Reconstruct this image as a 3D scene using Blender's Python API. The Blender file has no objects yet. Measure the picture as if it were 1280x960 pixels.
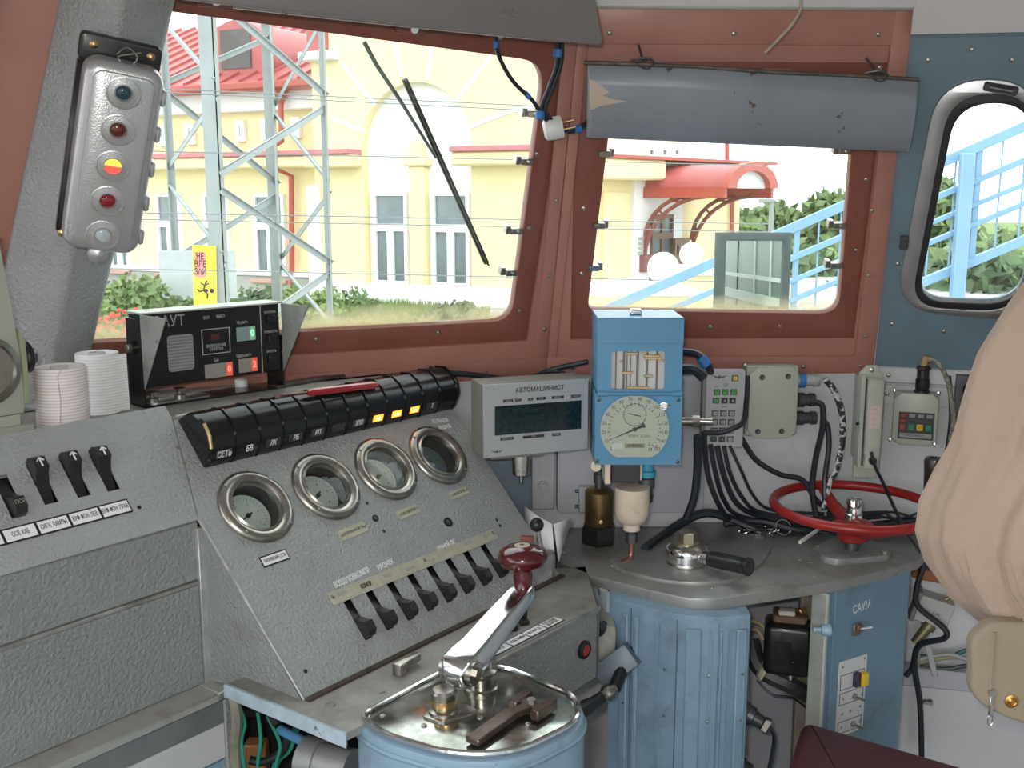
import bpy, bmesh, math, random
from mathutils import Vector, Matrix
sc = bpy.context.scene
COL = sc.collection
PI = math.pi
rnd = random.Random(7)
V = Vector

# ------------------------------------------------------------ camera
FPX = 1300.0
PITCH = math.atan(235 / 1300)
EYE = V((0, 0, 1.6))
cd = bpy.data.cameras.new('camera')
cam = bpy.data.objects.new('camera', cd)
COL.objects.link(cam)
cam.location = EYE
cam.rotation_euler = (PI / 2 - PITCH, 0, 0)
cd.sensor_fit = 'HORIZONTAL'
cd.sensor_width = 36
cd.lens = 36 * FPX / 1280
cd.clip_start = 0.02
cd.clip_end = 500
sc.camera = cam

# ------------------------------------------------------------ world: bright overcast sky
w = bpy.data.worlds.new('sky')
sc.world = w
w.use_nodes = True
nt = w.node_tree
bg = nt.nodes['Background']
bg.inputs['Color'].default_value = (0.93, 0.965, 1.0, 1)
bg.inputs['Strength'].default_value = 2.25

# camera flash beside the lens and the daylight of the cab's rear side windows
def area(name, loc, aim, size, power, col=(1, 1, 1)):
    l = bpy.data.lights.new(name, 'AREA')
    l.shape = 'RECTANGLE'; l.size, l.size_y = size
    l.energy = power; l.color = col
    o = bpy.data.objects.new(name, l); COL.objects.link(o)
    o.location = loc
    o.rotation_euler = (V(aim) - V(loc)).to_track_quat('-Z', 'Y').to_euler()
    return o
area('camera_flash', (-0.05, -0.02, 1.66), (0.05, 1.6, 1.15), (0.05, 0.03), 6.0, (1, 0.97, 0.93))

vs = sc.view_settings
vs.view_transform = 'Standard'; vs.look = 'None'; vs.gamma = 1.0; vs.exposure = 0.62
vs.use_curve_mapping = False

# ------------------------------------------------------------ projection helpers (measuring the photograph on real planes)
CF = V((0, math.cos(PITCH), -math.sin(PITCH)))
CU = V((0, math.sin(PITCH), math.cos(PITCH)))
def ray(x, y): return CF + V((1, 0, 0)) * ((x - 640) / FPX) + CU * ((480 - y) / FPX)
def at_z(x, y, z):
    r = ray(x, y); return EYE + r * ((z - EYE.z) / r.z)
def at_y(x, y, Y):
    r = ray(x, y); return EYE + r * (Y / r.y)

def frame(O, X, Y):
    X = V(X).normalized(); Y = V(Y)
    Z = X.cross(Y).normalized(); Y = Z.cross(X)
    m = Matrix.Identity(4)
    for i, a in enumerate((X, Y, Z)):
        for k in range(3): m[k][i] = a[k]
    for k in range(3): m[k][3] = O[k]
    return m
class Plane:                       # a flat face: u along it, v up its slope, n out of it towards the cab
    def __init__(s, O, az, tilt):
        a, t = math.radians(az), math.radians(tilt)
        s.O = V(O); s.d = V((math.sin(a), math.cos(a), 0)); h = V((s.d.y, -s.d.x, 0)); s.h = h
        s.s = -h * math.cos(t) + V((0, 0, math.sin(t))); s.n = s.d.cross(s.s)
    def hit(s, x, y):
        r = ray(x, y); return EYE + r * ((s.O - EYE).dot(s.n) / r.dot(s.n))
    def uv(s, x, y):
        P = s.hit(x, y) - s.O; return (P.dot(s.d), P.dot(s.s))
    def P(s, u, v, n=0): return s.O + s.d * u + s.s * v + s.n * n
    def M(s, u=0, v=0, n=0): return frame(s.P(u, v, n), s.d, s.s)
    def off(s, n):
        q = Plane(s.O, 0, 0); q.O = s.O + s.n * n; q.d, q.s, q.n, q.h = s.d, s.s, s.n, s.h; return q
def T(x=0, y=0, z=0): return Matrix.Translation((x, y, z))
def R(ax, deg): return Matrix.Rotation(math.radians(deg), 4, ax)

# ------------------------------------------------------------ mesh kit
class MB:
    def __init__(s): s.bm = bmesh.new()
    def _add(s, verts, faces, M=None):
        vs_ = [s.bm.verts.new((M @ V(v)) if M else V(v)) for v in verts]
        for f in faces:
            try: s.bm.faces.new([vs_[i] for i in f])
            except ValueError: pass
        return s
    def box(s, x0, x1, y0, y1, z0, z1, bev=0, M=None, seg=1):
        t = bmesh.new()
        bmesh.ops.create_cube(t, size=1)
        for v in t.verts:
            v.co = V(((x0 + x1) / 2 + v.co.x * (x1 - x0), (y0 + y1) / 2 + v.co.y * (y1 - y0), (z0 + z1) / 2 + v.co.z * (z1 - z0)))
        if bev: bmesh.ops.bevel(t, geom=t.edges[:], offset=bev, segments=seg, affect='EDGES', profile=0.5)
        return s.merge(t, M)
    def merge(s, t, M=None):
        t.verts.index_update()
        s._add([v.co.copy() for v in t.verts], [[v.index for v in f.verts] for f in t.faces], M)
        t.free(); return s
    def prism(s, poly, z0, z1, M=None, bev=0, seg=2):
        t = bmesh.new()
        a = [t.verts.new((x, y, z0)) for x, y in poly]
        b = [t.verts.new((x, y, z1)) for x, y in poly]
        n = len(poly)
        t.faces.new(a[::-1]); top = t.faces.new(b)
        for i in range(n): t.faces.new((a[i], a[(i + 1) % n], b[(i + 1) % n], b[i]))
        bmesh.ops.recalc_face_normals(t, faces=t.faces[:])
        if bev: bmesh.ops.bevel(t, geom=list(top.edges), offset=bev, segments=seg, affect='EDGES', profile=0.5)
        return s.merge(t, M)
    def lathe(s, prof, M=None, seg=32, arc=2 * PI, cap=True):
        full = arc > 2 * PI - 1e-4
        n = seg if full else seg + 1
        verts, faces = [], []
        for r, z in prof:
            for k in range(n):
                a = arc * k / seg
                verts.append((r * math.cos(a), r * math.sin(a), z))
        for i in range(len(prof) - 1):
            for k in range(seg):
                k2 = (k + 1) % n
                faces.append((i * n + k, i * n + k2, (i + 1) * n + k2, (i + 1) * n + k))
        if full and cap:
            if prof[0][0] > 1e-6: faces.append(list(range(n))[::-1])
            if prof[-1][0] > 1e-6: faces.append([(len(prof) - 1) * n + k for k in range(n)])
        s._add(verts, faces, M)
        return s
    def cyl(s, p0, p1, r0, r1=None, seg=16, M=None):
        p0, p1 = V(p0), V(p1); r1 = r0 if r1 is None else r1
        q = (p1 - p0).to_track_quat('Z', 'Y').to_matrix().to_4x4()
        q.translation = p0
        if M: q = M @ q
        return s.lathe([(r0, 0), (r1, (p1 - p0).length)], q, seg)
    def hexnut(s, r, z0, z1, M=None): return s.lathe([(r * .86, z0), (r, z0), (r, z1 - r * .1), (r * .86, z1)], M, 6)
    def ball(s, c, r, M=None, seg=16, sx=1, sy=1, sz=1):
        m = T(*c) @ Matrix.Diagonal((sx, sy, sz, 1))
        if M: m = M @ m
        k = seg // 2
        return s.lathe([(max(1e-5, r * math.sin(PI * i / k)), -r * math.cos(PI * i / k)) for i in range(k + 1)], m, seg)
    def tube(s, pts, r, seg=8, M=None, closed=False, smooth=0):
        pts = [V(p) for p in pts]
        if smooth: pts = catmull(pts, smooth, closed)
        n = len(pts); rings = []
        rr = r if isinstance(r, (list, tuple)) else None
        up = None; verts = []; faces = []
        for i, p in enumerate(pts):
            a = pts[(i - 1) % n] if (closed or i > 0) else p
            b = pts[(i + 1) % n] if (closed or i < n - 1) else p
            t = (b - a).normalized() if (b - a).length > 1e-9 else V((0, 0, 1))
            if up is None:
                up = t.orthogonal().normalized()
            up = (up - t * up.dot(t))
            up = up.normalized() if up.length > 1e-6 else t.orthogonal().normalized()
            sd = t.cross(up)
            q = rr[min(len(rr) - 1, int(i * len(rr) / n))] if rr else r
            for k in range(seg):
                an = 2 * PI * k / seg
                verts.append(p + up * (q * math.cos(an)) + sd * (q * math.sin(an)))
        for i in range(n if closed else n - 1):
            j = (i + 1) % n
            for k in range(seg):
                faces.append((i * seg + k, i * seg + (k + 1) % seg, j * seg + (k + 1) % seg, j * seg + k))
        if not closed:
            faces.append(list(range(seg))[::-1]); faces.append([(n - 1) * seg + k for k in range(seg)])
        return s._add(verts, faces, M)
    def poly(s, pts, M=None): return s._add(pts, [list(range(len(pts)))], M)
    def loft(s, rings, M=None, cap=True):
        n = len(rings[0]); verts = [p for r_ in rings for p in r_]; faces = []
        for i in range(len(rings) - 1):
            for k in range(n):
                faces.append((i * n + k, i * n + (k + 1) % n, (i + 1) * n + (k + 1) % n, (i + 1) * n + k))
        if cap: faces.append(list(range(n))[::-1]); faces.append([(len(rings) - 1) * n + k for k in range(n)])
        return s._add(verts, faces, M)
    def mesh(s, name, sharp=38, norm=True):
        if norm: bmesh.ops.recalc_face_normals(s.bm, faces=s.bm.faces[:])
        me = bpy.data.meshes.new(name); s.bm.to_mesh(me); s.bm.free()
        me.polygons.foreach_set('use_smooth', [True] * len(me.polygons))
        me.set_sharp_from_angle(angle=math.radians(sharp))
        return me
def catmull(pts, k, closed=False):
    out = []; n = len(pts)
    for i in range(n if closed else n - 1):
        g = lambda j: pts[j % n] if closed else pts[max(0, min(n - 1, j))]
        a, b, c, d = g(i - 1), g(i), g(i + 1), g(i + 2)
        for j in range(k):
            t = j / k
            out.append(0.5 * ((2 * b) + (c - a) * t + (2 * a - 5 * b + 4 * c - d) * t * t + (3 * b - a - 3 * c + d) * t ** 3))
    if not closed: out.append(pts[-1])
    return out
def rrect(x0, x1, y0, y1, r, k=6):
    out = []
    for cx, cy, a0 in ((x1 - r, y1 - r, 0), (x0 + r, y1 - r, 90), (x0 + r, y0 + r, 180), (x1 - r, y0 + r, 270)):
        for i in range(k + 1):
            a = math.radians(a0 + 90 * i / k); out.append((cx + r * math.cos(a), cy + r * math.sin(a)))
    return out
def rpoly(pts, r, k=5):              # a polygon with its corners rounded
    out = []; n = len(pts)
    for i in range(n):
        p, a, b = V(pts[i] + (0,) if len(pts[i]) == 2 else pts[i]), V((*pts[i - 1][:2], 0)), V((*pts[(i + 1) % n][:2], 0))
        rr = r[i] if isinstance(r, (list, tuple)) else r
        u, w_ = (a - p), (b - p)
        l = min(rr, u.length * .49, w_.length * .49)
        A = p + u.normalized() * l; B_ = p + w_.normalized() * l
        for j in range(k + 1):
            t = j / k; q = A * (1 - t) ** 2 + p * 2 * t * (1 - t) + B_ * t * t
            out.append((q.x, q.y))
    return out
def circ(cx, cy, r, k=28, ry=None):
    ry = ry or r
    return [(cx + r * math.cos(2 * PI * i / k), cy + ry * math.sin(2 * PI * i / k)) for i in range(k)]
def plate(outer, holes, z0, z1, bevel=0, M=None):    # flat sheet with openings cut through it
    cu = bpy.data.curves.new('sheet', 'CURVE'); cu.dimensions = '2D'; cu.fill_mode = 'BOTH'
    for lp in [outer] + list(holes):
        sp = cu.splines.new('POLY'); sp.points.add(len(lp) - 1)
        for p, q in zip(sp.points, lp): p.co = (q[0], q[1], 0, 1)
        sp.use_cyclic_u = True
    cu.extrude = (z1 - z0) / 2 - bevel; cu.bevel_depth = bevel; cu.bevel_resolution = 1
    if bevel: cu.offset = -bevel
    o = bpy.data.objects.new('sheet', cu)
    me = bpy.data.meshes.new_from_object(o)
    me.transform(T(0, 0, (z0 + z1) / 2))
    if M: me.transform(M)
    bpy.data.objects.remove(o); bpy.data.curves.remove(cu)
    b = bmesh.new(); b.from_mesh(me); bmesh.ops.remove_doubles(b, verts=b.verts[:], dist=1e-6); b.to_mesh(me); b.free()
    me.polygons.foreach_set('use_smooth', [True] * len(me.polygons)); me.set_sharp_from_angle(angle=math.radians(35))
    return me

# ------------------------------------------------------------ things and parts
def thing(name, label, cat, M=None, group=None):
    o = bpy.data.objects.new(name, None); COL.objects.link(o)
    o.empty_display_size = 0.05
    if M is not None: o.matrix_world = M
    o['label'] = label; o['category'] = cat
    if group: o['group'] = group
    return o
def part(name, mb, mat, parent, M=None, label=None, kind=None, sharp=38):
    me = mb.mesh(name, sharp) if isinstance(mb, MB) else mb
    o = bpy.data.objects.new(name, me); COL.objects.link(o)
    if mat and not me.materials: me.materials.append(mat)
    if parent: o.parent = parent
    if M is not None: o.matrix_local = M
    if label: o['label'] = label
    if kind: o['kind'] = kind
    return o
def solo(name, mb, mat, label, cat, M=None, group=None, kind=None, sharp=38):
    o = part(name, mb, mat, None, M, label, kind, sharp); o['category'] = cat
    if group: o['group'] = group
    return o
def struct(name, mb, mat, M=None, parent=None):
    o = part(name, mb, mat, parent, M)
    if not parent: o['kind'] = 'structure'
    return o
def kids(o): return [c for c in bpy.data.objects if c.parent == o]
def copy_tree(o, parent=None):
    c = o.copy(); COL.objects.link(c); c.parent = parent
    for ch in kids(o): copy_tree(ch, c)
    return c
_txt = {}
def text(s, size, mat, parent, M, align='CENTER', name='lettering', sx=1.0, bold=0.0, label=None, shear=0.0):
    key = (s, round(size, 5), align, sx, bold, shear, mat.name)
    if key not in _txt:
        cu = bpy.data.curves.new('t', 'FONT'); cu.body = s; cu.size = size
        cu.align_x = align; cu.align_y = 'CENTER'; cu.extrude = 0.00015; cu.offset = bold; cu.resolution_u = 2; cu.shear = shear
        cu.space_line = 0.85
        o = bpy.data.objects.new('t', cu); me = bpy.data.meshes.new_from_object(o)
        bpy.data.objects.remove(o); bpy.data.curves.remove(cu)
        if sx != 1: me.transform(Matrix.Diagonal((sx, 1, 1, 1)))
        me.materials.clear(); me.materials.append(mat); _txt[key] = me; me.name = name
    return part(name, _txt[key], None, parent, M, label)

# ------------------------------------------------------------ materials
def _new(name):
    m = bpy.data.materials.new(name); m.use_nodes = True; n = m.node_tree
    return m, n, n.nodes['Principled BSDF'], n.links
def mat(name, col, rough=.5, metal=0.0, bump=0.0, bscale=120, var=0.06, vscale=6, dirt=None, chips=None, emit=None, coat=0, spec=.5, bdist=.001, alpha=None, trans=0, sheen=0):
    m, n, b, L = _new(name)
    N = n.nodes.new
    tc = N('ShaderNodeTexCoord')
    def noise(sc_, det=4, rg=.6, off=0):
        q = N('ShaderNodeTexNoise'); q.inputs['Scale'].default_value = sc_; q.inputs['Detail'].default_value = det; q.inputs['Roughness'].default_value = rg
        mp = N('ShaderNodeMapping'); mp.inputs['Location'].default_value = (off, off * .7, -off)
        L.new(tc.outputs['Object'], mp.inputs[0]); L.new(mp.outputs[0], q.inputs['Vector']); return q.outputs['Fac']
    def ramp(src, a, c):
        r = N('ShaderNodeMapRange'); r.inputs['From Min'].default_value = a; r.inputs['From Max'].default_value = c
        L.new(src, r.inputs['Value']); return r.outputs[0]
    def mix(f, A, B):
        x = N('ShaderNodeMix'); x.data_type = 'RGBA'
        if hasattr(f, 'links'): L.new(f, x.inputs[0])
        else: x.inputs[0].default_value = f
        for s_, i in ((A, 6), (B, 7)):
            if hasattr(s_, 'links'): L.new(s_, x.inputs[i])
            else: x.inputs[i].default_value = (*s_, 1)
        return x.outputs[2]
    c = col
    if var:
        c = mix(ramp(noise(vscale, 5), .3, .7), [min(1, k * (1 - var)) for k in col], [min(1, k * (1 + var)) for k in col])
    if dirt:   # (colour, coverage, scale)
        c = mix(ramp(noise(dirt[2], 8, .7, 3.1), .68 - dirt[1] * .35, .8), c, dirt[0])
    rsock = None
    if chips:  # (colour, coverage, scale)
        f = ramp(noise(chips[2], 6, .65, 9.3), .72 - chips[1] * .3, .735 - chips[1] * .3)
        c = mix(f, c, chips[0])
    if hasattr(c, 'links'): L.new(c, b.inputs['Base Color'])
    else: b.inputs['Base Color'].default_value = (*c, 1)
    rv = ramp(noise(25, 5, .6, 5), 0, 1)
    rm = N('ShaderNodeMapRange'); rm.inputs['To Min'].default_value = max(0.02, rough - .1); rm.inputs['To Max'].default_value = min(1, rough + .1)
    L.new(rv, rm.inputs['Value'])
    if rough > .03: L.new(rm.outputs[0], b.inputs['Roughness'])
    else: b.inputs['Roughness'].default_value = .01
    b.inputs['Metallic'].default_value = metal
    b.inputs['Specular IOR Level'].default_value = spec
    b.inputs['Coat Weight'].default_value = coat
    if sheen: b.inputs['Sheen Weight'].default_value = sheen
    if trans: b.inputs['Transmission Weight'].default_value = trans
    if bump:
        bp = N('ShaderNodeBump'); bp.inputs['Strength'].default_value = bump; bp.inputs['Distance'].default_value = bdist
        L.new(noise(bscale, 3, .5), bp.inputs['Height']); L.new(bp.outputs[0], b.inputs['Normal'])
    if emit:
        b.inputs['Emission Color'].default_value = (*emit[0], 1); b.inputs['Emission Strength'].default_value = emit[1]
    return m
def glassmat(name, tint=(.93, .96, .94), dust=0.05, dustcol=(.75, .72, .6), edge=None, rough=.02):
    m, n, b, L = _new(name); N = n.nodes.new; n.nodes.remove(b)
    out = n.nodes['Material Output']
    tr = N('ShaderNodeBsdfTransparent'); tr.inputs[0].default_value = (*tint, 1)
    gl = N('ShaderNodeBsdfGlossy'); gl.inputs['Roughness'].default_value = rough
    lw = N('ShaderNodeLayerWeight'); lw.inputs[0].default_value = .5
    pw = N('ShaderNodeMath'); pw.operation = 'POWER'; pw.inputs[1].default_value = 4; L.new(lw.outputs['Facing'], pw.inputs[0])
    fr = N('ShaderNodeMath'); fr.operation = 'MULTIPLY_ADD'; fr.inputs[1].default_value = .9; fr.inputs[2].default_value = .035; fr.use_clamp = True; L.new(pw.outputs[0], fr.inputs[0])
    mx = N('ShaderNodeMixShader'); L.new(fr.outputs[0], mx.inputs[0]); L.new(tr.outputs[0], mx.inputs[1]); L.new(gl.outputs[0], mx.inputs[2])
    df = N('ShaderNodeBsdfTranslucent'); df.inputs[0].default_value = (*dustcol, 1)
    d2 = N('ShaderNodeBsdfDiffuse'); d2.inputs[0].default_value = (*dustcol, 1)
    dm = N('ShaderNodeMixShader'); dm.inputs[0].default_value = .5; L.new(df.outputs[0], dm.inputs[1]); L.new(d2.outputs[0], dm.inputs[2])
    tc = N('ShaderNodeTexCoord'); nz = N('ShaderNodeTexNoise'); nz.inputs['Scale'].default_value = 9; nz.inputs['Detail'].default_value = 9; nz.inputs['Roughness'].default_value = .7
    L.new(tc.outputs['Object'], nz.inputs['Vector'])
    mr = N('ShaderNodeMapRange'); mr.inputs['From Min'].default_value = .35; mr.inputs['From Max'].default_value = .8; mr.inputs['To Max'].default_value = dust * 2
    L.new(nz.outputs['Fac'], mr.inputs['Value']); fac = mr.outputs[0]
    if edge:    # grime that settled along the lower rim: (height of the rim, width of the belt)
        sp = N('ShaderNodeSeparateXYZ'); L.new(tc.outputs['Object'], sp.inputs[0])
        e = N('ShaderNodeMapRange'); e.inputs['From Min'].default_value = edge[0]; e.inputs['From Max'].default_value = edge[0] + edge[1]
        e.inputs['To Min'].default_value = .75; e.inputs['To Max'].default_value = 0
        L.new(sp.outputs['Y'], e.inputs['Value'])
        nm = N('ShaderNodeMath'); nm.operation = 'MULTIPLY'; L.new(e.outputs[0], nm.inputs[0])
        n2 = N('ShaderNodeMapRange'); n2.inputs['From Min'].default_value = .3; n2.inputs['From Max'].default_value = .6; L.new(nz.outputs['Fac'], n2.inputs['Value']); L.new(n2.outputs[0], nm.inputs[1])
        ad = N('ShaderNodeMath'); ad.operation = 'ADD'; ad.use_clamp = True; L.new(nm.outputs[0], ad.inputs[0]); L.new(fac, ad.inputs[1]); fac = ad.outputs[0]
    m2 = N('ShaderNodeMixShader'); L.new(fac, m2.inputs[0]); L.new(mx.outputs[0], m2.inputs[1]); L.new(dm.outputs[0], m2.inputs[2])
    L.new(m2.outputs[0], out.inputs['Surface'])
    return m

HAM = mat('grey_hammered_paint', (.31, .322, .318), .38, bump=1.0, bscale=185, bdist=.0036, var=.08, vscale=9, chips=((.12, .1, .08), .03, 14))
HAM2 = mat('shaded_hammered_paint', (.25, .262, .258), .42, bump=1.0, bscale=165, bdist=.0038, var=.08, vscale=7, dirt=((.17, .165, .15), .25, 7), chips=((.1, .08, .06), .04, 18))  # same hammered grey, darkened in colour for the shade on vertical faces
LEDGE = mat('worn_ledge_paint', (.27, .27, .25), .45, bump=.3, bscale=90, var=.15, dirt=((.1, .08, .06), .75, 12))
SALMON = mat('salmon_brown_paint', (.40, .185, .145), .36, bump=.15, bscale=60, var=.09, vscale=8, chips=((.2, .2, .17), .1, 10))
BROWN = mat('dark_red_brown_paint', (.235, .08, .058), .32, bump=.15, bscale=60, var=.12, vscale=8)
WALLW = mat('white_wall_paint', (.55, .55, .565), .5, bump=.25, bscale=140, var=.05, vscale=4, dirt=((.45, .43, .4), .12, 5))
CEILW = mat('ceiling_white_paint', (.6, .58, .57), .5, bump=.2, bscale=90, var=.04)
BLUEG = mat('blue_grey_paint', (.15, .225, .265), .33, bump=.35, bscale=50, var=.1, vscale=8, chips=((.35, .37, .37), .06, 30))
CABB = mat('light_blue_cabinet_paint', (.225, .34, .44), .42, bump=.15, bscale=60, var=.09, vscale=7, dirt=((.13, .16, .18), .5, 9), chips=((.1, .09, .09), .1, 20))
SPBLUE = mat('instrument_blue_paint', (.09, .27, .45), .33, bump=.2, bscale=130, var=.07, chips=((.05, .05, .06), .02, 40))
DGREY = mat('dark_grey_metal', (.1, .105, .11), .4, .6, var=.15)
STEEL = mat('steel', (.55, .54, .52), .28, 1.0, var=.15, vscale=20)
NICK = mat('dull_nickel', (.42, .40, .36), .3, 1.0, var=.2, vscale=18, dirt=((.25, .22, .18), .5, 12))
CHROME = mat('chrome', (.8, .8, .8), .1, 1.0, var=.05)
BRASS = mat('old_brass', (.28, .19, .09), .38, .9, var=.3, vscale=20)
BRASSB = mat('bright_brass', (.6, .42, .2), .3, .9, var=.2, vscale=30)
ALU = mat('aluminium', (.5, .51, .52), .38, .9, var=.1, vscale=12)
BLACK = mat('black_plastic', (.014, .014, .015), .35, var=.1)
BLACKP = mat('black_gloss_paint', (.012, .012, .013), .18, bump=.25, bscale=45, var=.1, chips=((.16, .12, .07), .08, 22))
RUB = mat('black_rubber', (.015, .016, .017), .55, var=.1)
CABLE = mat('black_cable', (.014, .018, .024), .42, var=.15)
WHITE = mat('white_plastic', (.72, .72, .7), .4, var=.03)
PAPER = mat('white_paper', (.78, .77, .78), .7, var=.03)
PAINTW = mat('white_brush_paint', (.75, .77, .78), .6, var=0)
INK = mat('black_ink', (.02, .02, .022), .6, var=0)
GREYL = mat('grey_lettering', (.35, .35, .36), .6, var=0)
CREAM = mat('cream_enamel', (.66, .55, .44), .3, bump=.15, bscale=40, var=.08, dirt=((.3, .2, .12), .3, 18))
DIAL = mat('cream_dial', (.64, .61, .51), .5, var=.05, vscale=20)
DIALW = mat('white_dial', (.8, .82, .8), .5, var=.04)
GRGREEN = mat('grey_green_enamel', (.4, .42, .355), .38, bump=.15, bscale=80, var=.05)
RED = mat('red_enamel', (.3, .018, .015), .32, bump=.25, bscale=35, var=.15, chips=((.05, .03, .03), .16, 30))
MAROON = mat('maroon_bakelite', (.075, .008, .01), .15, var=.2, coat=.4)
TAG = mat('yellowed_tag', (.42, .4, .31), .4, var=.12, vscale=40)
DESK = mat('worn_grey_desk_metal', (.26, .262, .25), .36, .3, bump=.15, bscale=40, var=.16, vscale=9, dirt=((.1, .09, .075), .5, 9), chips=((.4, .4, .39), .05, 26))
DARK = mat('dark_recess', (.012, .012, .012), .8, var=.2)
SCREWM = mat('screw_metal', (.4, .37, .33), .35, .9, var=.2)
# ================================================================ the cab shell
R0 = V((.072, 2.207, 1.25))                       # foot of the post between the two windscreens
A = Plane(R0, 66, 108)                            # left windscreen facet
BW = Plane(R0, 88, 108)                           # right windscreen facet
kr = A.n.cross(BW.n); kr = kr / kr.z
def ridge(pl, h): p = kr * h; return (p.dot(pl.d), p.dot(pl.s))
C0 = BW.P(.716, 0); C1 = BW.P(.659, .71)
CW = Plane(C0, 109, 90)
e_ = C1 - C0; CW.n = CW.d.cross(e_).normalized(); CW.s = CW.n.cross(CW.d)
def cu_(v): p = (C1 - C0) * (v / .71); return p.dot(CW.d)

TOPV = .76
GLASS = glassmat('windscreen_glass', dust=.025, edge=(.1, .045), dustcol=(.72, .66, .42))
GLASS2 = glassmat('side_glass', tint=(.95, .97, .97), dust=.015)
rA0, rA1 = ridge(A, -.04), ridge(A, TOPV * .966)
m = plate([(-1.6, -.04), (rA0[0], rA0[1]), (rA1[0], rA1[1]), (-1.6, rA1[1])],
          [[(-.985, .052), (-.05, .052), (-.05, .672), (-.86, .722)]], -.03, 0)
struct('wall_front_left', m, SALMON, A.M())
rB0, rB1 = ridge(BW, -.04), ridge(BW, TOPV * .966)
m = plate([rB0, (.719, -.04), (.655, rB1[1]), rB1], [[(.052, .052), (.662, .052), (.63, .628), (.04, .628)]], -.03, 0)
struct('wall_front_right', m, SALMON, BW.M())
# post cover and the raised strips round the windscreens
def strip(name, pl, pts, n0, n1, mt, parent=None, bev=.003):
    return struct(name, MB().prism(pts, n0, n1, bev=bev), mt, pl.M(), parent)
strip('trim_1', A, [(-.026, -.03), (-.001, -.03), ridge(A, .7), (ridge(A, .7)[0] - .026, .70)], 0, .006, SALMON)
strip('trim_2', BW, [(.001, -.03), (.02, -.03), (ridge(BW, .7)[0] + .02, .70), ridge(BW, .7)], 0, .006, SALMON)
strip('trim_3', BW, [(.672, -.03), (.713, -.03), (.658, .725), (.622, .725)], 0, .008, SALMON)
strip('trim_4', BW, [(.0, .66), (.63, .66), (.628, .725), (.0, .725)], 0, .008, SALMON)
strip('trim_5', A, [(-1.3, -.035), (-.002, -.035), (-.002, .012), (-1.3, .012)], 0, .007, SALMON)
strip('trim_6', BW, [(.002, -.035), (.708, -.035), (.705, .012), (.002, .012)], 0, .007, SALMON)
strip('trim_7', A, [(-1.4, -.035), (-1.15, -.035), (-.985, .745), (-1.4, .745)], .001, .02, BROWN)

def window(name, pl, outer, inner, rad, clips, gm):
    w_ = struct(name, plate(outer, [rpoly(inner, rad)], -.028, -.006, .002), BROWN, pl.M()); w_['kind'] = 'structure'
    g = rpoly([(x + (.008 if x > sum(q[0] for q in inner) / 4 else -.008), y + (.008 if y > sum(q[1] for q in inner) / 4 else -.008)) for x, y in inner], rad)
    part('pane', MB().prism(g, -.024, -.020), gm, w_)
    cm = None
    for (u, v, a) in clips:
        if cm is None:
            b = MB(); b.box(-.012, .012, -.006, .006, -.003, .012, .001); b.box(-.02, -.010, -.008, .008, -.016, .002, .001); b.cyl((.003, 0, .012), (.003, 0, .017), .004, seg=6)
            cm = b.mesh('clip')
        part('clip', cm, NICK, w_, T(u, v, -.012) @ R('Z', a))
    return w_
inA = [(-.95, .098), (-.091, .098), (-.094, .622), (-.84, .672)]
wA = window('window_1', A, [(-.985, .052), (-.05, .052), (-.05, .672), (-.86, .722)], inA, [.05, .045, .05, .03],
            [A.uv(668, 143) + (0,), A.uv(660, 203) + (0,), A.uv(647, 290) + (0,), A.uv(640, 342) + (0,)], GLASS)
inB = [(.086, .118), (.622, .107), (.580, .575), (.116, .575)]
wB = window('window_2', BW, [(.052, .052), (.662, .052), (.63, .628), (.04, .628)], inB, [.02, .045, .03, .03],
            [BW.uv(756, 193) + (180,), BW.uv(749, 283) + (180,), BW.uv(742, 336) + (180,), BW.uv(1057, 190) + (0,), BW.uv(1050, 283) + (0,), BW.uv(1046, 333) + (0,)], GLASS)
# lugs along the upper rim of the right windscreen
for u in (.16, .42):
    part('lug', MB().box(-.03, .03, -.012, .012, 0, .012, .004), SALMON, wB, T(u, .605, -.006))
    part('lug_bolt', MB().cyl((0, 0, 0), (0, 0, .012), .007, seg=10), CHROME, wB, T(u, .605, .006))
for u in (-.69, -.36, -.2):
    part('lug', MB().box(-.028, .028, -.012, .012, 0, .012, .004), BROWN, wA, T(u, .668 - .0 if u > -.5 else .69, -.006))
    part('lug_bolt', MB().cyl((0, 0, 0), (0, 0, .012), .007, seg=10), CHROME, wA, T(u, .668 if u > -.5 else .69, .006))

# side facet: blue sheet with the round-cornered side window
WO = rpoly([CW.uv(*q) for q in ((1172, 98), (1300, 98), (1290, 402), (1118, 384))], [.1, .09, .1, .085], 8)
WI = rpoly([CW.uv(*q) for q in ((1196, 128), (1290, 128), (1280, 379), (1147, 374))], [.085, .07, .08, .055], 8)
WG = rpoly([CW.uv(*q) for q in ((1188, 116), (1293, 116), (1283, 388), (1138, 381))], [.09, .075, .09, .065], 8)
cl = [(cu_(-.01), -.02), (.95, -.02), (.95, .72), (cu_(.72), .72)]
cw = struct('wall_front_side', plate(cl, [WI], -.02, 0), BLUEG, CW.M())
for a, b_ in ((.675, .72), ):
    part('seam_strip', MB().prism([(cu_(a), a), (.95, a - .02), (.95, b_), (cu_(b_), b_)], .001, .006, bev=.002), BLUEG, cw)
w3 = struct('window_3', plate(WO, [WG], -.002, .012, .002), ALU, CW.M())
part('gasket', plate(WG, [WI], -.016, .010, .002), RUB, w3)
part('pane', MB().prism(WG, -.014, -.011), GLASS2, w3)
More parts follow.
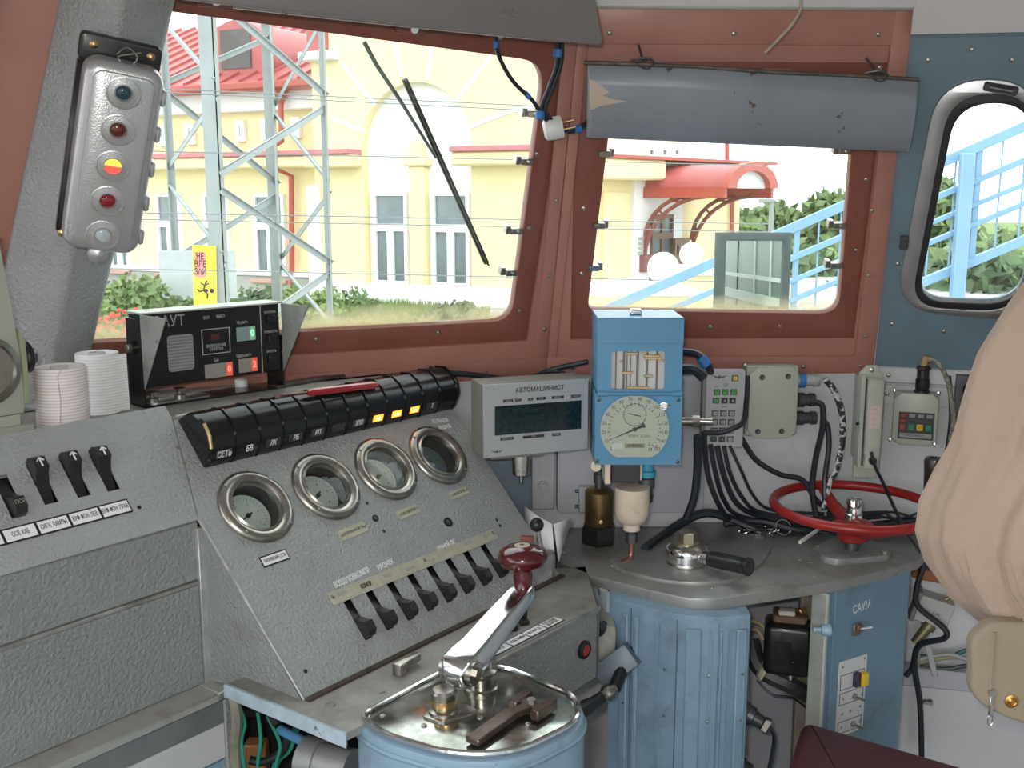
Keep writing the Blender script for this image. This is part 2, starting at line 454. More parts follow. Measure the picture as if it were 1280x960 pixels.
# hinge lug and latch on the aluminium frame
b = MB(); b.box(-.03, .03, -.008, .008, 0, .012, .003); b.cyl((-.02, 0, .01), (.02, 0, .014), .006); part('latch', b, DGREY, w3, T(*CW.uv(1250, 108), .012) @ R('Z', -12))
b = MB(); b.box(-.008, .008, -.014, .014, 0, .012, .002); b.cyl((0, 0, 0), (0, 0, .018), .006); part('catch', b, DGREY, w3, T(*CW.uv(1130, 299), .012))

# walls under the windows
def below(name, pl, u0, u1, z0=0, mt=WALLW, th=.02):
    q = Plane(pl.P(0, 0), 0, 90); q.d, q.h = pl.d, V((pl.d.y, -pl.d.x, 0)); q.s = V((0, 0, 1)); q.n = q.d.cross(q.s)
    struct(name, MB().box(u0, u1, z0 - pl.O.z, -.03, -th, 0), mt, q.M()); return q
LA = below('wall_lower_left', A, -1.6, 0)
LB = below('wall_lower_front', BW, -.004, .722)
LC = below('wall_lower_side', CW, -.006, 1.1)
struct('trim_8', MB().box(0, .9, -.047, -.012, 0, .012, .003), WALLW, LC.M())
struct('trim_9', MB().box(-.002, .9, -.095, -.052, 0, .005, .001), WALLW, LC.M())
struct('trim_12', MB().prism([(cu_(.685), .685), (1.0, .66), (1.0, .8), (cu_(.8), .8)], 0, .03, bev=.004), CEILW, CW.M())
struct('floor', MB().box(-1.6, 1.6, -1.4, 2.5, -.05, 0), mat('floor_linoleum', (.12, .09, .07), .6), None)
ztop = A.P(0, TOPV * .966).z
Pt = [A.P(-1.6, rA1[1], -.03), A.P(rA1[0], rA1[1], -.03), BW.P(.657, rB1[1], -.03), CW.P(.95, .72, -.03)]
cp = [(p.x, p.y) for p in Pt] + [(1.6, -1.2), (-1.6, -1.2)]
struct('ceiling', MB().prism(cp, ztop, ztop + .03), CEILW, None)
struct('trim_10', MB().box(-.02, .70, .725, .755, 0, .03, .006), CEILW, BW.M())
# side walls behind the reach of the lens, with their window openings
struct('wall_right', plate([(-1.2, 0), (1.75, 0), (1.75, ztop), (-1.2, ztop)], [rrect(-.9, .6, 1.0, 1.8, .1)], 0, .02), WALLW,
       frame((1.58, 0, 0), (0, 1, 0), (0, 0, 1)))
struct('wall_left', plate([(-1.2, 0), (1.0, 0), (1.0, ztop), (-1.2, ztop)], [rrect(-.9, .8, 1.0, 1.8, .1)], 0, .02), WALLW,
       frame((-1.6, 0, 0), (0, 1, 0), (0, 0, 1)))

# grey corner post
def post_ring(v):
    f = lambda a, b_: a + (b_ - a) * (v + .05) / .83
    return [A.P(f(-.946, -.734), v, 0), A.P(f(-.946, -.734), v, .05), A.P(f(-.950, -.740), v, .058), A.P(f(-.999, -.808), v, .098), A.P(f(-1.006, -.816), v, .1), A.P(f(-1.016, -.826), v, .096), A.P(f(-1.105, -.89), v, .05), A.P(f(-1.105, -.89), v, 0)]
post = struct('trim_11', MB().loft([post_ring(-.01), post_ring(.36), post_ring(.78)]), HAM, None)
post.data.set_sharp_from_angle(angle=math.radians(60))

# screws of the trim
_sc = None
def screws(parent, pts, r=.005, z=0, mt=SCREWM):
    global _sc
    for (u, v) in pts:
        key = ('s', r)
        if key not in _txt:
            b_ = MB(); b_.lathe([(r, 0), (r * .9, r * .3), (r * .5, r * .5), (1e-5, r * .55)], None, 10); b_.box(-r * .8, r * .8, -r * .12, r * .12, r * .4, r * .62)
            _txt[key] = b_.mesh('screw')
        me = _txt[key]
        part('screw', me, mt, parent, T(u, v, z) @ R('Z', rnd.uniform(0, 180)))
tr = {o.name: o for o in bpy.data.objects if o.name.startswith('trim_')}
screws(tr['trim_5'], [(-.95 + i * .135, -.012) for i in range(7)], z=.007)
screws(tr['trim_6'], [(.06 + i * .125, -.012) for i in range(6)], z=.007)
screws(tr['trim_3'], [(.683 - .07 * k / 4, .06 + .14 * k) for k in range(5)], z=.008)
screws(tr['trim_4'], [(.1, .68), (.33, .68), (.6, .68)], z=.008)
screws(tr['trim_1'], [(-.012 + ridge(A, z)[0], z) for z in (.08, .2, .36, .5)], z=.006)
screws(tr['trim_8'], [(.03 + i * .16, -.03) for i in range(5)], z=.012)
screws(tr['trim_9'], [(.03 + i * .16, -.073) for i in range(5)], z=.005)
screws(wA, [(-.075, .12), (-.08, .3), (-.085, .45), (-.75, .08), (-.5, .08), (-.25, .08)], z=-.006)
screws(wB, [(.07, .2), (.068, .34), (.2, .078), (.35, .078), (.5, .078), (.635, .25), (.63, .4)], z=-.006)
screws(cw, [CW.uv(*q) for q in ((1115, 405), (1180, 414), (1240, 416), (1160, 75), (1215, 62), (1265, 75), (1122, 330))], z=.001)
# ================================================================ outside
YEL = mat('yellow_stucco', (.84, .73, .43), .8, var=.03)
WST = mat('white_stucco', (.85, .85, .85), .8, var=.02)
RROOF = mat('red_sheet_roof', (.42, .10, .10), .45, var=.1, vscale=1)
RPIPE = mat('red_downpipe', (.42, .08, .06), .4)
PVC = mat('white_window_frame', (.85, .86, .88), .4, var=0)
WPANE = mat('far_window_glass', (.16, .2, .22), .12, spec=.8, var=.3, vscale=.8)
LIME = mat('grey_plinth', (.36, .36, .33), .8, var=.08, vscale=2)
STONE = mat('paving', (.42, .42, .4), .85, var=.08, vscale=1)
GRASS = mat('grass_blades', (.13, .24, .035), .7, var=.35, vscale=3)
GRASS2 = mat('grass_soil', (.15, .22, .06), .9, var=.3, vscale=2)
MASTC = mat('pale_grey_mast_paint', (.31, .345, .35), .5, var=.12, vscale=2)
FBLUE = mat('footbridge_blue_paint', (.2, .37, .53), .5, var=.08, vscale=2)
GZ = -1.0
gnd = struct('ground', MB().box(-120, 120, 3.2, 160, GZ - .2, GZ), STONE, None); gnd['kind'] = 'structure'
gnd2 = struct('ground_rear', MB().box(-120, 120, -120, 3.2, GZ - .9, GZ - .6), mat('track_ballast', (.3, .28, .26), .9, var=.2), None)
FA = Plane(at_z(500, 374, GZ), 116, 90)      # station front (left wing)
FB = FA.off(.9)                              # projecting middle block
bld = thing('station_building', 'yellow stucco station building with white trim and red sheet roof beyond the windscreens', 'building', FA.M())
Binv = FA.M().inverted()
def rel(pl): return Binv @ pl.M()
def rect(pl, x0, y0, x1, y1):
    a = pl.uv(x0, y0); b_ = pl.uv(x1, y1); c = pl.uv(x0, y1); return min(a[0], b_[0]), max(a[0], b_[0]), min(c[1], b_[1]), max(a[1], a[1])
uL = FA.uv(60, 250)[0]; uC0 = FB.uv(393, 200)[0]; uR = FB.uv(705, 250)[0]
e0 = FA.uv(300, 118)[1]                      # eave height of the wing
part('wall', MB().box(uL - 6, uC0 + .4, 0, e0, -6, 0), YEL, bld, label='yellow wing wall')
topc = FB.uv(500, 20)[1] + 1.6
# middle block with the arched recess
aL, _ = FB.uv(453, 190); aR, _ = FB.uv(589, 190)
vb = FB.uv(520, 357)[1]; vt = FB.uv(520, 102)[1]; vm = FB.uv(520, 178)[1]
arch = [(aL, vb)] + [((aL + aR) / 2 - (aR - aL) / 2 * math.cos(PI * i / 16), vm + (vt - vm) * math.sin(PI * i / 16)) for i in range(17)] + [(aR, vb)]
part('wall', plate([(uC0, 0), (uR, 0), (uR, topc), (uC0, topc)], [arch], -.25, 0), YEL, bld, rel(FB), 'projecting yellow middle wall')
part('wall', MB().box(uC0 - .0, uC0 + .1, 0, topc, -1.0, -.2), YEL, bld, rel(FB))
part('arch_panel', MB().prism(arch, -.45, -.25), WST, bld, rel(FB), 'white round-headed recess')
# radiating white mouldings over the arch
for a, b_ in (((425, 78), (469, 131)), ((494, 52), (502, 96)), ((541, 58), (534, 100)), ((615, 70), (571, 126)), ((414, 148), (456, 165)), ((588, 159), (632, 142)), ((632, 142), (668, 133))):
    p, q = V((*FB.uv(*a), 0)), V((*FB.uv(*b_), 0))
    part('ray_moulding', MB().cyl(p, q, .055, seg=6), WST, bld, rel(FB))
# pier between the arched windows
x0, x1, y0, y1 = rect(FB, 509, 208, 531, 357)
part('pier', MB().box(x0, x1, y0, y1, -.3, -.02, .03), YEL, bld, rel(FB))
part('pier_cap', MB().box(x0 - .12, x1 + .12, y1, y1 + .22, -.3, .05, .04).prism([(x0 + .02, y1 + .22), (x1 - .02, y1 + .22), (x1 - .06, y1 + .5), ((x0 + x1) / 2, y1 + .66), (x0 + .06, y1 + .5)], -.28, 0), YEL, bld, rel(FB))
def bwin(pl, x0, y0, x1, y1, cols=2, rows=(.0, .62, 1), sill=True, n=0, wid=.09):
    a, b_, c, d = rect(pl, x0, y0, x1, y1)
    W, H = b_ - a, d - c
    holes = []
    for j in range(len(rows) - 1):
        for i in range(cols):
            if j == len(rows) - 2 and cols == 2 and len(rows) > 2 and i == 1: continue
            xx0 = W * i / cols; xx1 = W * (i + 1) / cols if not (j == len(rows) - 2 and cols == 2 and len(rows) > 2) else W
            holes.append([(xx0 + wid, H * rows[j] + wid), (xx1 - wid, H * rows[j] + wid), (xx1 - wid, H * rows[j + 1] - wid), (xx0 + wid, H * rows[j + 1] - wid)])
    w_ = part('window', plate([(0, 0), (W, 0), (W, H), (0, H)], holes, 0, .12), PVC, bld, rel(pl) @ T(a, c, n - .06 + (0 if n < 0 else 0)))
    part('pane', MB().box(.02, W - .02, .02, H - .02, .03, .05), WPANE, w_)
    if sill: part('sill', MB().box(-.1, W + .1, -.12, 0, 0, .28, .02), mat_sill, w_)
mat_sill = mat('pinkish_sill', (.5, .3, .25), .6)
for q in ((461, 240, 506, 355), (535, 240, 583, 358)): bwin(FB, *q, n=-.2)
for q in ((319, 242, 361, 347), (256, 242, 291, 343), (197, 242, 233, 340), (136, 242, 166, 336), (78, 242, 108, 330)): bwin(FA, *q, n=.065)
for x in (169, 206, 240, 303, 335, 372): 
    y = 172 - (x - 169) * .06
    bwin(FA, x - 6, y - 13, x + 6, y + 13, cols=1, rows=(0, 1), sill=False, wid=.13, n=.065)
# wing cornice, frieze, gutter and plinth
def band(name, pl, p0, p1, th, out, mt, lab=None, ux=None, bev=.02):
    a = pl.uv(*p0); b_ = pl.uv(*p1)
    return part(name, MB().box(min(a[0], b_[0]), max(a[0], b_[0]), (a[1] + b_[1]) / 2 - th / 2, (a[1] + b_[1]) / 2 + th / 2, -.05, out, bev), mt, bld, rel(pl), lab)
x0, x1, y0, y1 = rect(FA, 60, 209, 393, 190)
part('cornice', MB().box(uL - 6, uC0, FA.uv(300, 211)[1], FA.uv(300, 197)[1], -.05, .55, .04), YEL, bld, label='yellow string course')
part('cornice_flashing', MB().box(uL - 6, uC0, FA.uv(300, 197)[1], FA.uv(300, 191)[1], -.05, .62, .02), mat('pink_flashing', (.55, .2, .22), .5), bld)
part('frieze', MB().box(uL - 6, uC0, FA.uv(300, 141)[1], e0 + .05, -.05, .3, .03), WST, bld)
part('gutter', MB().box(uL - 6, uC0, e0, e0 + .22, .1, .85, .05), RPIPE, bld)
part('plinth', MB().box(uL - 6, uC0, 0, FA.uv(300, 343)[1], -.02, .18, .03), LIME, bld, label='grey plinth')
part('plinth_ledge', MB().box(uL - 6, uC0, FA.uv(300, 343)[1], FA.uv(300, 343)[1] + .14, -.02, .24, .03), WST, bld)
part('plinth', MB().box(uC0, uR, 0, FB.uv(600, 359)[1], -.02, .12, .03), WST, bld, rel(FB))
for (xa, xb) in ((393, 452), (576, 700)):
    a, b_ = FB.uv(xa, 195)[0], FB.uv(xb, 195)[0]
    h = FB.uv(615, 207)[1]; k = FB.uv(615, 190)[1]; g = FB.uv(615, 183)[1]
    part('cornice', MB().box(a, b_, h, k, -.02, .5, .04), YEL, bld, rel(FB))
    part('cornice_flashing', MB().box(a, b_, k, g, -.02, .58, .02), bpy.data.materials['pink_flashing'], bld, rel(FB))
a, b_, c, d = rect(FB, 397, 232, 404, 357)
part('pilaster', MB().box(a - .3, b_, 0, d, -.02, .1, .02), WST, bld, rel(FB))
a, b_, c, d = rect(FB, 391, 80, 424, 75)
part('block_cap', MB().box(a - .2, b_, c, c + .2, -.3, .35, .02), WST, bld, rel(FB))
part('block_cap', MB().box(a - .1, b_ - .3, c + .2, c + 1.3, -1, .1, .02), RROOF, bld, rel(FB))
# roof of the wing: standing-seam sheets
hz = FA.uv(300, 70)[1]
rt = MB()
rise = 2.6; run = 6.0
rt.prism([(uL - 6, 0), (uC0 + .2, 0), (uC0 + .2, 1), (uL - 6, 1)], -.05, .05)
rl = math.hypot(rise, run); ang = math.degrees(math.atan2(rise, run))
rm = T(0, e0 + .2, .8) @ R('X', -(90 - ang)) 
rt = MB().box(uL - 6, uC0 + .1, 0, rl, -.1, 0)
roof = part('roof', rt, RROOF, bld, rm)
seam = MB().box(-.03, .03, 0, rl, 0, .07).mesh('seam')
u = uL - 6
while u < uC0:
    part('seam', seam, RROOF, roof, T(u, 0, 0)); u += .62
du = FA.uv(300, 100)[0]
dm = MB().lathe([(.001, 0), (1.15, 0), (1.15, 3.4), (.001, 3.4)], None, 24)
dn = part('dormer', dm, RROOF, bld, T(du, e0 + .75, 0) @ R('Y', 180) @ T(0, 0, -.1), 'round-backed dormer on the red roof')
part('dormer_louvre', MB().box(-.5, .5, -.1, .9, 0, .05), mat('dark_louvre', (.1, .09, .09), .6), dn, T(0, 0, -.04))
# downpipes
def pipe(pl, pts, n, r=.075):
    b2 = MB().tube([(*pl.uv(*p), n_) for p, n_ in zip(pts, n)], r, 8)
    q = b2; a = pl.uv(*pts[0]); q.lathe([(r, -.25), (r * 2.4, .05), (r * 2.4, .15)], T(a[0], a[1], n[0]) @ R('X', -90), 8)
    part('downpipe', q, RPIPE, bld, rel(pl), 'red downpipe')
pipe(FA, [(366, 120), (367, 178), (358, 188), (358, 208), (370, 220), (371, 372)], [.5, .5, .75, .75, .2, .2])

# entrance block seen through the right windscreen
E0 = Plane(at_z(735, 374, GZ), 42, 90)
def pE(name, b_, mt, lab=None, M=None, par=None): return part(name, b_, mt, par or bld, rel(E0) @ (M or Matrix.Identity(4)) if not par else M, lab)
ue = lambda x, y=250: E0.uv(x, y)[0]
ve = lambda x, y: E0.uv(x, y)[1]
vc = ve(850, 222); vtall = ve(850, 100)
pE('wall', MB().box(ue(690), ue(925), 0, vc, -5, 0), YEL, 'yellow entrance wall')
pE('wall', MB().box(ue(690), ue(905), vc, vtall, -5, -1.2), mat('pale_cream_stucco', (.85, .8, .62), .8, var=.02), 'pale upper storey')
pE('cornice', MB().box(ue(690), ue(805), vc - .1, vc + .42, -1.2, .7, .05), YEL)
pE('cornice', MB().box(ue(880), ue(925) + .75, vc - .2, vc + .25, -3, .75, .05), YEL)
pE('cornice_flashing', MB().box(ue(690), ue(925) + .8, vc + .42, vc + .5, -1.3, .78), RPIPE)
pE('surround', MB().box(ue(788), ue(849), 0, vc, -.1, .14, .02), WST, 'white door surround')
pE('pilaster', MB().box(ue(752), ue(784), 0, vc - .4, -.1, .08, .02), YEL)
pE('plinth', MB().box(ue(690), ue(788), 0, .45, -.1, .2, .03), WST)
def Erect(x0, y0, x1, y1): return ue(x0, (y0 + y1) / 2), ue(x1, (y0 + y1) / 2), ve((x0 + x1) / 2, y1), ve((x0 + x1) / 2, y0)
DW = mat('brown_door', (.16, .1, .07), .5)
a, b_, c, d = Erect(807, 268, 833, 356)
dr = pE('door', plate([(a, c), (b_, c), (b_, d), (a, d)], [[(a + (b_ - a) * (i + .12) / 2, d - (j + .9) * .55), (a + (b_ - a) * (i + .88) / 2, d - (j + .9) * .55), (a + (b_ - a) * (i + .88) / 2, d - (j + .2) * .55), (a + (b_ - a) * (i + .12) / 2, d - (j + .2) * .55)] for i in (0, 1) for j in (0, 1)], .14, .22), DW, 'brown panelled door')
part('pane', MB().box(a + .05, b_ - .05, c + .1, d - .05, .15, .16), WPANE, dr)
a, b_, c, d = Erect(829, 297, 847, 356)
pE('door_leaf', plate([(a, c), (b_, c), (b_, d), (a, d)], [[(a + (b_ - a) * (i + .2) / 3, c + .9), (a + (b_ - a) * (i + .8) / 3, c + .9), (a + (b_ - a) * (i + .8) / 3, d - .2), (a + (b_ - a) * (i + .2) / 3, d - .2)] for i in (0, 1, 2)], .3, .38), DW)
a, b_, c, d = Erect(792, 296, 802, 320)
for i in range(4): pE('notice', MB().box(a, b_, c + (d - c) * i / 4 + .04, c + (d - c) * (i + 1) / 4, .14, .17), mat('grey_notice', (.4, .38, .33), .5) if i == 0 else bpy.data.materials['grey_notice'])
for x in (856, 872, 887):
    a, b_, c, d = E0.uv(x - 5, 190)[0], E0.uv(x + 5, 190)[0], ve(x, 200), ve(x, 178)
    w_ = pE('window', plate([(a, c), (b_, c), (b_, d), (a, d)], [[(a + .12, c + .3), (b_ - .12, c + .3), (b_ - .12, d - .3), (a + .12, d - .3)]], -1.2, -1.1), PVC)
    part('pane', MB().box(a + .05, b_ - .05, c + .1, d - .1, -1.18, -1.15), WPANE, w_)
E1 = E0.off(-1.1)
pE('downpipe', MB().tube([(*E1.uv(907, 90), -1.05), (*E1.uv(907, 238), -1.05), (*E0.uv(911, 250), .12), (*E0.uv(911, 300), .12), (ue(911), .3, .12)], .07, 8), RPIPE)
# canopy: barrel vault on curved brackets
a, b_ = ue(800, 235), ue(862, 235)
W = b_ - a; hh = ve(830, 236); L_ = 2.6
def arc_pts(r0, n=12): return [((a + b_) / 2 - W / 2 * r0 * math.cos(PI * i / n), hh + .62 * r0 * math.sin(PI * i / n)) for i in range(n + 1)]
cp_ = MB().prism(arc_pts(1.0) + arc_pts(.9)[::-1], .1, L_)
can = pE('canopy', cp_, RROOF, 'red barrel-vaulted canopy')
part('canopy_rim', MB().prism(arc_pts(1.06) + arc_pts(.72)[::-1], L_ - .1, L_ + .12), RPIPE, can)
part('canopy_edge', MB().box(a - .05, a + .08, hh - .25, hh + .03, .1, L_), RPIPE, can)
part('canopy_edge', MB().box(b_ - .08, b_ + .05, hh - .25, hh + .03, .1, L_), RPIPE, can)
part('tympanum', MB().prism(arc_pts(.74), L_ - .08, L_ - .04), mat('frosted_tympanum', (.6, .62, .6), .4), can)
for s_ in (a + .05, b_ - .05):
    bb = MB()
    for rr_ in (1.0, .72):
        bb.tube([(s_, hh - 1.9 * rr_ + 1.7 * rr_ * (1 - math.cos(t)) if 0 else hh - .2 - 1.7 * rr_ * (1 - math.sin(t)), .15 + 1.9 * rr_ * (1 - math.cos(t))) for t in [PI / 2 * i / 7 for i in range(8)]], .06, 6)
    for t in (.4, .8, 1.15): bb.cyl((s_, hh - .2 - 1.7 * (1 - math.sin(t)), .15 + 1.9 * (1 - math.cos(t))), (s_, hh - .2 - 1.22 * (1 - math.sin(t)), .15 + 1.37 * (1 - math.cos(t))), .03, seg=6)
    bb.box(s_ - .2, s_ + .2, hh - 2.2, hh - 1.75, .1, .3)
    part('bracket', bb, mat('dark_red_bracket', (.25, .07, .06), .5) if s_ < a + .1 else bpy.data.materials['dark_red_bracket'], can)

# globe lamps on yellow piers
GLOBE = mat('opal_glass_globe', (.82, .82, .84), .25, var=0)
def globe(px, py, r, dist, lab):
    c = at_y(px, py, dist)
    t = thing('globe_lamp', lab, 'lamp', T(c.x, c.y, GZ), 'globe lamps on yellow piers')
    hz_ = c.z - GZ
    g = part('globe', MB().ball((0, 0, hz_), r, seg=24), GLOBE, t)
    part('pier', MB().box(-.42, .42, -.42, .42, 0, hz_ - r - .16, .02), YEL, t)
    part('pier_cap', MB().box(-.55, .55, -.55, .55, hz_ - r - .16, hz_ - r - .06, .03).box(-.3, .3, -.3, .3, hz_ - r - .06, hz_ - r + .03, .02), WST, t)
globe(829, 335, .27, 17.6, 'larger white globe lamp on a yellow pier before the station door')
globe(864, 318, .25, 22, 'smaller white globe lamp on a yellow pier behind the larger one')
# low terrace wall and iron fence by the steps
tw = at_y(800, 392, 15.5)
solo('terrace_wall', MB().box(-1.3, 2.2, -.4, .4, -.6, .28, .03), YEL, 'low yellow parapet wall with flat top at the station steps', 'wall', T(tw.x + .3, 18.8, GZ + .6))
fn = at_z(882, 398, GZ)
fc = thing('iron_fence', 'short black iron fence with vertical bars beside the yellow piers', 'fence', T(fn.x, fn.y + 2, GZ) @ R('Z', -20))
bar = MB().cyl((0, 0, 0), (0, 0, .75), .012, seg=6).mesh('bar')
for i in range(14): part('bar', bar, BLACK, fc, T(-.7 + i * .11, 0, 0))
part('rail', MB().box(-.75, .8, -.015, .015, .68, .72).box(-.75, .8, -.015, .015, .1, .13), BLACK, fc)

# lattice mast
def leg(x, ytop, yb, Y): return at_y(x, 200, Y)
LG = {'a': (210, 16.5), 'b': (274, 14.5), 'c': (347, 18.1), 'd': (411, 16.3)}
mast = thing('lattice_mast', 'pale grey four-legged lattice mast of angle steel outside the left windscreen', 'mast', T(*at_z(310, 500, GZ).to_2d(), GZ) if 0 else T(at_y(310, 200, 16.3).x, 16.3, GZ))
Mi = mast.matrix_world.inverted(); Mi = T(-at_y(310, 200, 16.3).x, -16.3, -GZ)
ctr = V((at_y(310, 200, 16.3).x, 16.3, 0))
LP = {}
for k, (x, Y) in LG.items():
    p = at_y(x, 200, Y); LP[k] = V((p.x, p.y, 0))
wd = {'a': .10, 'b': .2, 'c': .19, 'd': .10}
for k in 'abcd':
    p = LP[k]; i_ = (ctr - p); sx = 1 if i_.x > 0 else -1; sy = 1 if i_.y > 0 else -1
    w0 = wd[k]
    b_ = MB().box(0, w0 * sx, 0, .015 * sy, 0, 13).box(0, .015 * sx, 0, w0 * sy, 0, 13)
    part('leg', b_, MASTC, mast, Mi @ T(p.x, p.y, GZ))
def zat(k, y): 
    x, Y = LG[k]; return at_y(x, y, Y).z
for (k1, y1, k2, y2) in (('a', 22, 'b', 101), ('b', 122, 'a', 209), ('a', 104, 'c', 45), ('a', 115, 'c', 231), ('b', -5, 'd', 121), ('d', 134, 'b', 218), ('d', 20, 'c', 130),
                         ('c', 144, 'd', 227), ('a', 232, 'b', 318), ('b', 238, 'd', 330), ('c', 244, 'a', 325), ('d', 242, 'c', 322), ('a', 335, 'c', 440), ('d', 340, 'b', 430), ('c', 332, 'd', 410), ('b', 330, 'a', 430),
                         ('b', -15, 'a', -100), ('c', 30, 'a', -60), ('d', 10, 'b', -110), ('c', 20, 'd', -70)):
    z1_, z2_ = zat(k1, y1), zat(k2, y2)
    p = LP[k1] + V((0, 0, z1_)); q = LP[k2] + V((0, 0, z2_))
    dv = (q - p).normalized(); n = V((0, 0, 1)).cross(dv).normalized(); X = dv
    fm = frame(p, dv, dv.cross(n))
    L2 = (q - p).length
    part('brace', MB().box(0, L2, -.045, .045, -.006, .006).box(0, L2, .033, .045, -.006, .05), MASTC, mast, Mi @ fm)
pc = at_y(222, 340, 16.2)
part('panel', MB().box(-.2, 1.0, -.02, .02, 0, .75), mat('light_grey_sheet', (.5, .54, .55), .5), mast, Mi @ T(LP['a'].x, 16.4, zat('a', 372)))
# warning sign on the mast: yellow, red block with lettering, running figure
sp_ = at_y(256, 345, 14.47)
SY = mat('sign_yellow', (.85, .68, .05), .5, var=.03)
sg = thing('warning_sign', 'tall yellow warning sign with pink lettering block tied to the mast', 'sign', frame(sp_, (1, -.12, -.03), (.08, 0, 1)))
part('board', MB().box(-.17, .17, -.42, .42, -.004, .004, .001), SY, sg)
PINK = mat('sign_pink', (.8, .25, .22), .5, var=.05)
part('lettering_block', MB().box(-.14, .02, -.02, .33, .004, .006), PINK, sg)
text('НЕ\nВЛЕ\nЗАЙ', .125, INK, sg, T(-.06, .16, .0065), sx=.7, bold=.003)
text('УБЬЁТ', .05, mat('sign_orange', (.8, .3, .05), .5, var=0), sg, T(.08, .3, .0045))
part('figure', MB().ball((.02, -.2, .006), .028, seg=10, sz=.15).tube([(.03, -.06, .006), (.0, -.13, .006), (-.02, -.2, .006), (.04, -.25, .006), (.03, -.31, .006)], .012, 6).tube([(-.02, -.2, .006), (-.08, -.22, .006), (-.11, -.18, .006)], .011, 6).tube([(-.06, -.1, .006), (0, -.13, .006), (.06, -.1, .006)], .01, 6).ball((.1, -.2, .006), .035, seg=10, sz=.12), INK, sg)

# footbridge stairs: stringers, rails and balusters
FBp = Plane((0, 11.5, GZ), 97, 90)
fb = thing('footbridge', 'light blue steel footbridge stairway rising to the right past the windows', 'footbridge', FBp.M())
def beam(p0, p1, w0, nm, n=0, lab=None, dep=.1):
    a = V((*FBp.uv(*p0), 0)); b_ = V((*FBp.uv(*p1), 0)); dv = (b_ - a); e = dv * .35; b2 = b_ + dv * .9; L2 = (b2 - a).length
    part(nm, MB().box(0, L2, -w0 / 2, w0 / 2, -dep / 2, dep / 2, .005), FBLUE, fb, frame(a + V((0, 0, n)), dv, V((0, 0, 1)).cross(dv.normalized())), lab)
beam((735, 397), (1173, 205), .1, 'handrail')
beam((830, 390), (1167, 248), .06, 'middle_rail')
beam((930, 376), (1158, 281), .045, 'lower_rail')
beam((900, 412), (1158, 305), .05, 'stringer', lab='sloping blue stringer beam')
beam((1060, 392), (1280, 300), .09, 'stringer')
part('post', MB().box(-.065, .065, -.5, FBp.uv(1197, 192)[1], -.065, .065, .01), FBLUE, fb, T(FBp.uv(1197, 300)[0], 0, .12))
bal = MB().box(-.014, .014, -.52, .30, -.014, .014).mesh('baluster')
u = FBp.uv(700, 380)[0]
p0 = V(FBp.uv(735, 397) ); p1 = V(FBp.uv(1173, 205)); sl = (p1[1] - p0[1]) / (p1[0] - p0[0])
st = .36; i = 0; u = p0[0] + 2.2
while u < p1[0] + 3.4:
    hgt = p0[1] + sl * (u - p0[0])
    s_ = .028 if i % 4 == 0 else .008
    key = 'b%d' % (i % 4 == 0)
    if key not in _txt: _txt[key] = MB().box(-s_, s_, -1.15, 0, -s_, s_).mesh('baluster')
    part('baluster', _txt[key], FBLUE, fb, T(u, hgt, 0)); u += st * .62; i += 1

# trees
def leafm(name, c): return mat(name, c, .7, var=.35, vscale=1.3)
LF = [leafm('leaf_green', (.13, .2, .07)), leafm('leaf_dark', (.08, .14, .06)), leafm('leaf_light', (.2, .28, .09))]
BARK = mat('bark', (.12, .09, .07), .9)
def crown(R_, n, q, seed, sx=1, sz=1):
    r2 = random.Random(seed); verts = []; faces = []
    lumps = [(V((r2.uniform(-1, 1) * sx, r2.uniform(-1, 1), r2.uniform(-.7, .9) * sz)) * R_ * .6, R_ * r2.uniform(.35, .6)) for _ in range(14)]
    for i in range(n):
        c, lr = lumps[r2.randrange(14)]
        d = V((r2.gauss(0, 1), r2.gauss(0, 1), r2.gauss(0, 1))).normalized() * lr * r2.uniform(.7, 1.05)
        p = c + d; a = V((r2.uniform(-1, 1), r2.uniform(-1, 1), r2.uniform(-1, 1))).normalized() * q * r2.uniform(.6, 1.3); b_ = a.orthogonal().normalized() * q * .6
        k = len(verts); verts += [p - a, p - b_, p + a, p + b_]; faces.append((k, k + 1, k + 2, k + 3))
    me = bpy.data.meshes.new('foliage'); me.from_pydata([tuple(v) for v in verts], [], faces); return me
def tree(px, top, dist, R_, mi, lab, seed, sx=1, q=.5):
    c = at_y(px, top, dist); h = c.z - GZ
    t = thing('tree', lab, 'tree', T(c.x, dist, GZ), 'trees beyond the station')
    f = part('foliage', crown(R_, 5200, q, seed, sx), LF[mi], t, T(0, 0, h - R_ * .95))
    part('trunk', MB().cyl((0, 0, 0), (0, 0, h - R_), .22, .12), BARK, t)
tree(950, 252, 56, 4.0, 0, 'leafy tree rising beside the station wall end, behind the mirror', 1)
tree(1000, 272, 70, 4.4, 1, 'darker tree between the station end and the right windscreen post', 2)
tree(1045, 256, 84, 4.6, 2, 'light green tree behind the stair rail at the right windscreen edge', 3)
tree(1100, 280, 60, 4.2, 0, 'tree standing behind the blue post between the windows', 4)
tree(1172, 292, 75, 3.6, 1, 'tree low in the side window, left of the tall blue post', 5)
tree(1232, 285, 60, 4.6, 0, 'tree filling the middle of the side window behind the balusters', 6)
tree(1290, 275, 76, 4.6, 2, 'tree at the right end of the side window', 7)
for k, (px, tp, ds) in enumerate(((935, 325, 45), (1010, 330, 37), (1065, 335, 45), (1150, 338, 37), (1205, 335, 30), (1262, 332, 38), (1320, 330, 30))):
    tree(px, tp - 18, ds, 3.4, k % 3, ['small bush-like tree at the station end', 'low bushy tree seen right of the mirror', 'low bushy tree at the right windscreen corner', 'low bushy tree at the left rim of the side window', 'low bushy tree behind the blue post', 'low bushy tree right of the blue post', 'low bushy tree at the far right'][k], 20 + k, 1.4, .34)
hg = at_y(1100, 330, 50)
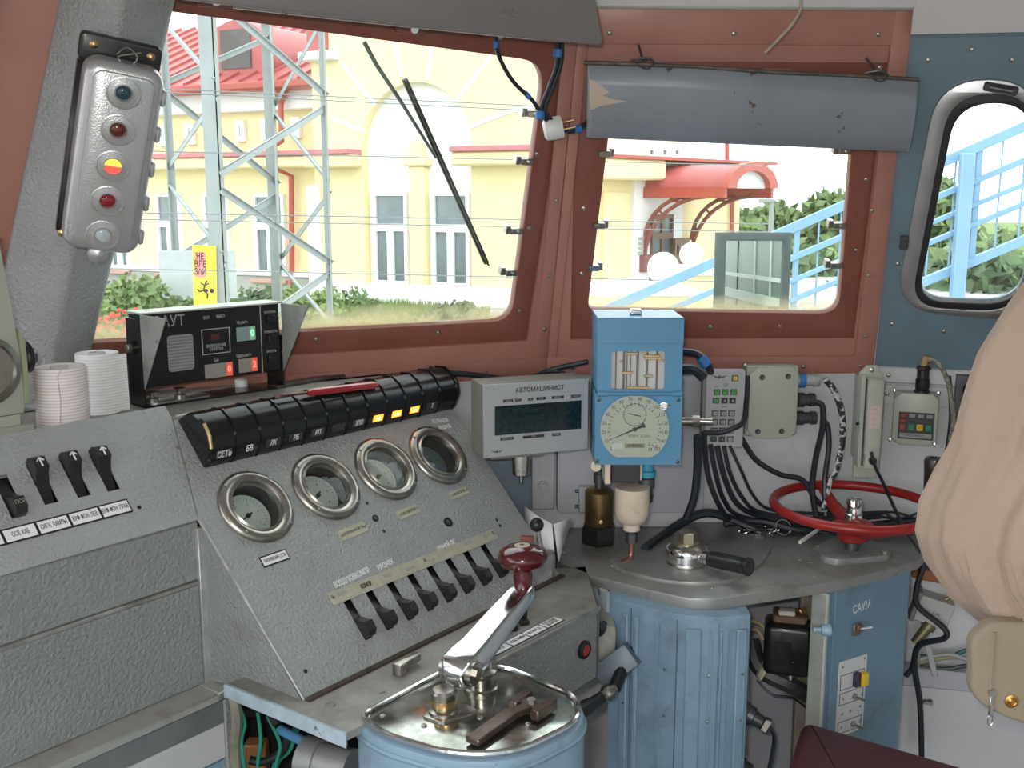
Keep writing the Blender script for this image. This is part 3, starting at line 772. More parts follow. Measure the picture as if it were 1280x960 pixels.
solo('hedge', crown(3.0, 9000, .4, 77, 9.5, .5), LF[0], 'long dense hedge line beyond the trees, behind the mirror and the side window', 'hedge', T(hg.x, 50, GZ + 1.6), kind='stuff')
struct('ground_meadow', MB().box(-6, 40, -9, 60, 0, .02), GRASS2, T(hg.x, 44, GZ))
pl_ = at_y(965, 250, 40)
b_ = MB().cyl((0, 0, 0), (0, 0, pl_.z - GZ), .12, .08).box(-.5, .1, -.1, .1, pl_.z - GZ - .1, pl_.z - GZ + .05, .03)
solo('street_lamp', b_, MASTC, 'thin grey lamp post in front of the trees beyond the station', 'lamp post', T(pl_.x, 40, GZ))

# grass, shrubs and red flowers along the track side
def tuft(n, sx, sy, h, seed, wd_=.012, lean=.25):
    r2 = random.Random(seed); vv, ff = [], []
    for i in range(n):
        x, y = r2.uniform(-sx, sx), r2.uniform(-sy, sy); hh_ = h * r2.uniform(.4, 1.1) * (1 - .5 * abs(x / sx) ** 2); a = r2.uniform(0, PI); dx, dy = math.cos(a) * wd_, math.sin(a) * wd_
        lx, ly = r2.uniform(-lean, lean) * hh_, r2.uniform(-lean, lean) * hh_
        k = len(vv); vv += [(x - dx, y - dy, 0), (x + dx, y + dy, 0), (x + lx * .4 + dx * .7, y + ly * .4 + dy * .7, hh_ * .6), (x + lx * .4 - dx * .7, y + ly * .4 - dy * .7, hh_ * .6), (x + lx, y + ly, hh_)]
        ff += [(k, k + 1, k + 2, k + 3), (k + 3, k + 2, k + 4)]
    me = bpy.data.meshes.new('grass'); me.from_pydata(vv, [], ff); return me
g0 = at_z(490, 404, GZ)
solo('grass_strip', tuft(20000, 4.6, 1.9, .55, 3, .014), GRASS, 'strip of tall green grass between the track and the station', 'grass', T(g0.x - 2.6, g0.y - .6, GZ), kind='stuff')
struct('ground_verge', MB().box(-14, 4.6, -5, 2.4, 0, .03), GRASS2, T(g0.x - 2.6, g0.y - .6, GZ))
for k, (px, py, ds, R_, lab) in enumerate(((150, 352, 17.5, .75, 'leafy green shrub behind the corner post left of the mast'), (180, 366, 15.5, .6, 'green shrub just left of the mast foot'), (305, 366, 21, .7, 'green shrub between the mast legs'), (385, 362, 20, .6, 'green shrub right of the mast near the middle block'), (445, 372, 21, .7, 'green bush at the foot of the middle block'), (565, 382, 20, .5, 'low bush under the right arched window'))):
    c = at_y(px, py, ds)
    solo('shrub', crown(R_, 1500, .07, 50 + k, 1.3), LF[(k + 2) % 3], lab, 'shrub', T(c.x, ds, c.z - R_ * .7), 'shrubs in front of the station')
RF = mat('red_flower', (.6, .05, .04), .6, var=.2)
for k, (px, py) in enumerate(((128, 392), (141, 398), (153, 392), (166, 400), (135, 410), (160, 410))):
    c = at_y(px, py, 11.5); r2 = random.Random(k)
    t = thing('red_flower_plant', 'red flowering plant low behind the left windscreen, ' + ('leftmost of its upper row', 'second of its upper row', 'third of its upper row', 'rightmost, nearest the mast', 'lower, at the left', 'lower, at the right')[k], 'flower', T(c.x, c.y, GZ), 'red flowers low behind the left windscreen')
    part('stem', tuft(40, .12, .12, c.z - GZ, k, .008, .1), GRASS, t)
    b_ = MB()
    for i in range(7): b_.ball((r2.uniform(-.12, .12), r2.uniform(-.12, .12), c.z - GZ - r2.uniform(-.05, .15)), .035, seg=6, sz=.6)
    part('blossom', b_, RF, t)
# overhead and signal wires
for k, (y0, y1) in enumerate(((108, 142), (112, 149), (190, 203), (268, 276), (276, 286), (338, 349))):
    a = at_y(60, y0 - 4, 12.2); b_ = at_y(960, y1 + 4, 12.2 + 3)
    solo('wire', MB().cyl(a, b_, .007, seg=5), mat('grey_wire', (.2, .22, .24), .5) if k == 0 else bpy.data.materials['grey_wire'],
         'thin line wire before the station, ' + ('topmost of the six', 'just below the topmost', 'at the height of the string course', 'upper one across the ground-floor windows', 'second across the ground-floor windows', 'lowest of the six, near the sills')[k], 'wire', None, 'line wires before the station')

# wipers on the left windscreen, outside the glass
def wiper(pl, arm, blade, lab):
    q = pl.off(-.055)
    a = V((*q.uv(*arm[0]), 0)); t = thing('wiper', lab, 'wiper', q.M(a.x, a.y))
    P_ = [V((*q.uv(*p), 0)) - a for p in arm]; part('arm', MB().tube(P_, [.0045, .0045, .004, .003], 6), mat('wiper_metal', (.13, .15, .14), .4, .5) if 'wiper_metal' not in bpy.data.materials else bpy.data.materials['wiper_metal'], t)
    P2 = [V((*q.uv(*p), .008)) - a for p in blade]
    dv = (P2[-1] - P2[0]).normalized(); L2 = (P2[-1] - P2[0]).length
    part('blade', MB().box(0, L2, -.005, .005, 0, .010, .001).box(0, L2, -.0015, .0015, .010, .02), RUB, t, frame(P2[0], dv, V((0, 0, 1)).cross(dv)))
wiper(A, [(455, 52), (470, 80), (500, 125), (545, 197)], [(503, 97), (605, 326)], 'windscreen wiper with grey arm and long black blade outside the left window')

# driver's outside mirror and the train's own side that it shows
Mp = at_y(940, 344, 6.0)
mr_ = thing('side_mirror', 'rectangular outside mirror in a dark frame on a post beyond the right windscreen', 'mirror', frame(Mp, (.999, -.026, 0), (0, .026, 1)) @ Matrix.Diagonal((2, 2, 2, 1)))
DF = mat('dark_mirror_frame', (.05, .075, .075), .5)
part('frame', plate([(-.108, -.118), (.106, -.118), (.106, .122), (-.108, .122)], [[(-.078, -.09), (.086, -.09), (.086, .098), (-.078, .098)]], -.012, .012, .002), DF, mr_)
part('back', MB().box(-.1, .1, -.11, .115, -.016, -.010), DF, mr_)
part('mirror_glass', MB().box(-.08, .088, -.092, .1, -.010, -.004), mat('mirror_silver', (.85, .9, .88), .02, 1.0, var=0), mr_)
part('bracket', MB().tube([(0, -.1, -.02), (0, -.4, -.03), (0, (GZ - Mp.z) / 2 + .01, -.03)], .02, 8), DF, mr_)
TG = mat('train_green', (.035, .13, .085), .35); TS = mat('train_pale_stripe', (.6, .68, .62), .4)
cg = thing('train_carriage', 'green train side with pale stripes, seen only in the outside mirror', 'train', T(2.3, 2.6, 0))
part('body', MB().box(0, .3, -80, 0, -.6, 3.4), TG, cg)
for z_, h_, m_ in ((.45, .05, TS), (.75, .1, TS), (1.0, .04, TS), (1.5, .06, TS), (2.3, .12, TS), (1.9, .05, BLACK)):
    part('stripe', MB().box(-.02, 0, -80, 0, z_, z_ + h_), m_, cg)
yy = -.2
for k in range(14):
    part('rib', MB().box(-.01, 0, yy - .05 - .012 * k, yy, .2, 3.2), TS if k % 3 else BLACK, cg, None); yy -= .55 + .3 * k
# ================================================================ the driver's console
DZ = .88
B0 = at_z(380, 875, DZ)
G = Plane(B0, 38, 47.5)
KM = frame(B0, G.d, -G.h)                      # X along the console, Y away from the driver, Z up
KI = KM.inverted()
GM = KI @ G.M()                                # slope frame inside the console frame
def K(p): return KI @ V(p)
def kz(x, y, z=DZ): q = K(at_z(x, y, z)); return (q.x, q.y)
con = thing('control_console', "grey hammered-paint driver's console with sloped gauge panel below the left windscreen", 'console', KM)
RM = mat('panel_edge_wear', (.36, .36, .34), .35, .6, var=.3, vscale=40)
GC = [(.092, .311), (.241, .311), (.386, .312), (.526, .309)]
SL = [(.160 + .0487 * i, .078) for i in range(8)]
SLL = [G.uv(*q) for q in ((12, 620), (53, 604), (94, 596), (131, 589))]
def slot(u, v, w_=.0088, h=.036): return [(u - w_, v - h), (u + w_, v - h), (u + w_, v + h), (u - w_, v + h)]
LV0 = .317
gp = part('gauge_panel', plate([(0, 0), (.64, 0), (.64, .498), (.035, .5), (-.012, LV0)], [circ(u, v, .044) for u, v in GC] + [slot(*q) for q in SL], -.003, 0), HAM, con, GM)
sp = part('switch_panel', plate([(-.75, LV0), (-.0135, LV0), (.033, .5), (.033, .524), (-.75, .524)], [slot(u, v, .0105, .034) for u, v in SLL], -.003, 0), HAM, con, GM)
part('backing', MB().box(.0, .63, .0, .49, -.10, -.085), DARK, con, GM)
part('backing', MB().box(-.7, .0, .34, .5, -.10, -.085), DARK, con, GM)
part('edge_strip', MB().tube([(-.0, .0, 0), (-.013, LV0, 0)], .0022, 6), RM, con, GM)
# vertical faces
top = LV0 * math.sin(math.radians(47.5)); yb = LV0 * math.cos(math.radians(47.5))
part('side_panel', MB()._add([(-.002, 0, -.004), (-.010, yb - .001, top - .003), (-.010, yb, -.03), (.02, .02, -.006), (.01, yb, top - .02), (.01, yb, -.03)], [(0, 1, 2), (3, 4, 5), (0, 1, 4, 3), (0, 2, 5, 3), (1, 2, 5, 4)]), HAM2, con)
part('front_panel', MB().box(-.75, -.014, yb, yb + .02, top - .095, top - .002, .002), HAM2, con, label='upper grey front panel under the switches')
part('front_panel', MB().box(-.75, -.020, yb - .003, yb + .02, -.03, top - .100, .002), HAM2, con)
part('joint_strip', MB().box(-.75, -.02, yb - .005, yb + .01, top - .1005, top - .0945, .001), RM, con)
part('corner_angle', MB().box(-.02, -.006, yb - .006, yb + .004, -.03, top - .012, .001), mat('bare_grey_edge', (.4, .41, .4), .4, .3, var=.2, vscale=30), con)
# base under the left wing: sill, dark strip, pale band, blue panels
part('sill', MB().box(-.75, -.008, yb - .05, yb + .02, -.045, -.03, .003), mat('sill_paint', (.33, .34, .32), .45, dirt=((.2, .1, .05), .5, 8)), con)
part('sill_strip', MB().box(-.75, -.012, yb - .042, yb, -.085, -.045, .001), mat('brushed_strip', (.22, .24, .24), .4, .3, var=.2), con)
part('white_band', MB().box(-.75, -.014, yb - .040, yb, -.145, -.086, .001), WALLW, con)
part('blue_panel', MB().box(-.75, -.014, yb - .036, yb, -.80, -.148, .002), CABB, con)
part('panel_bead', MB().box(-.75, -.05, yb - .04, yb - .034, -.20, -.192, .001).box(-.062, -.054, yb - .04, yb - .034, -.4, -.2, .001), CABB, con)
part('sill_corner', MB().box(-.03, .012, yb - .05, yb + .02, -.044, -.029, .002), bpy.data.materials['sill_paint'], con)
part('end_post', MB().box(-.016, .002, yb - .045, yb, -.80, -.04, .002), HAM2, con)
b = MB().cyl((-.13, yb - .036, -.185), (-.13, yb - .05, -.185), .026, seg=24).cyl((-.13, yb - .05, -.185), (-.13, yb - .056, -.185), .018, .014, seg=20)
part('round_cover', b, CABB, con)
# top ledge up to the wall
wa = K(A.P(-1.25, 0, .0)); wb = K(A.P(-.1, 0, .0)); ZT = .369
yat = lambda u: wa.y + (wb.y - wa.y) * (u - wa.x) / (wb.x - wa.x)
part('top_ledge', MB().prism([(-.75, .352), (.034, .352), (.034, .334), (.64, .334), (.64, yat(.64)), (wa.x, wa.y), (-.75, wa.y)], ZT - .004, ZT, bev=.001), LEDGE, con)
part('ledge_lip', MB().tube([(.04, .338, ZT), (.64, .336, ZT)], .003, 6), RM, con)
part('ledge_strip', MB().box(.3, .62, .40, .43, ZT, ZT + .006, .001), mat('dark_worn_strip', (.06, .05, .045), .5, var=.4, vscale=30), con)
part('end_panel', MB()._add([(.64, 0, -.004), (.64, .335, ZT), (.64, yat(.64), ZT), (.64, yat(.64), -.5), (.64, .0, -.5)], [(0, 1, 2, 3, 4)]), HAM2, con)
# lower desk strip with its front face
dk = [(-.036, .132), (-.026, -.118), (.245, -.122), (.556, -.144), kz(735, 712), (.64, .02), (.64, .06)]
part('desk_strip', MB().prism([(-.036, .132), (-.026, -.118), (.556, -.142), kz(732, 708), (.64, .05)], -.012, 0, bev=.001), LEDGE, con)
part('desk_flange', MB().prism([(-.042, .132), (-.032, -.122), (-.026, -.118), (-.036, .132)], -.02, .001, bev=.001), mat('pale_blue_flange', (.36, .44, .5), .5, var=.2, vscale=30, chips=((.16, .14, .12), .3, 40)), con)
part('seam_gap', MB().box(.0, .64, -.012, -.002, .0, .004), mat('grimy_seam', (.05, .035, .025), .8, var=.4, vscale=40), con)
FM = frame((.25, -.137, 0), (.306, -.006, 0), (0, 0, 1))
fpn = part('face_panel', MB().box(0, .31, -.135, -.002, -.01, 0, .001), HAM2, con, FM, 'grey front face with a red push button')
part('face_edge', MB().box(-.02, .312, -.008, 0, -.002, .004, .001), RM, con, FM)
part('face_end', MB().box(.302, .312, -.135, -.012, -.19, 0, .001), HAM2, con, FM)
u0, v0 = .262, -.066
part('button_ring', MB().lathe([(.0165, 0), (.0165, .006), (.012, .009), (.011, .004)], None, 24, cap=False), BLACK, con, FM @ T(u0, v0, 0))
part('push_button', MB().lathe([(1e-5, .004), (.0105, .004), (.0105, .007), (1e-5, .0075)], None, 20), mat('red_button', (.45, .03, .03), .35), con, FM @ T(u0, v0, 0), 'red push button')
# sticker labels along the desk strip
def sticker_row(pl_M, x0, y0, dx, w_, h, words, sz, sx=.55):
    for i, t_ in enumerate(words):
        x = x0 + dx * i
        l_ = part('label_card', MB().box(x, x + w_, y0, y0 + h, 0, .0008), BLACK, con, pl_M)
        part('label_face', MB().box(x + .002, x + w_ - .002, y0 + .0025, y0 + h - .0025, .0008, .0012), PAPER, l_)
        text(t_, sz, INK, l_, T(x + w_ / 2, y0 + h / 2, .0014), sx=sx)
DM = frame((.25, -.132, 0), (.306, -.006, 0), (0, 1, 0))
sticker_row(DM, .035, .004, .046, .046, .025, ['БЛОК. Д1', 'ПОДЖ. ЛАМПЫ', 'ВКЛ. ВЕНТ. Д1', 'ОТКЛ. ЗАЗЕМЛ.\nДВ. ВЕНТИЛ.'], .0095, .5)
tog = MB().box(-.008, .008, -.012, .02, 0, .008, .002).box(-.009, .009, .004, .022, .006, .022, .003).mesh('toggle')
for u in (.10, .134, .165): part('toggle', tog, BLACK, con, DM @ T(u, .052, 0) @ R('Z', -35))
# sloping panel fittings
lev = MB().prism([(-.034, -.006), (-.034, .012), (-.026, .020), (-.010, .021), (-.006, .014), (.006, .0), (.034, -.010), (.034, -.016)], -.0076, .0076, frame((0, 0, 0), (0, 1, 0), (0, 0, 1)), bev=.0)
lev = MB()
lev._add([(x, y, z) for x in (-.0078, .0078) for (y, z) in ((-.034, -.012), (-.035, .010), (-.029, .019), (-.013, .020), (-.009, .012), (.004, -.002), (.034, -.012))],
         [(0, 1, 2, 3, 4, 5, 6), tuple(range(13, 6, -1))] + [(i, (i + 1) % 7, 7 + (i + 1) % 7, 7 + i) for i in range(7)])
levm = lev.mesh('rocker_switch', 20)
ROCK = mat('rocker_black', (.022, .021, .022), .3, var=.3, vscale=30)
for i, (u, v) in enumerate(SL): part('rocker_switch', levm, ROCK, con, GM @ T(u, v, 0))
wellm = plate(slot(0, 0, .0115, .038), [slot(0, 0, .0087, .0355)], 0, .0012)
arrow = MB().box(-.0009, .0009, -.007, .006, 0, .0006).box(-.0008, .0008, 0, .0065, 0, .0006, M=T(0, .006, 0) @ R('Z', 140)).box(-.0008, .0008, 0, .0065, 0, .0006, M=T(0, .006, 0) @ R('Z', -140)).mesh('arrow')
for i, (u, v) in enumerate(SLL):
    if i == 0:
        s_ = part('rocker_switch', levm, ROCK, con, GM @ T(u, v, 0), 'rocker switch pushed down with red lettering')
        text('ПСР', .009, mat('dim_lettering', (.3, .28, .26), .6, var=0), s_, T(0, -.0215, .0205), sx=.8)
    else:
        s_ = part('rocker_switch', levm, ROCK, con, GM @ T(u, v, 0) @ R('Z', 180) @ Matrix.Diagonal((1.2, 1.1, 1.05, 1)), 'rocker switch pushed up with a white arrow')
        part('arrow', arrow, PAINTW, s_, T(0, -.021, .0208) @ R('Z', 180))
LU0 = G.uv(4, 672); LU1 = G.uv(163, 633)
wl = (LU1[0] - LU0[0]) / 4
sticker_row(GM, LU0[0] - wl, (LU0[1] + LU1[1]) / 2 - .0105, wl, wl, .023, ['ОСВ. ПУЛЬТА', 'ОСВ. КАБ', 'СИГН. ЛАМПЫ', 'БУФ-ФОН. ЛЕВ.', 'БУФ-ФОН. ПРАВ.'], .0105, .5)
# "mains voltage" card and the riveted tags
def tag_plate(u, v, w_, h, s_, rot=0, bent=0):
    t_ = part('tag_plate', MB().prism(rpoly([(-w_, -h), (w_, -h), (w_, h), (-w_, h)], .003), 0, .0012), TAG, con, GM @ T(u, v, 0) @ R('Z', rot))
    if s_: text(s_, .0075, INK, t_, T(0, 0, .0013), sx=.62)
    for x in (-w_ + .004, w_ - .004): part('rivet', rivet, SCREWM, t_, T(x, 0, .0012))
    return t_
rivet = MB().lathe([(.0028, 0), (.0025, .001), (1e-5, .0018)], None, 10).mesh('rivet')
sticker_row(GM, G.uv(328, 706)[0], G.uv(328, 706)[1] - .006, .052, .052, .019, ['НАПРЯЖЕНИЕ СЕТИ'], .0085, .5)
tag_plate(*G.uv(441, 664), .031, .0095, 'НАПОРНАЯ МАГИСТР.', 3)
tag_plate(*G.uv(510, 640), .027, .0085, 'ТОРМ. ЦИЛИНДР', 3)
tag_plate(*G.uv(574, 616), .025, .008, 'МАГИСТРАЛЬ', 2)
# long tag strip above the rockers
a, b_ = G.uv(412, 748), G.uv(622, 672)
ln = part('tag_strip', MB().box(0, b_[0] - a[0], -.011, .011, 0, .0015, .0005), TAG, con, GM @ T(a[0], (a[1] + b_[1]) / 2 + .003, 0))
Wd = b_[0] - a[0]
for i, s_ in enumerate(['КОМПР.', 'КОМПР.', 'ВОЗДУХ.', 'ПРОЖЕКТ.', 'ПЕСОК', 'ОТПУСК', 'УПРАВЛ.', 'РЕЗЕРВ']):
    x = Wd * (i + .5) / 8
    part('engraved_frame', plate(rrect(x - .02, x + .02, -.0085, .0085, .002, 2), [rrect(x - .0192, x + .0192, -.0077, .0077, .002, 2)], .0015, .0018), GREYL, ln)
    text(s_, .0085 if i != 1 else .011, INK if i == 1 else GREYL, ln, T(x, 0 if i == 1 else rnd.choice((-.002, .002)), .002), sx=.6, bold=.0003 if i == 1 else 0)
for x in (.006, Wd * .53, Wd - .006): part('rivet', rivet, SCREWM, ln, T(x, .003, .0015) @ Matrix.Diagonal((1.4, 1.4, 1.2, 1)))
# hand-painted words
def scrawl(s_, p, size, rot=0, sx=.75): text(s_, size, PAINTW, con, GM @ T(*G.uv(*p), .0004) @ R('Z', rot), name='painted_words', sx=sx, bold=.0003)
scrawl('ВОЗДУХОВКОМПР', (440, 722), .014, 3, .62); scrawl('ПРОЖЕК', (482, 706), .0125, 4, .7)
scrawl('РУЧНОЙ ДК', (558, 682), .0125, 3, .62)
scrawl('КОЛЬЦОВ', (550, 526), .012, -6, .75); scrawl('АНДРЕЙ', (556, 534), .011, -6, .75)
# small holes, bosses and screws on the panel
for (x, y), r_ in (((469, 648), .0065), ((560, 653), .0095)):
    q = part('boss', MB().lathe([(r_, 0), (r_, .0015), (r_ * .8, .002), (r_ * .75, .0005), (1e-5, .0005)], None, 20), BLACK, con, GM @ T(*G.uv(x, y), 0))
    part('boss_core', MB().lathe([(r_ * .6, 0), (r_ * .55, .002), (1e-5, .0026)], None, 12), DGREY, q)
for x, y in ((382, 839), (174, 634), (459, 629), (480, 664), (621, 650), (625, 657)):
    part('screw_hole', MB().lathe([(.0035, 0), (.003, .0006), (1e-5, .0006)], None, 10), BLACK, con, GM @ T(*G.uv(x, y), 0))
for x, y in ((221, 559), (231, 579), (620, 646)): part('screw', rivet, BRASSB, con, GM @ T(*G.uv(x, y), 0))
for x, y in ((188, 862), (285, 853)): part('screw', rivet, SCREWM, con, T(*[float(k) for k in (K(at_y(x, y, 1.52)).x, yb - .004)], K(at_y(x, y, 1.52)).z) @ R('X', 90))
# gauges
def gauge(u, v, ang, dial, kind, lab):
    M_ = GM @ T(u, v, 0)
    R1, R2 = .066, .0425
    b2 = MB().lathe([(R1, -.001), (R1, .003), (R1 - .003, .007), (R1 - .010, .0095), (R1 - .016, .008), (R2 + .004, .0055), (R2 + .001, .008), (R2, .006), (R2, -.004)], None, 48, cap=False)
    g_ = part('gauge', b2, NICK, con, M_, lab)
    part('case', MB().lathe([(R2 + .002, -.004), (R2 + .002, -.034), (1e-5, -.034)], None, 32, cap=False), BLACK, g_)
    part('dial', MB().lathe([(1e-5, -.030), (R2 - .002, -.030), (R2 - .002, -.0305)], None, 32), dial, g_)
    tk = MB()
    for i in range(26):
        a_ = math.radians(225 - 270 * i / 25); r0 = .031 if i % 5 else .028
        tk.box(r0, .034, -.0003, .0003, -.0299, -.0296, M=R('Z', math.degrees(a_)))
    part('tick_marks', tk, INK, g_)
    for i in range(6):
        a_ = math.radians(225 - 54 * i); text(str(i * kind), .0062, INK, g_, T(.0235 * math.cos(a_), .0235 * math.sin(a_), -.0297), sx=.8)
    ndl = MB()._add([(-.010, -.0016, -.027), (.028, -.0004, -.027), (.028, .0004, -.027), (-.010, .0016, -.027)], [(0, 1, 2, 3)]).lathe([(.004, -.029), (.004, -.025), (1e-5, -.024)], None, 12)
    part('needle', ndl, BLACK, g_, R('Z', ang))
    part('lens', MB().lathe([(1e-5, .003), (R2 * .5, .0026), (R2, .0005)], None, 32), LENS, g_)
    for k in range(4):
        a_ = math.radians(40 + 90 * k); part('screw', rivet, SCREWM, g_, T((R1 - .006) * math.cos(a_), (R1 - .006) * math.sin(a_), .0085))
    return g_
LENS = glassmat('gauge_glass', tint=(.9, .93, .92), dust=.02, rough=.03)
gauge(*GC[0], 200, DIALW, 1, 'round gauge with white dial, left-hand')
gauge(*GC[1], 215, DIALW, 4, 'round gauge with white dial, second')
gauge(*GC[2], 190, DIAL, 2, 'round gauge with cream dial')
gauge(*GC[3], 230, mat('dark_dial', (.12, .17, .18), .3), 3, 'round gauge with dark dial')
# latch lever on the desk strip
lt = kz(500, 842)
b2 = MB().cyl((0, 0, 0), (0, 0, .016), .011, seg=20).prism(rpoly([(-.009, -.009), (.045, -.006), (.045, .006), (-.009, .009)], .004), .006, .017, bev=.002)
solo('latch_lever', b2, NICK, 'worn nickel latch lever lying on the desk strip before the panel', 'lever', KM @ T(*lt, .0015) @ R('Z', 3))
part('screw', MB().lathe([(.008, 0), (.0075, .002), (1e-5, .003)], None, 12), LEDGE, con, T(*kz(412, 882), 0))
for x, y in ((478, 866), (478, 866)):
    part('painted_mark', MB().box(-.006, .006, -.0005, .0005, 0, .0004).box(-.0005, .0005, -.006, .006, 0, .0004), PAINTW, con, T(*kz(x, y), .0002))

# ---------------------------------------------------------------- row of indicator lamps
st = thing('indicator_lamp_row', 'black row of hooded indicator lamp modules across the top of the gauge panel', 'indicator lamps', G.M(.047, .399, 0))
P5 = [(0, 0), (0, .012), (.013, .036), (.030, .047), (.052, .050), (.074, .044), (.09, .026), (.096, .0)]
def mod_mesh(w_, lip):
    q = MB(); r1 = [(0, y, z) for y, z in P5]; r2 = [(w_, y, z) for y, z in P5]
    q.loft([r1, r2]); 
    c = (.045, .015)
    big = lambda x: [(x, c[0] + (y - c[0]) * 1.03, max(0, c[1] + (z - c[1]) * 1.09)) for y, z in P5]
    q.loft([big(w_ - .004), big(w_ - .0012)])
    return q.mesh('lamp_module', 30)
mm = mod_mesh(.0488, 1)
wdir = V((0, .013, .024)).normalized(); wn = V((1, 0, 0)).cross(wdir)
WF = mat('dark_window', (.05, .045, .045), .4)
LIT = mat('lit_orange_lamp', (1, .3, .04), .4, var=0, emit=((1, .22, .02), 2.2))
LIT2 = mat('lit_yellow_core', (1, .6, .2), .4, var=0, emit=((1, .55, .12), 3.0))
labs = ['СЕТЬ', 'БВ', 'ЛК', 'РБ', 'РП', '', 'ЗПО', '*', '*', '*', 'Т', '']
for i, s_ in enumerate(labs):
    md = part('lamp_module', mm, BLACKP, st, T(.0492 * i, 0, 0), 'lamp module with a lit orange window' if s_ == '*' else None)
    wm = frame(V((.0235, .0062, .0232)), (1, 0, 0), wdir)
    if s_ == '*':
        part('lamp_window', MB().box(-.0125, .0125, -.0068, .0068, 0, .0012, .0004), LIT, md, wm, 'glowing orange window')
        part('lamp_glow', MB().box(-.006, .006, -.003, .003, .0012, .0016), LIT2, md, wm)
    elif i < 11:
        if i != 1: part('lamp_window', MB().box(-.015, .015, -.0075, .0075, 0, .0012, .0004), WF, md, wm)
        if s_: text(s_, .0155 if i in (0, 1) else .0135, PAINTW, md, wm @ T(0, 0, .0018), sx=.7, bold=.0003)
    sc1 = part('screw', rivet, SCREWM, md, T(.024, .004, .006) @ R('X', 75))
part('end_cap', MB().loft([[(x, y * k + .045 * (1 - k), z * k) for y, z in P5] for x, k in ((0, 1), (-.006, .96))]), BLACKP, st)
part('end_cap', MB().loft([[(x, y * k + .045 * (1 - k), z * k) for y, z in P5] for x, k in ((.59, 1), (.602, .9))]), BLACKP, st)
part('gilt_wear', MB().tube([(-.003, y, z) for y, z in P5[2:5]], .003, 6), mat('bare_brass_wear', (.4, .3, .15), .35, .8, var=.3, vscale=60), st)
# red screwdriver lying on the lamps
sa, sb_ = G.off(.056).hit(384, 491), G.off(.056).hit(472, 481)
REDT = mat('red_translucent_handle', (.35, .02, .03), .15, var=.2, coat=.5)
dv = (sb_ - sa); M_ = frame(sa, dv, G.n.cross(dv.normalized())); hl = dv.length
sd = thing('screwdriver', 'screwdriver with red translucent handle lying on the lamp row', 'screwdriver', M_)
part('handle', MB().lathe([(1e-5, 0), (.005, .001), (.0068, .012), (.0072, .03), (.0068, hl - .01), (.0055, hl - .002), (1e-5, hl)], R('Y', 90), 8), REDT, sd)
part('shaft', MB().cyl((-.055, 0, 0), (0, 0, 0), .0028, seg=8).box(-.068, -.05, -.004, .004, -.001, .001), mat('rusty_shaft', (.15, .08, .06), .4, .7), sd)

# ---------------------------------------------------------------- speed / distance display on its bracket
sa, sb_ = at_z(182, 511, B0.z + ZT), at_z(356, 485, B0.z + ZT)
dv = sb_ - sa; W = dv.length
SM = frame(sa, dv, (0, 0, 1))                 # X right, Y up, Z to the driver
d_ = thing('speed_display', 'black speed display unit with grey side hoods and red digits on a bracket', 'display unit', SM)
part('bracket', MB().box(0, W, 0, .004, -.055, .0, .0005).box(0, .003, .0, .15, -.055, .0, .0005).box(W - .003, W, 0, .1, -.055, 0, .0005), BLACKP, d_)
part('mounting_plate', MB().prism(rrect(.01, .13, .004, .045, .02), 0, .002, R('X', -90) @ T(0, 0, .004)) , ALU, d_)
HB, HT = .034, .158
part('body', MB().box(.003, W - .003, HB, HT, -.05, -.004, .002), BLACKP, d_)
part('top_cover', MB().box(0, W, HT, HT + .003, -.052, .004, .0005), mat('pale_green_top', (.5, .53, .47), .4), d_)
part('front_panel', MB().box(.006, W - .006, HB + .002, HT - .001, -.004, -.002), mat('black_front', (.012, .012, .014), .25, var=0), d_)
hood = mat('grey_hood', (.27, .28, .265), .45, dirt=((.1, .09, .08), .5, 20), chips=((.04, .03, .03), .2, 30))
fl = .082
part('side_hood', MB()._add([(0, HT, -.0), (.004, HT, fl), (.0, HB - .002, .0), (.0015, HT, 0), (.0055, HT, fl), (.0015, HB - .002, 0)], [(0, 1, 2), (3, 4, 5), (0, 1, 4, 3), (1, 2, 5, 4), (0, 2, 5, 3)]), hood, d_, label='grey triangular side hood')
part('side_hood', MB()._add([(W, HT, 0), (W + .004, HT, fl), (W, HB, 0), (W - .0015, HT, 0), (W + .0025, HT, fl), (W - .0015, HB, 0)], [(0, 1, 2), (3, 4, 5), (0, 1, 4, 3), (1, 2, 5, 4), (0, 2, 5, 3)]), hood, d_, label='grey triangular side hood')
part('side_knob', MB().lathe([(.012, 0), (.012, .004), (.006, .005), (.006, .010), (1e-5, .011)], T(0, .1, -.03) @ R('Y', -90), 16), BLACKP, d_)
part('side_bolt', MB().hexnut(.007, 0, .008, T(-.004, .1, -.03) @ R('Y', -90)), SCREWM, d_)
zf = -.0018
def dtx(s_, x, y, sz, sx=.75, m=None): text(s_, sz, m or PAPER, d_, T(x * W, HB + y * (HT - HB), zf), sx=sx)
GT = mat('pale_print', (.45, .47, .45), .5, var=0)
text('САУТ', .026, PAPER, d_, T(.19 * W, HB + .87 * (HT - HB), zf), sx=.85)
text('САУТ', .026, bpy.data.materials['black_front'], d_, T(.19 * W, HB + .87 * (HT - HB), zf + .0004), sx=.85, bold=-.0006)
sg_ = part('speaker_grille', MB().prism(rrect(.17 * W, .345 * W, HB + .18 * .124, HB + .68 * .124, .006), -.003, -.0015), mat('grille_grey', (.36, .37, .36), .4, .4), d_)
for i in range(11): part('slat', MB().box(.175 * W, .34 * W, 0, .0016, -.0015, -.0002), mat('slat_grey', (.22, .23, .23), .4, .4) if i == 0 else bpy.data.materials['slat_grey'], sg_, T(0, HB + .025 + i * .0054, 0))
dtx('ВКЛ', .445, .88, .0075, m=GT); dtx('ВЫКЛ', .545, .885, .0075, m=GT)
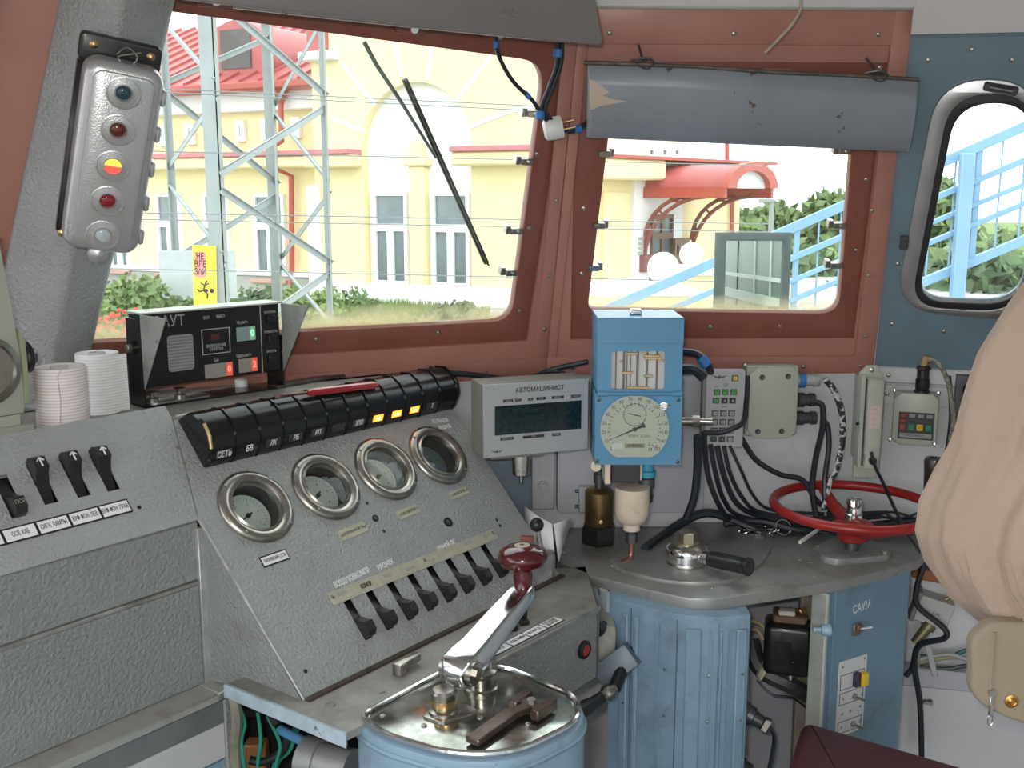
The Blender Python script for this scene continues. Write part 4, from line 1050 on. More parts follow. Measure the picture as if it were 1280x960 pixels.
part('mode_frame', plate([(.405 * W, HB + .36 * .124), (.605 * W, HB + .36 * .124), (.605 * W, HB + .72 * .124), (.405 * W, HB + .72 * .124)], [[(.41 * W, HB + .37 * .124), (.6 * W, HB + .37 * .124), (.6 * W, HB + .71 * .124), (.41 * W, HB + .71 * .124)]], -.002, -.0015), GT, d_)
part('dim_lamp', MB().box(.47 * W, .53 * W, HB + .56 * .124, HB + .64 * .124, -.002, -.0015), mat('dim_red', (.1, .02, .02), .4), d_)
dtx('ЗАПРЕЩЕНИЕ\nОТПУСКА', .505, .45, .0075, m=GT)
dtx('Vк,км/ч', .70, .77, .0085, m=GT); dtx('S,м', .50, .27, .0085, m=GT); dtx('Vдоп,км/ч', .70, .29, .0085, m=GT)
def seg_display(x0, x1, y0, y1, n, lit, cm, base):
    q = part('digit_window', MB().box(x0 * W, x1 * W, HB + y0 * .124, HB + y1 * .124, -.003, -.0015), base, d_)
    cw_ = (x1 - x0) * W / n
    for i in range(n):
        if i in lit:
            cx = x0 * W + (i + .5) * cw_; part('lit_digit_cell', MB().box(cx - cw_ * .45, cx + cw_ * .45, HB + y0 * .124 + .0006, HB + y1 * .124 - .0006, -.0015, -.0012), lit[i][1], q)
            text(lit[i][0], .0165, cm, q, T(cx, HB + (y0 + y1) / 2 * .124, -.001), sx=.85, bold=.0004)
RB_ = mat('red_cell', (.35, .08, .06), .4, emit=((1, .1, .05), .35)); RL_ = mat('red_digit_light', (1, .2, .15), .4, var=0, emit=((1, .13, .1), 1.6))
GB_ = mat('green_cell', (.25, .4, .3), .4, emit=((.3, 1, .4), .12)); GL_ = mat('green_digit_light', (.3, 1, .5), .4, var=0, emit=((.25, 1, .4), .8))
OFFC = mat('off_cell', (.3, .28, .24), .4); OFFG = mat('off_green_cell', (.25, .33, .32), .4)
seg_display(.655, .795, .5, .70, 3, {2: ('0', GB_)}, GL_, OFFG)
seg_display(.415, .615, .02, .22, 4, {3: ('0', RB_)}, RL_, OFFC)
seg_display(.66, .80, .04, .24, 3, {2: ('2', RB_)}, RL_, OFFC)
part('button_field_edge', MB().box(.835 * W, .84 * W, HB, HT, -.002, -.0012), GT, d_)
for i, s_ in enumerate(('КОНТРОЛЬ', 'ГРОМКОСТЬ', 'ЯРКОСТЬ')):
    y = HB + (.78 - .29 * i) * .124
    part('square_button', MB().box(.885 * W, .945 * W, y - .007, y + .007, -.002, .003, .001), BLACK, d_)
    text(s_, .0062, GT, d_, T(.912 * W, y + .0125, zf), sx=.7)
for x in (.085, .27): 
    q = part('thumb_screw', MB().lathe([(.010, 0), (.010, .008), (.004, .010), (.004, .018)], None, 14).hexnut(.011, .014, .020), SCREWM, d_, T(x * W, .004, -.022) @ R('X', -90))

solo('bottle_cap', MB().lathe([(.0115, 0), (.0118, .001), (.0118, .0115), (.0108, .013), (1e-5, .013)], None, 24), WHITE, 'small round white cap standing in front under the display unit', 'cap', T(*at_z(302, 482, B0.z + ZT), ) if 0 else Matrix.Translation(at_z(302, 483, B0.z + ZT + .0042)))

# ---------------------------------------------------------------- paper rolls on the ledge
def roll(px, py, r, h, lab, flap, pm):
    p = at_z(px, py, B0.z + ZT); M_ = Matrix.Translation(p)
    t = thing('paper_roll', lab, 'paper roll', M_, 'paper tape rolls on the console ledge')
    part('roll', MB().lathe([(.012, 0), (r, 0), (r, h), (r - .001, h + .0005), (.012, h - .002), (.012, 0)], None, 40, cap=False), pm, t)
    part('core', MB().lathe([(.012, h - .004), (.0135, h + .001), (.011, h + .001), (.0095, h - .004)], None, 20), mat('grey_core', (.5, .5, .5), .7) if 'grey_core' not in bpy.data.materials else bpy.data.materials['grey_core'], t)
    if flap: part('loose_end', MB()._add([(r * math.cos(a_) * k, r * math.sin(a_) * k, z) for z in (.002, h - .002) for (a_, k) in ((-1.5, 1.005), (-.9, 1.03), (-.3, 1.08), (0.05, 1.25), (0.1, 1.38))] , [(i, i + 1, i + 6, i + 5) for i in range(4)]), pm, t)
    else: part('tape_edge', MB().tube([(r * 1.002 * math.cos(a_), r * 1.002 * math.sin(a_), z) for z, a_ in ((h, -1.1), (h * .9, -1.25), (h * .5, -1.2), (.0, -1.3))], .0006, 5), mat('tape_edge_grey', (.35, .33, .33), .7), t)
def ruled(name, c0, c1):
    m_, n_, b_, L_ = _new(name); N = n_.nodes.new
    tc = N('ShaderNodeTexCoord'); sx = N('ShaderNodeSeparateXYZ'); L_.new(tc.outputs['Object'], sx.inputs[0])
    mu = N('ShaderNodeMath'); mu.operation = 'MULTIPLY'; mu.inputs[1].default_value = 210; L_.new(sx.outputs['Z'], mu.inputs[0])
    fr_ = N('ShaderNodeMath'); fr_.operation = 'FRACT'; L_.new(mu.outputs[0], fr_.inputs[0])
    gt = N('ShaderNodeMath'); gt.operation = 'GREATER_THAN'; gt.inputs[1].default_value = .78; L_.new(fr_.outputs[0], gt.inputs[0])
    mx = N('ShaderNodeMix'); mx.data_type = 'RGBA'; mx.inputs[6].default_value = (*c0, 1); mx.inputs[7].default_value = (*c1, 1); L_.new(gt.outputs[0], mx.inputs[0])
    L_.new(mx.outputs[2], b_.inputs['Base Color']); b_.inputs['Roughness'].default_value = .7; return m_
roll(126, 514, .034, .098, 'clean white paper tape roll with a loose end, right behind the worn one', True, ruled('ruled_paper_white', (.8, .79, .8), (.62, .6, .62)))
roll(80, 533, .038, .094, 'worn pinkish paper tape roll with torn edge, nearest the ledge front', False, ruled('ruled_paper_pink', (.74, .69, .68), (.55, .42, .42)))

# ---------------------------------------------------------------- small unit cut by the left edge
p = at_z(-24, 556, B0.z + ZT)
lu = thing('side_instrument', 'pale green-grey instrument with a black side knob at the left picture edge', 'instrument', frame(p, (math.sin(math.radians(38)), math.cos(math.radians(38)), 0), (0, 0, 1)))
part('case', MB().prism([(-.12, .035), (.068, .035), (.072, .1), (.052, .30), (-.12, .32)], -.05, .0, bev=.004), GRGREEN, lu)
part('side_plate', MB().prism([(.068, .05), (.076, .05), (.076, .14), (.068, .16)], -.052, .004, bev=.001), mat('greenish_plate', (.3, .32, .22), .4), lu)
part('dial_ring', MB().lathe([(.05, 0), (.05, .006), (.042, .008), (.04, .002), (1e-5, .002)], T(.015, .105, 0), 28), NICK, lu)
part('knob', MB().lathe([(.02, 0), (.024, .005), (.024, .012), (.014, .018), (.012, .022), (1e-5, .023)], T(.076, .115, -.02) @ R('Y', 90), 20), BLACK, lu)
part('foot', MB().box(-.12, .075, 0, .02, -.05, .01, .002).box(-.12, .06, .02, .035, -.05, 0), GRGREEN, lu)

# ---------------------------------------------------------------- cab signal repeater on the corner post
ax = A.s * .286 + A.d * .051
cfr = frame(A.P(-.862, .482, .095), A.d * .985 - A.s * .175, ax) @ Matrix.Diagonal((1.06, 1.0, 1, 1))
sgn = thing('cab_signal', 'silver cab signal box with five round lenses fixed to the grey corner post', 'signal light', cfr)
SILV = mat('silver_cast_paint', (.5, .5, .51), .3, .55, bump=.35, bscale=420, bdist=.0012, var=.05)
part('back_housing', MB().box(-.058, .046, -.146, .125, 0, .034, .006), BLACK, sgn)
part('front_cover', MB().prism(rrect(-.052, .052, -.15, .136, .022), .034, .078, bev=.014, seg=4), SILV, sgn)
part('raised_rib', MB().prism(rrect(-.04, .04, -.138, .124, .014), .078, .082, bev=.003), SILV, sgn)
part('top_flange', MB().prism(rrect(-.058, .05, .12, .160, .008), .0, .02, bev=.003), BLACK, sgn)
for x, y, z in ((-.04, .146, .02), (.035, .146, .02), (-.05, -.142, .034)): part('bolt', MB().lathe([(.006, 0), (.006, .002), (.003, .004), (1e-5, .0045)], T(x, y, z), 12), BRASSB, sgn)
part('seal_wire', MB().tube([(-.01, .14, .03), (.0, .155, .04), (.015, .145, .045), (.005, .132, .05), (-.01, .14, .045), (.02, .15, .03)], .0012, 5, smooth=4), STEEL, sgn)
LC_ = [('dark blue-green lens', (.02, .06, .08), None), ('dark red lens', (.12, .02, .012), None), ('lit lens, yellow over red', None, 1), ('red lens', (.25, .012, .015), None), ('milky white lens', (.5, .54, .58), None)]
for i, (lb, c_, e) in enumerate(LC_):
    y = .098 - .0545 * i
    r_ = part('lens_ring', MB().lathe([(.0235, -.002), (.0235, .001), (.0215, .0015), (.0205, -.0), (.0125, .001), (.0115, .003), (.0105, .0)], T(0, y, .082), 32, cap=False), SILV, sgn)
    if e:
        m1 = mat('lit_yellow', (1, .5, .05), .3, var=0, emit=((1, .42, .03), 1.8)); m2 = mat('lit_red', (1, .1, .05), .3, var=0, emit=((1, .04, .03), 1.3))
        for sgn_, m_ in ((1, m1), (-1, m2)):
            pts_ = [(.011 * math.cos(t), sgn_ * (.0007 + .0103 * math.sin(t))) for t in [PI * j / 14 for j in range(15)]]
            part('lens_half', MB().prism(pts_, .079, .0835), m_, sgn, T(0, y, 0), 'yellow lit half lens' if sgn_ > 0 else 'red lit half lens')
    else:
        part('lens', MB().lathe([(.0108, 0), (.009, .002), (.005, .0035), (1e-5, .004)], T(0, y, .0815), 20), mat('lens_%s' % ('blue', 'dark', '', 'red', 'milky')[i], c_, .12, var=0, coat=.5), sgn, label=lb)
for i in range(5): part('hood_lug', MB().box(.05, .058, -.012, .012, .04, .07, .003), SILV, sgn, T(0, .098 - .0545 * i, 0))
part('bottom_boss', MB().lathe([(.014, 0), (.014, .006), (.008, .010), (1e-5, .012)], T(.0, -.162, .05), 16), SILV, sgn)

# ---------------------------------------------------------------- master controller
PZ = DZ + .006
podpx = [(450, 893), (560, 834), (628, 831), (722, 868), (724, 900), (645, 939), (565, 941), (480, 916)]
cc = at_z(595, 885, DZ)
MCt = thing('master_controller', 'master controller with chrome-rimmed plate on a light blue pedestal, left foreground', 'controller', Matrix.Translation((cc.x, cc.y, DZ)))
pp = []
for q in podpx: p = at_z(*q, PZ); pp.append((p.x - cc.x, p.y - cc.y))
prr = [.02, .03, .03, .045, .045, .05, .05, .03]
po = rpoly(pp, prr, 6); cen = V((sum(a[0] for a in pp) / 8, sum(a[1] for a in pp) / 8))
def scl(pts, k): return [(cen.x + (x - cen.x) * k, cen.y + (y - cen.y) * k) for x, y in pts]
part('pedestal', MB().prism(scl(po, 1.06), -.75, -.004, bev=.006), CABB, MCt)
PLT = mat('polished_worn_plate', (.45, .46, .42), .16, .95, var=.3, vscale=22, dirt=((.14, .13, .1), .8, 24))
part('cover_plate', MB().prism(scl(po, .97), -.004, .003, bev=.001), PLT, MCt)
part('rim', MB().tube([(x, y, .004) for x, y in po], .0042, 8, closed=True), CHROME, MCt)
part('skirt_band', MB().tube([(x, y, -.02) for x, y in scl(po, 1.06)], .004, 6, closed=True), CABB, MCt)
sl_a = at_z(470, 935, DZ - .04); 
# slot plate in the pedestal front
f0, f1 = V((*scl(po, 1.06)[-10], 0)), V((*scl(po, 1.06)[-14], 0))
hb = at_z(601, 858, PZ); hx, hy = hb.x - cc.x, hb.y - cc.y
HM = T(hx, hy, .003)
part('shaft_collar', MB().lathe([(.026, 0), (.026, .004), (.023, .006), (.0225, .022), (.024, .024), (.024, .03), (.018, .034), (.018, .05)], HM, 32), NICK, MCt)
nb = at_z(555, 890, PZ); nx, ny = nb.x - cc.x, nb.y - cc.y
part('lock_base', MB().prism(rpoly([(nx - .03, ny - .012), (nx + .0, ny - .032), (nx + .05, ny + .0), (nx + .03, ny + .024), (nx - .018, ny + .02)], .006), .003, .007, bev=.001), NICK, MCt)
part('lock_barrel', MB().lathe([(.022, 0), (.022, .004), (.017, .006), (.017, .02), (.0185, .021), (.0185, .03), (.015, .034), (1e-5, .035)], T(nx, ny, .007), 28), NICK, MCt)
part('barrel_band', MB().lathe([(.0175, .009), (.0178, .012), (.0178, .018), (.0175, .02)], T(nx, ny, .007), 28), BRASSB, MCt)
def mp(x, y, z): p = at_z(x, y, z); return V((p.x - cc.x, p.y - cc.y, z - DZ))
a0 = mp(578, 832, DZ + .062); a1 = mp(655, 738, DZ + .115)
ad = (a1 - a0).normalized(); side = ad.cross(V((0, 0, 1))).normalized(); upn = side.cross(ad)
def sect(c, w0, w1, h0, h1): return [c + side * x * 1.0 + upn * y for x, y in rpoly([(-w0, h0), (w0, h0), (w1, h1), (-w1, h1)], .005, 3)]
ARM = mat('satin_chrome', (.72, .73, .74), .14, 1.0, var=.08, dirt=((.4, .3, .18), .25, 12))
Ln = (a1 - a0).length
rs = [sect(a0 + ad * t + upn * o, w_, w_ * .92, -h_, h_) for t, w_, h_, o in ((-.030, .012, .008, -.005), (-.026, .019, .014, -.003), (-.012, .026, .021, 0), (.012, .026, .020, 0), (.035, .024, .017, 0), (Ln * .6, .022, .015, 0), (Ln - .02, .020, .013, 0), (Ln + .002, .019, .012, -.001), (Ln + .012, .012, .008, -.002))]
hd = part('crank_arm', MB().loft(rs), ARM, MCt, None, 'chrome crank arm')
part('pivot_boss', MB().cyl(a0 - side * .025 - ad * .008, a0 + side * .028 - ad * .008, .017, seg=24).cyl(a0 + side * .028 - ad * .008, a0 + side * .033 - ad * .008, .009, seg=6), NICK, MCt)
part('yoke', MB().box(-.02, .02, -.016, .016, .02, .052, .004, HM @ R('Z', 40)), NICK, MCt)
kb = a1 + upn * .008
kt = at_y(653, 697, a1.y + cc.y); kc = V((kt.x - cc.x, kt.y - cc.y, kt.z - DZ)); kd = (kc - kb)
KMx = frame(kb, kd.orthogonal(), kd.cross(kd.orthogonal())); 
kl = kd.length
part('knob', MB().lathe([(.013, -.004), (.014, .0), (.0155, kl * .35), (.0145, kl * .55), (.020, kl * .68), (.034, kl * .78), (.039, kl * .96), (.039, kl * 1.1), (.035, kl * 1.27), (.024, kl * 1.4), (.012, kl * 1.43), (1e-5, kl * 1.43)], KMx, 40), MAROON, MCt, None, 'glossy maroon mushroom knob')
part('knob_cap', MB().lathe([(.0125, kl * 1.425), (.012, kl * 1.45), (1e-5, kl * 1.455)], KMx, 24), mat('ivory_cap', (.45, .42, .33), .4), MCt)
part('cap_screw', MB().lathe([(.004, kl * 1.455), (.003, kl * 1.47), (1e-5, kl * 1.47)], KMx, 12), BLACK, MCt)
# reversing key lying on the plate
RUSTM = mat('brown_worn_steel', (.16, .12, .1), .35, .8, var=.3, vscale=30)
q0, q1, q2 = mp(590, 927, PZ + .006), mp(640, 891, PZ + .008), mp(664, 883, PZ + .008)
kk = thing('reversing_key', 'brown worn steel reversing key with forked end lying on the controller plate', 'key', Matrix.Translation((cc.x + q0.x, cc.y + q0.y, PZ)))
o_ = V((q0.x, q0.y, PZ - DZ))
q0, q1, q2 = q0 - o_, q1 - o_, q2 - o_
def bar_(p, q, w_, h_): d = (q - p); return MB().box(0, d.length, -w_, w_, -h_, h_, .0015, frame(p, d, V((0, 0, 1)).cross(d.normalized())))
part('shank', bar_(q0, q1, .011, .005), RUSTM, kk)
part('neck', bar_(q1 - (q1 - q0).normalized() * .006, q2, .008, .005), RUSTM, kk)
dk_ = (q2 - q0).normalized(); pn = V((-dk_.y, dk_.x, 0))
part('prong', bar_(q2 + pn * .020 - dk_ * .018, q2 + pn * .026 + dk_ * .026, .007, .008), RUSTM, kk)
part('prong', bar_(q2 - pn * .020 - dk_ * .018, q2 - pn * .018 + dk_ * .028, .007, .008), RUSTM, kk)
part('crossbar', bar_(q2 + pn * .024, q2 - pn * .024, .007, .006), RUSTM, kk)
part('key_bolt', MB().hexnut(.007, 0, .006, T(*(q2 + V((0, 0, .006))))), SCREWM, kk)
for x, y in ((660, 903), (478, 893), (530, 905), (600, 895)): part('stud', rivet, SCREWM, MCt, T(*mp(x, y, PZ).to_2d(), .003) @ Matrix.Diagonal((1.6, 1.6, 2, 1)))
# ================================================================ instruments on the front wall
def vplane(px, py, Y, az=90):
    p = Plane(at_y(px, py, Y), az, 90); return p
def box_px(pl, x0, y0, x1, y1):
    """frame at the lower left corner of a face seen between two pixels, with its width and height"""
    a = pl.uv(x0, (y0 + y1) / 2)[0]; b_ = pl.uv(x1, (y0 + y1) / 2)[0]; c = pl.uv((x0 + x1) / 2, y1)[1]; d = pl.uv((x0 + x1) / 2, y0)[1]
    return pl.M(a, c), b_ - a, d - c
GBOX = mat('grey_instrument_paint', (.36, .37, .38), .42, var=.03)
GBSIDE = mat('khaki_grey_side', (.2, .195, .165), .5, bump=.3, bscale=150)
EMB = mat('emblem_ink', (.06, .06, .06), .5, var=0)
def emblem(parent, x, y, z, s_=1.0, m_=EMB):
    b_ = MB().prism(circ(0, 0, .0035, 12), 0, .0003)
    for sx_ in (1, -1):
        for k in range(3): b_.prism([(sx_ * .004, .001 - k * .001), (sx_ * (.016 - .003 * k), .0032 - k * .0016), (sx_ * (.015 - .003 * k), .002 - k * .0016), (sx_ * .004, -.0002 - k * .001)], 0, .0003)
    part('winged_emblem', b_, m_, parent, T(x, y, z) @ Matrix.Diagonal((s_, s_, 1, 1)))
# --- train computer display
D1 = vplane(668, 520, 1.99, 70)
M_, W, H = box_px(D1, 604, 477, 735, 567)
dc = thing('train_computer_display', 'grey box display with a wide dark green screen on the wall beside the blue speedometer', 'display unit', M_)
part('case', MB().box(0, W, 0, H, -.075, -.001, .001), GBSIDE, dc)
part('face', MB().box(.0, W, 0, H, -.001, .001, .0008), GBOX, dc)
part('screen', MB().box(.105 * W, .93 * W, .30 * H, .70 * H, .001, .0016), mat('dark_green_screen', (.006, .02, .02), .15, var=.5, vscale=120), dc)
text('АВТОМАШИНИСТ', .0125, INK, dc, T(.53 * W, .895 * H, .0014), sx=.92, bold=.0002)
PG = mat('pale_green_glow', (.004, .028, .024), .3, var=0)
for i in range(3): text('888 88 8888', .013, PG, dc, T(.42 * W, (.62 - .12 * i) * H, .0018), sx=1.0)
def dtag(x, y, w_, s_):
    q = part('caption_bar', MB().box(-w_ / 2, w_ / 2, -.0028, .0028, 0, .0004), INK, dc, T(x * W, y * H, .001)); text(s_, .0046, GBOX, q, T(0, 0, .0005), sx=.7)
for x, w_, s_ in ((.23, .02, 'ПРИЦЕЛ'), (.325, .013, 'АУТО'), (.44, .01, 'МО'), (.54, .02, 'ПОЛН'), (.70, .026, 'ПЕРЕГОН'), (.875, .02, 'ЭКОНОМ')): dtag(x, .765, w_, s_)
for x, w_, s_ in ((.22, .028, 'ВРЕМЯ-ПУТЬ'), (.47, .045, 'ПУТЬ'), (.69, .018, 'КООРД')): dtag(x, .245, w_, s_)
for x, y, s_ in ((.28, .83, 'РЕЖИМ'), (.5, .83, 'ТЯГА-ТОРМОЖ'), (.79, .83, 'ПРОФИЛЬ'), (.22, .19, 'КМ'), (.58, .2, 'ДИАГНОСТИКА'), (.86, .23, 'V')): text(s_, .0048, GREYL, dc, T(x * W, y * H, .0012), sx=.8)
emblem(dc, .125 * W, .075 * H, .0011, .75)
for x, y in ((.03, .95), (.09, .94), (.03, .03), (.97, .97)): part('screw', rivet, SCREWM, dc, T(x * W, y * H, .001) @ Matrix.Diagonal((.7, .7, .7, 1)))
b = MB().lathe([(.019, 0), (.019, -.001), (.017, -.05), (.004, -.054), (.003, -.068), (1e-5, -.068)], T(.42 * W, -.001, -.04) @ R('X', -90) if 0 else T(.42 * W, 0, -.04) @ R('X', -90), 24)
part('swivel_post', b, STEEL, dc)
part('arm', MB().box(.1 * W, .6 * W, -.01, .0, -.07, -.02, .001).box(.35 * W, .45 * W, .02, .08, -.2, -.075), GBSIDE, dc)

# --- blue speedometer
SPd = vplane(798, 535, 1.96, 90)
M_, W, H = box_px(SPd, 746, 398, 852, 581)
so = thing('speedometer', 'blue speed recorder with a round cream dial below a barred paper window', 'speedometer', M_)
px = lambda x, y: (SPd.uv(x, y)[0] - SPd.uv(746, 490)[0], SPd.uv(x, y)[1] - SPd.uv(798, 581)[1])
yh = px(798, 492)[1]; yt = px(798, 399)[1]
part('upper_case', plate([(0, yh), (W, yh), (W, yt), (0, yt)], [rrect(px(764, 460)[0], px(831, 460)[0], px(798, 487)[1], px(798, 439)[1], .006)], -.004, 0), SPBLUE, so)
part('upper_case', MB().box(0, W, yh, yt, -.14, -.13).box(0, .003, yh, yt, -.13, -.004).box(W - .003, W, yh, yt, -.13, -.004).box(0, W, yh, yh + .003, -.13, -.004), SPBLUE, so)
part('lid', MB().box(-.001, W + .001, yt - .001, yt + .003, -.142, .002, .001).box(-.001, W + .001, yt - .046, yt, .0, .002, .0005), SPBLUE, so)
part('lid_catch', MB().box(-.012, .012, 0, .012, -.02, .004, .003).box(-.008, .008, .003, .008, .004, .006), CHROME, so, T(W * .48, yt + .002, -.05))
part('lower_case', plate([(-.002, 0), (W + .002, 0), (W + .002, yh), (-.002, yh)], [], -.13, 0), SPBLUE, so)
part('hinge', MB().cyl((0, yh, .003), (W, yh, .003), .004, seg=10).cyl((0, yh, .003), (.018, yh, .003), .0055, seg=10).cyl((W - .018, yh, .003), (W, yh, .003), .0055, seg=10), SPBLUE, so)
wx0, wy0 = px(764, 487); wx1, wy1 = px(831, 439)
pb = part('paper_band', MB().box(wx0 - .004, wx1 + .004, wy0 - .004, wy1 + .004, -.016, -.014), mat('recorder_paper', (.75, .7, .7), .6), so)
RODM = mat('rod_steel', (.2, .17, .14), .35, .8)
for x, r_ in ((.09, .0012), (.24, .0022), (.3, .001), (.37, .001), (.5, .0025), (.68, .002), (.87, .002)):
    part('rod', MB().cyl((wx0 + (wx1 - wx0) * x, wy0, -.0095), (wx0 + (wx1 - wx0) * x, wy1, -.0095), r_, seg=8), RODM, so)
for x0, x1, y in ((.2, .42, .42), (.28, .5, .92), (.6, .92, .86), (.62, .95, .8), (.88, 1.0, .74), (.62, .8, .34), (.3, .72, .03), (.58, .68, .96), (.16, .22, .72)):
    part('pen_carrier', MB().box(wx0 + (wx1 - wx0) * x0, wx0 + (wx1 - wx0) * x1, wy0 + (wy1 - wy0) * y - .0025, wy0 + (wy1 - wy0) * y + .0025, -.009, -.0065, .0008), BRASSB, so)
part('window_glass', MB().box(wx0 - .002, wx1 + .002, wy0 - .002, wy1 + .002, -.0055, -.0045), GLASS2, so)
cx, cy = px(793, 536); rd = .0665
fl_ = [(rd * math.cos(a), max(-.056, rd * math.sin(a))) for a in [2 * PI * i / 48 for i in range(48)]]
dl = part('dial', MB().prism(fl_, 0, .002), DIAL, so, T(cx, cy, 0), 'round cream dial marked 0 to 150')
part('dial_rim', plate([(x * 1.03, y * 1.03) for x, y in fl_], [fl_], 0, .004), SPBLUE, so, T(cx, cy, 0))
tk = MB()
for i in range(31):
    a = math.radians(222 - 264 * i / 30); r0, r1 = (.0465, .053) if i % 2 == 0 else (.0475, .050)
    tk.box(r0, r1, -.0006, .0006, .002, .0023, M=R('Z', math.degrees(a)))
    if i % 2 == 0: text(str(i * 5), .0105, INK, dl, T(.0592 * math.cos(a), .0592 * math.sin(a), .0022), sx=.8)
part('tick_marks', tk, INK, dl)
part('clock', plate(circ(0, 0, .0225, 32), [circ(0, 0, .0215, 32)], .002, .0026), INK, dl, T(0, .028, 0))
tk = MB()
for i in range(24): tk.box(.019 if i % 2 else .0175, .0205, -.0003, .0003, .002, .0023, M=T(0, .028, 0) @ R('Z', 15 * i))
part('clock_ticks', tk, INK, dl)
part('clock_hand', MB().box(-.002, .014, -.0006, .0006, .003, .0036, M=T(0, .028, 0) @ R('Z', 167)).box(-.002, .012, -.0008, .0008, .003, .0036, M=T(0, .028, 0) @ R('Z', -13)).lathe([(.0015, .003), (.0015, .0045), (1e-5, .0045)], T(0, .028, 0), 10), INK, dl)
b = MB()._add([(0, -.0018, .005), (-.046, -.0004, .005), (-.046, .0004, .005), (0, .0018, .005)], [(0, 1, 2, 3)])._add([(0, -.0018, .005), (.014, -.003, .005), (.021, -.0055, .005), (.021, .0055, .005), (.014, .003, .005), (0, .0018, .005)], [(0, 1, 2, 3, 4, 5)]).lathe([(.004, .002), (.004, .007), (1e-5, .0075)], None, 14)
part('needle', b, INK, dl, R('Z', 24))
text('КМ/Ч', .009, INK, dl, T(-.002, -.0145, .0022), sx=.8); text('3СЛ2М', .007, INK, dl, T(.021, -.0145, .0022), sx=.8)
oc = part('counter_window', MB().box(-.019, .019, -.004, .004, .002, .003), mat('counter_bg', (.3, .28, .2), .5), dl, T(.001, -.033, 0)); text('0148302', .0072, INK, oc, T(0, 0, .0032), sx=1.1)
part('blank_label', MB().box(-.0105, .0105, -.0055, .0055, .002, .0025), PAPER, dl, T(-.033, -.034, 0))
text('2', .01, INK, dl, T(.029, -.03, .0022)); text('М', .009, INK, dl, T(.031, -.041, .0022)); text('0', .011, INK, dl, T(.043, -.035, .0022), sx=.7)
part('dial_glass', MB().prism(fl_, .008, .0085), LENS, so, T(cx, cy, 0))
lx, ly = px(829, 508)
part('lock', MB().prism([(-.008, -.016), (.002, -.013), (.009, -.002), (.016, .002), (.009, .006), (-.0, .009), (-.008, .003)], 0, .0015, bev=.0004).lathe([(.0065, .001), (.0065, .006), (.0035, .006), (.003, .003), (1e-5, .003)], None, 20), CHROME, so, T(lx, ly, 0))
for x, y in ((.004, yh - .012), (W - .006, yh - .012), (.002, .008), (W - .004, .006)): part('case_screw', MB().lathe([(.004, 0), (.004, .002), (.002, .003), (1e-5, .003)], None, 10), DGREY, so, T(x, y, 0))
part('rear_mount', MB().box(.02, W - .02, .03, yt - .02, -.28, -.14), WALLW, so)
b = MB().cyl((W, cy + .004, -.05), (W + .03, cy + .004, -.05), .009, seg=12).cyl((W + .03, cy + .004, -.05), (W + .045, cy + .004, -.05), .012, seg=8).cyl((W + .045, cy + .004, -.05), (W + .07, cy + .004, -.045), .007, seg=10)
part('side_fitting', b, NICK, so)
for y in (yh + .006, .012): part('side_bolt', MB().lathe([(.015, 0), (.015, .004), (.007, .005), (.007, .012), (1e-5, .012)], T(W + .006, y, -.1) , 18), SPBLUE, so)
# parts hanging below the speedometer
part('lamp_block', MB().box(px(776, 0)[0], px(815, 0)[0], -.040, -.001, -.09, -.015, .002), mat('dark_resin_block', (.03, .03, .032), .4), so)
part('cream_bracket', MB().box(px(767, 0)[0], px(775, 0)[0], -.045, -.001, -.08, -.02, .001).box(px(815, 0)[0], px(819, 0)[0], -.040, -.001, -.08, -.03, .001), CREAM, so)
part('round_foot', MB().lathe([(.011, 0), (.012, .008), (.010, .014)], T(.002, -.008, -.03), 16), CREAM, so)
part('blue_plug', MB().lathe([(.014, 0), (.014, -.022), (.018, -.024), (.018, -.035), (.013, -.036)], T(px(827, 0)[0], -.001, -.05) @ R('X', -90), 20), mat('turquoise_blue', (.04, .3, .45), .4), so)
b = MB().lathe([(.013, -.036), (.0165, -.040), (.0165, -.058), (.013, -.060), (.013, -.072), (.015, -.073), (.013, -.088), (.006, -.09)], T(px(827, 0)[0], -.001, -.05) @ R('X', -90), 20)
b.tube([(px(826, 0)[0], -.09, -.05), (px(824, 0)[0], -.10, -.05), (px(828, 0)[0], -.108, -.05)], .003, 6)
part('connector', b, DGREY, so)
# --- cream filter bowl
fz = at_z(788, 685, DZ + .004); cf = at_y(790, 640, 1.98)
ff = thing('filter_bowl', 'cream enamelled filter bowl with a brass pipe fitting under the speedometer', 'filter', Matrix.Translation((cf.x, 1.98, DZ)))
z0_ = at_y(790, 663, 1.98).z - DZ; z1_ = at_y(790, 609, 1.98).z - DZ
part('bowl', MB().lathe([(.012, z0_), (.017, z0_ + .002), (.017, z0_ + .014), (.026, z0_ + .018), (.0325, z0_ + .03), (.034, z0_ + .04), (.034, z1_), (.0, z1_)], None, 32), CREAM, ff)
part('fitting', MB().hexnut(.0125, z0_ - .024, z0_ - .004).lathe([(.010, z0_ - .006), (.010, z0_ + .002)], None, 16), DGREY, ff)
part('pipe', MB().tube([(0, 0, z0_ - .02), (0, 0, .018), (-.006, -.006, .008), (-.02, -.016, .005)], .006, 10, smooth=4), mat('copper_pipe', (.32, .17, .13), .4, .8), ff)
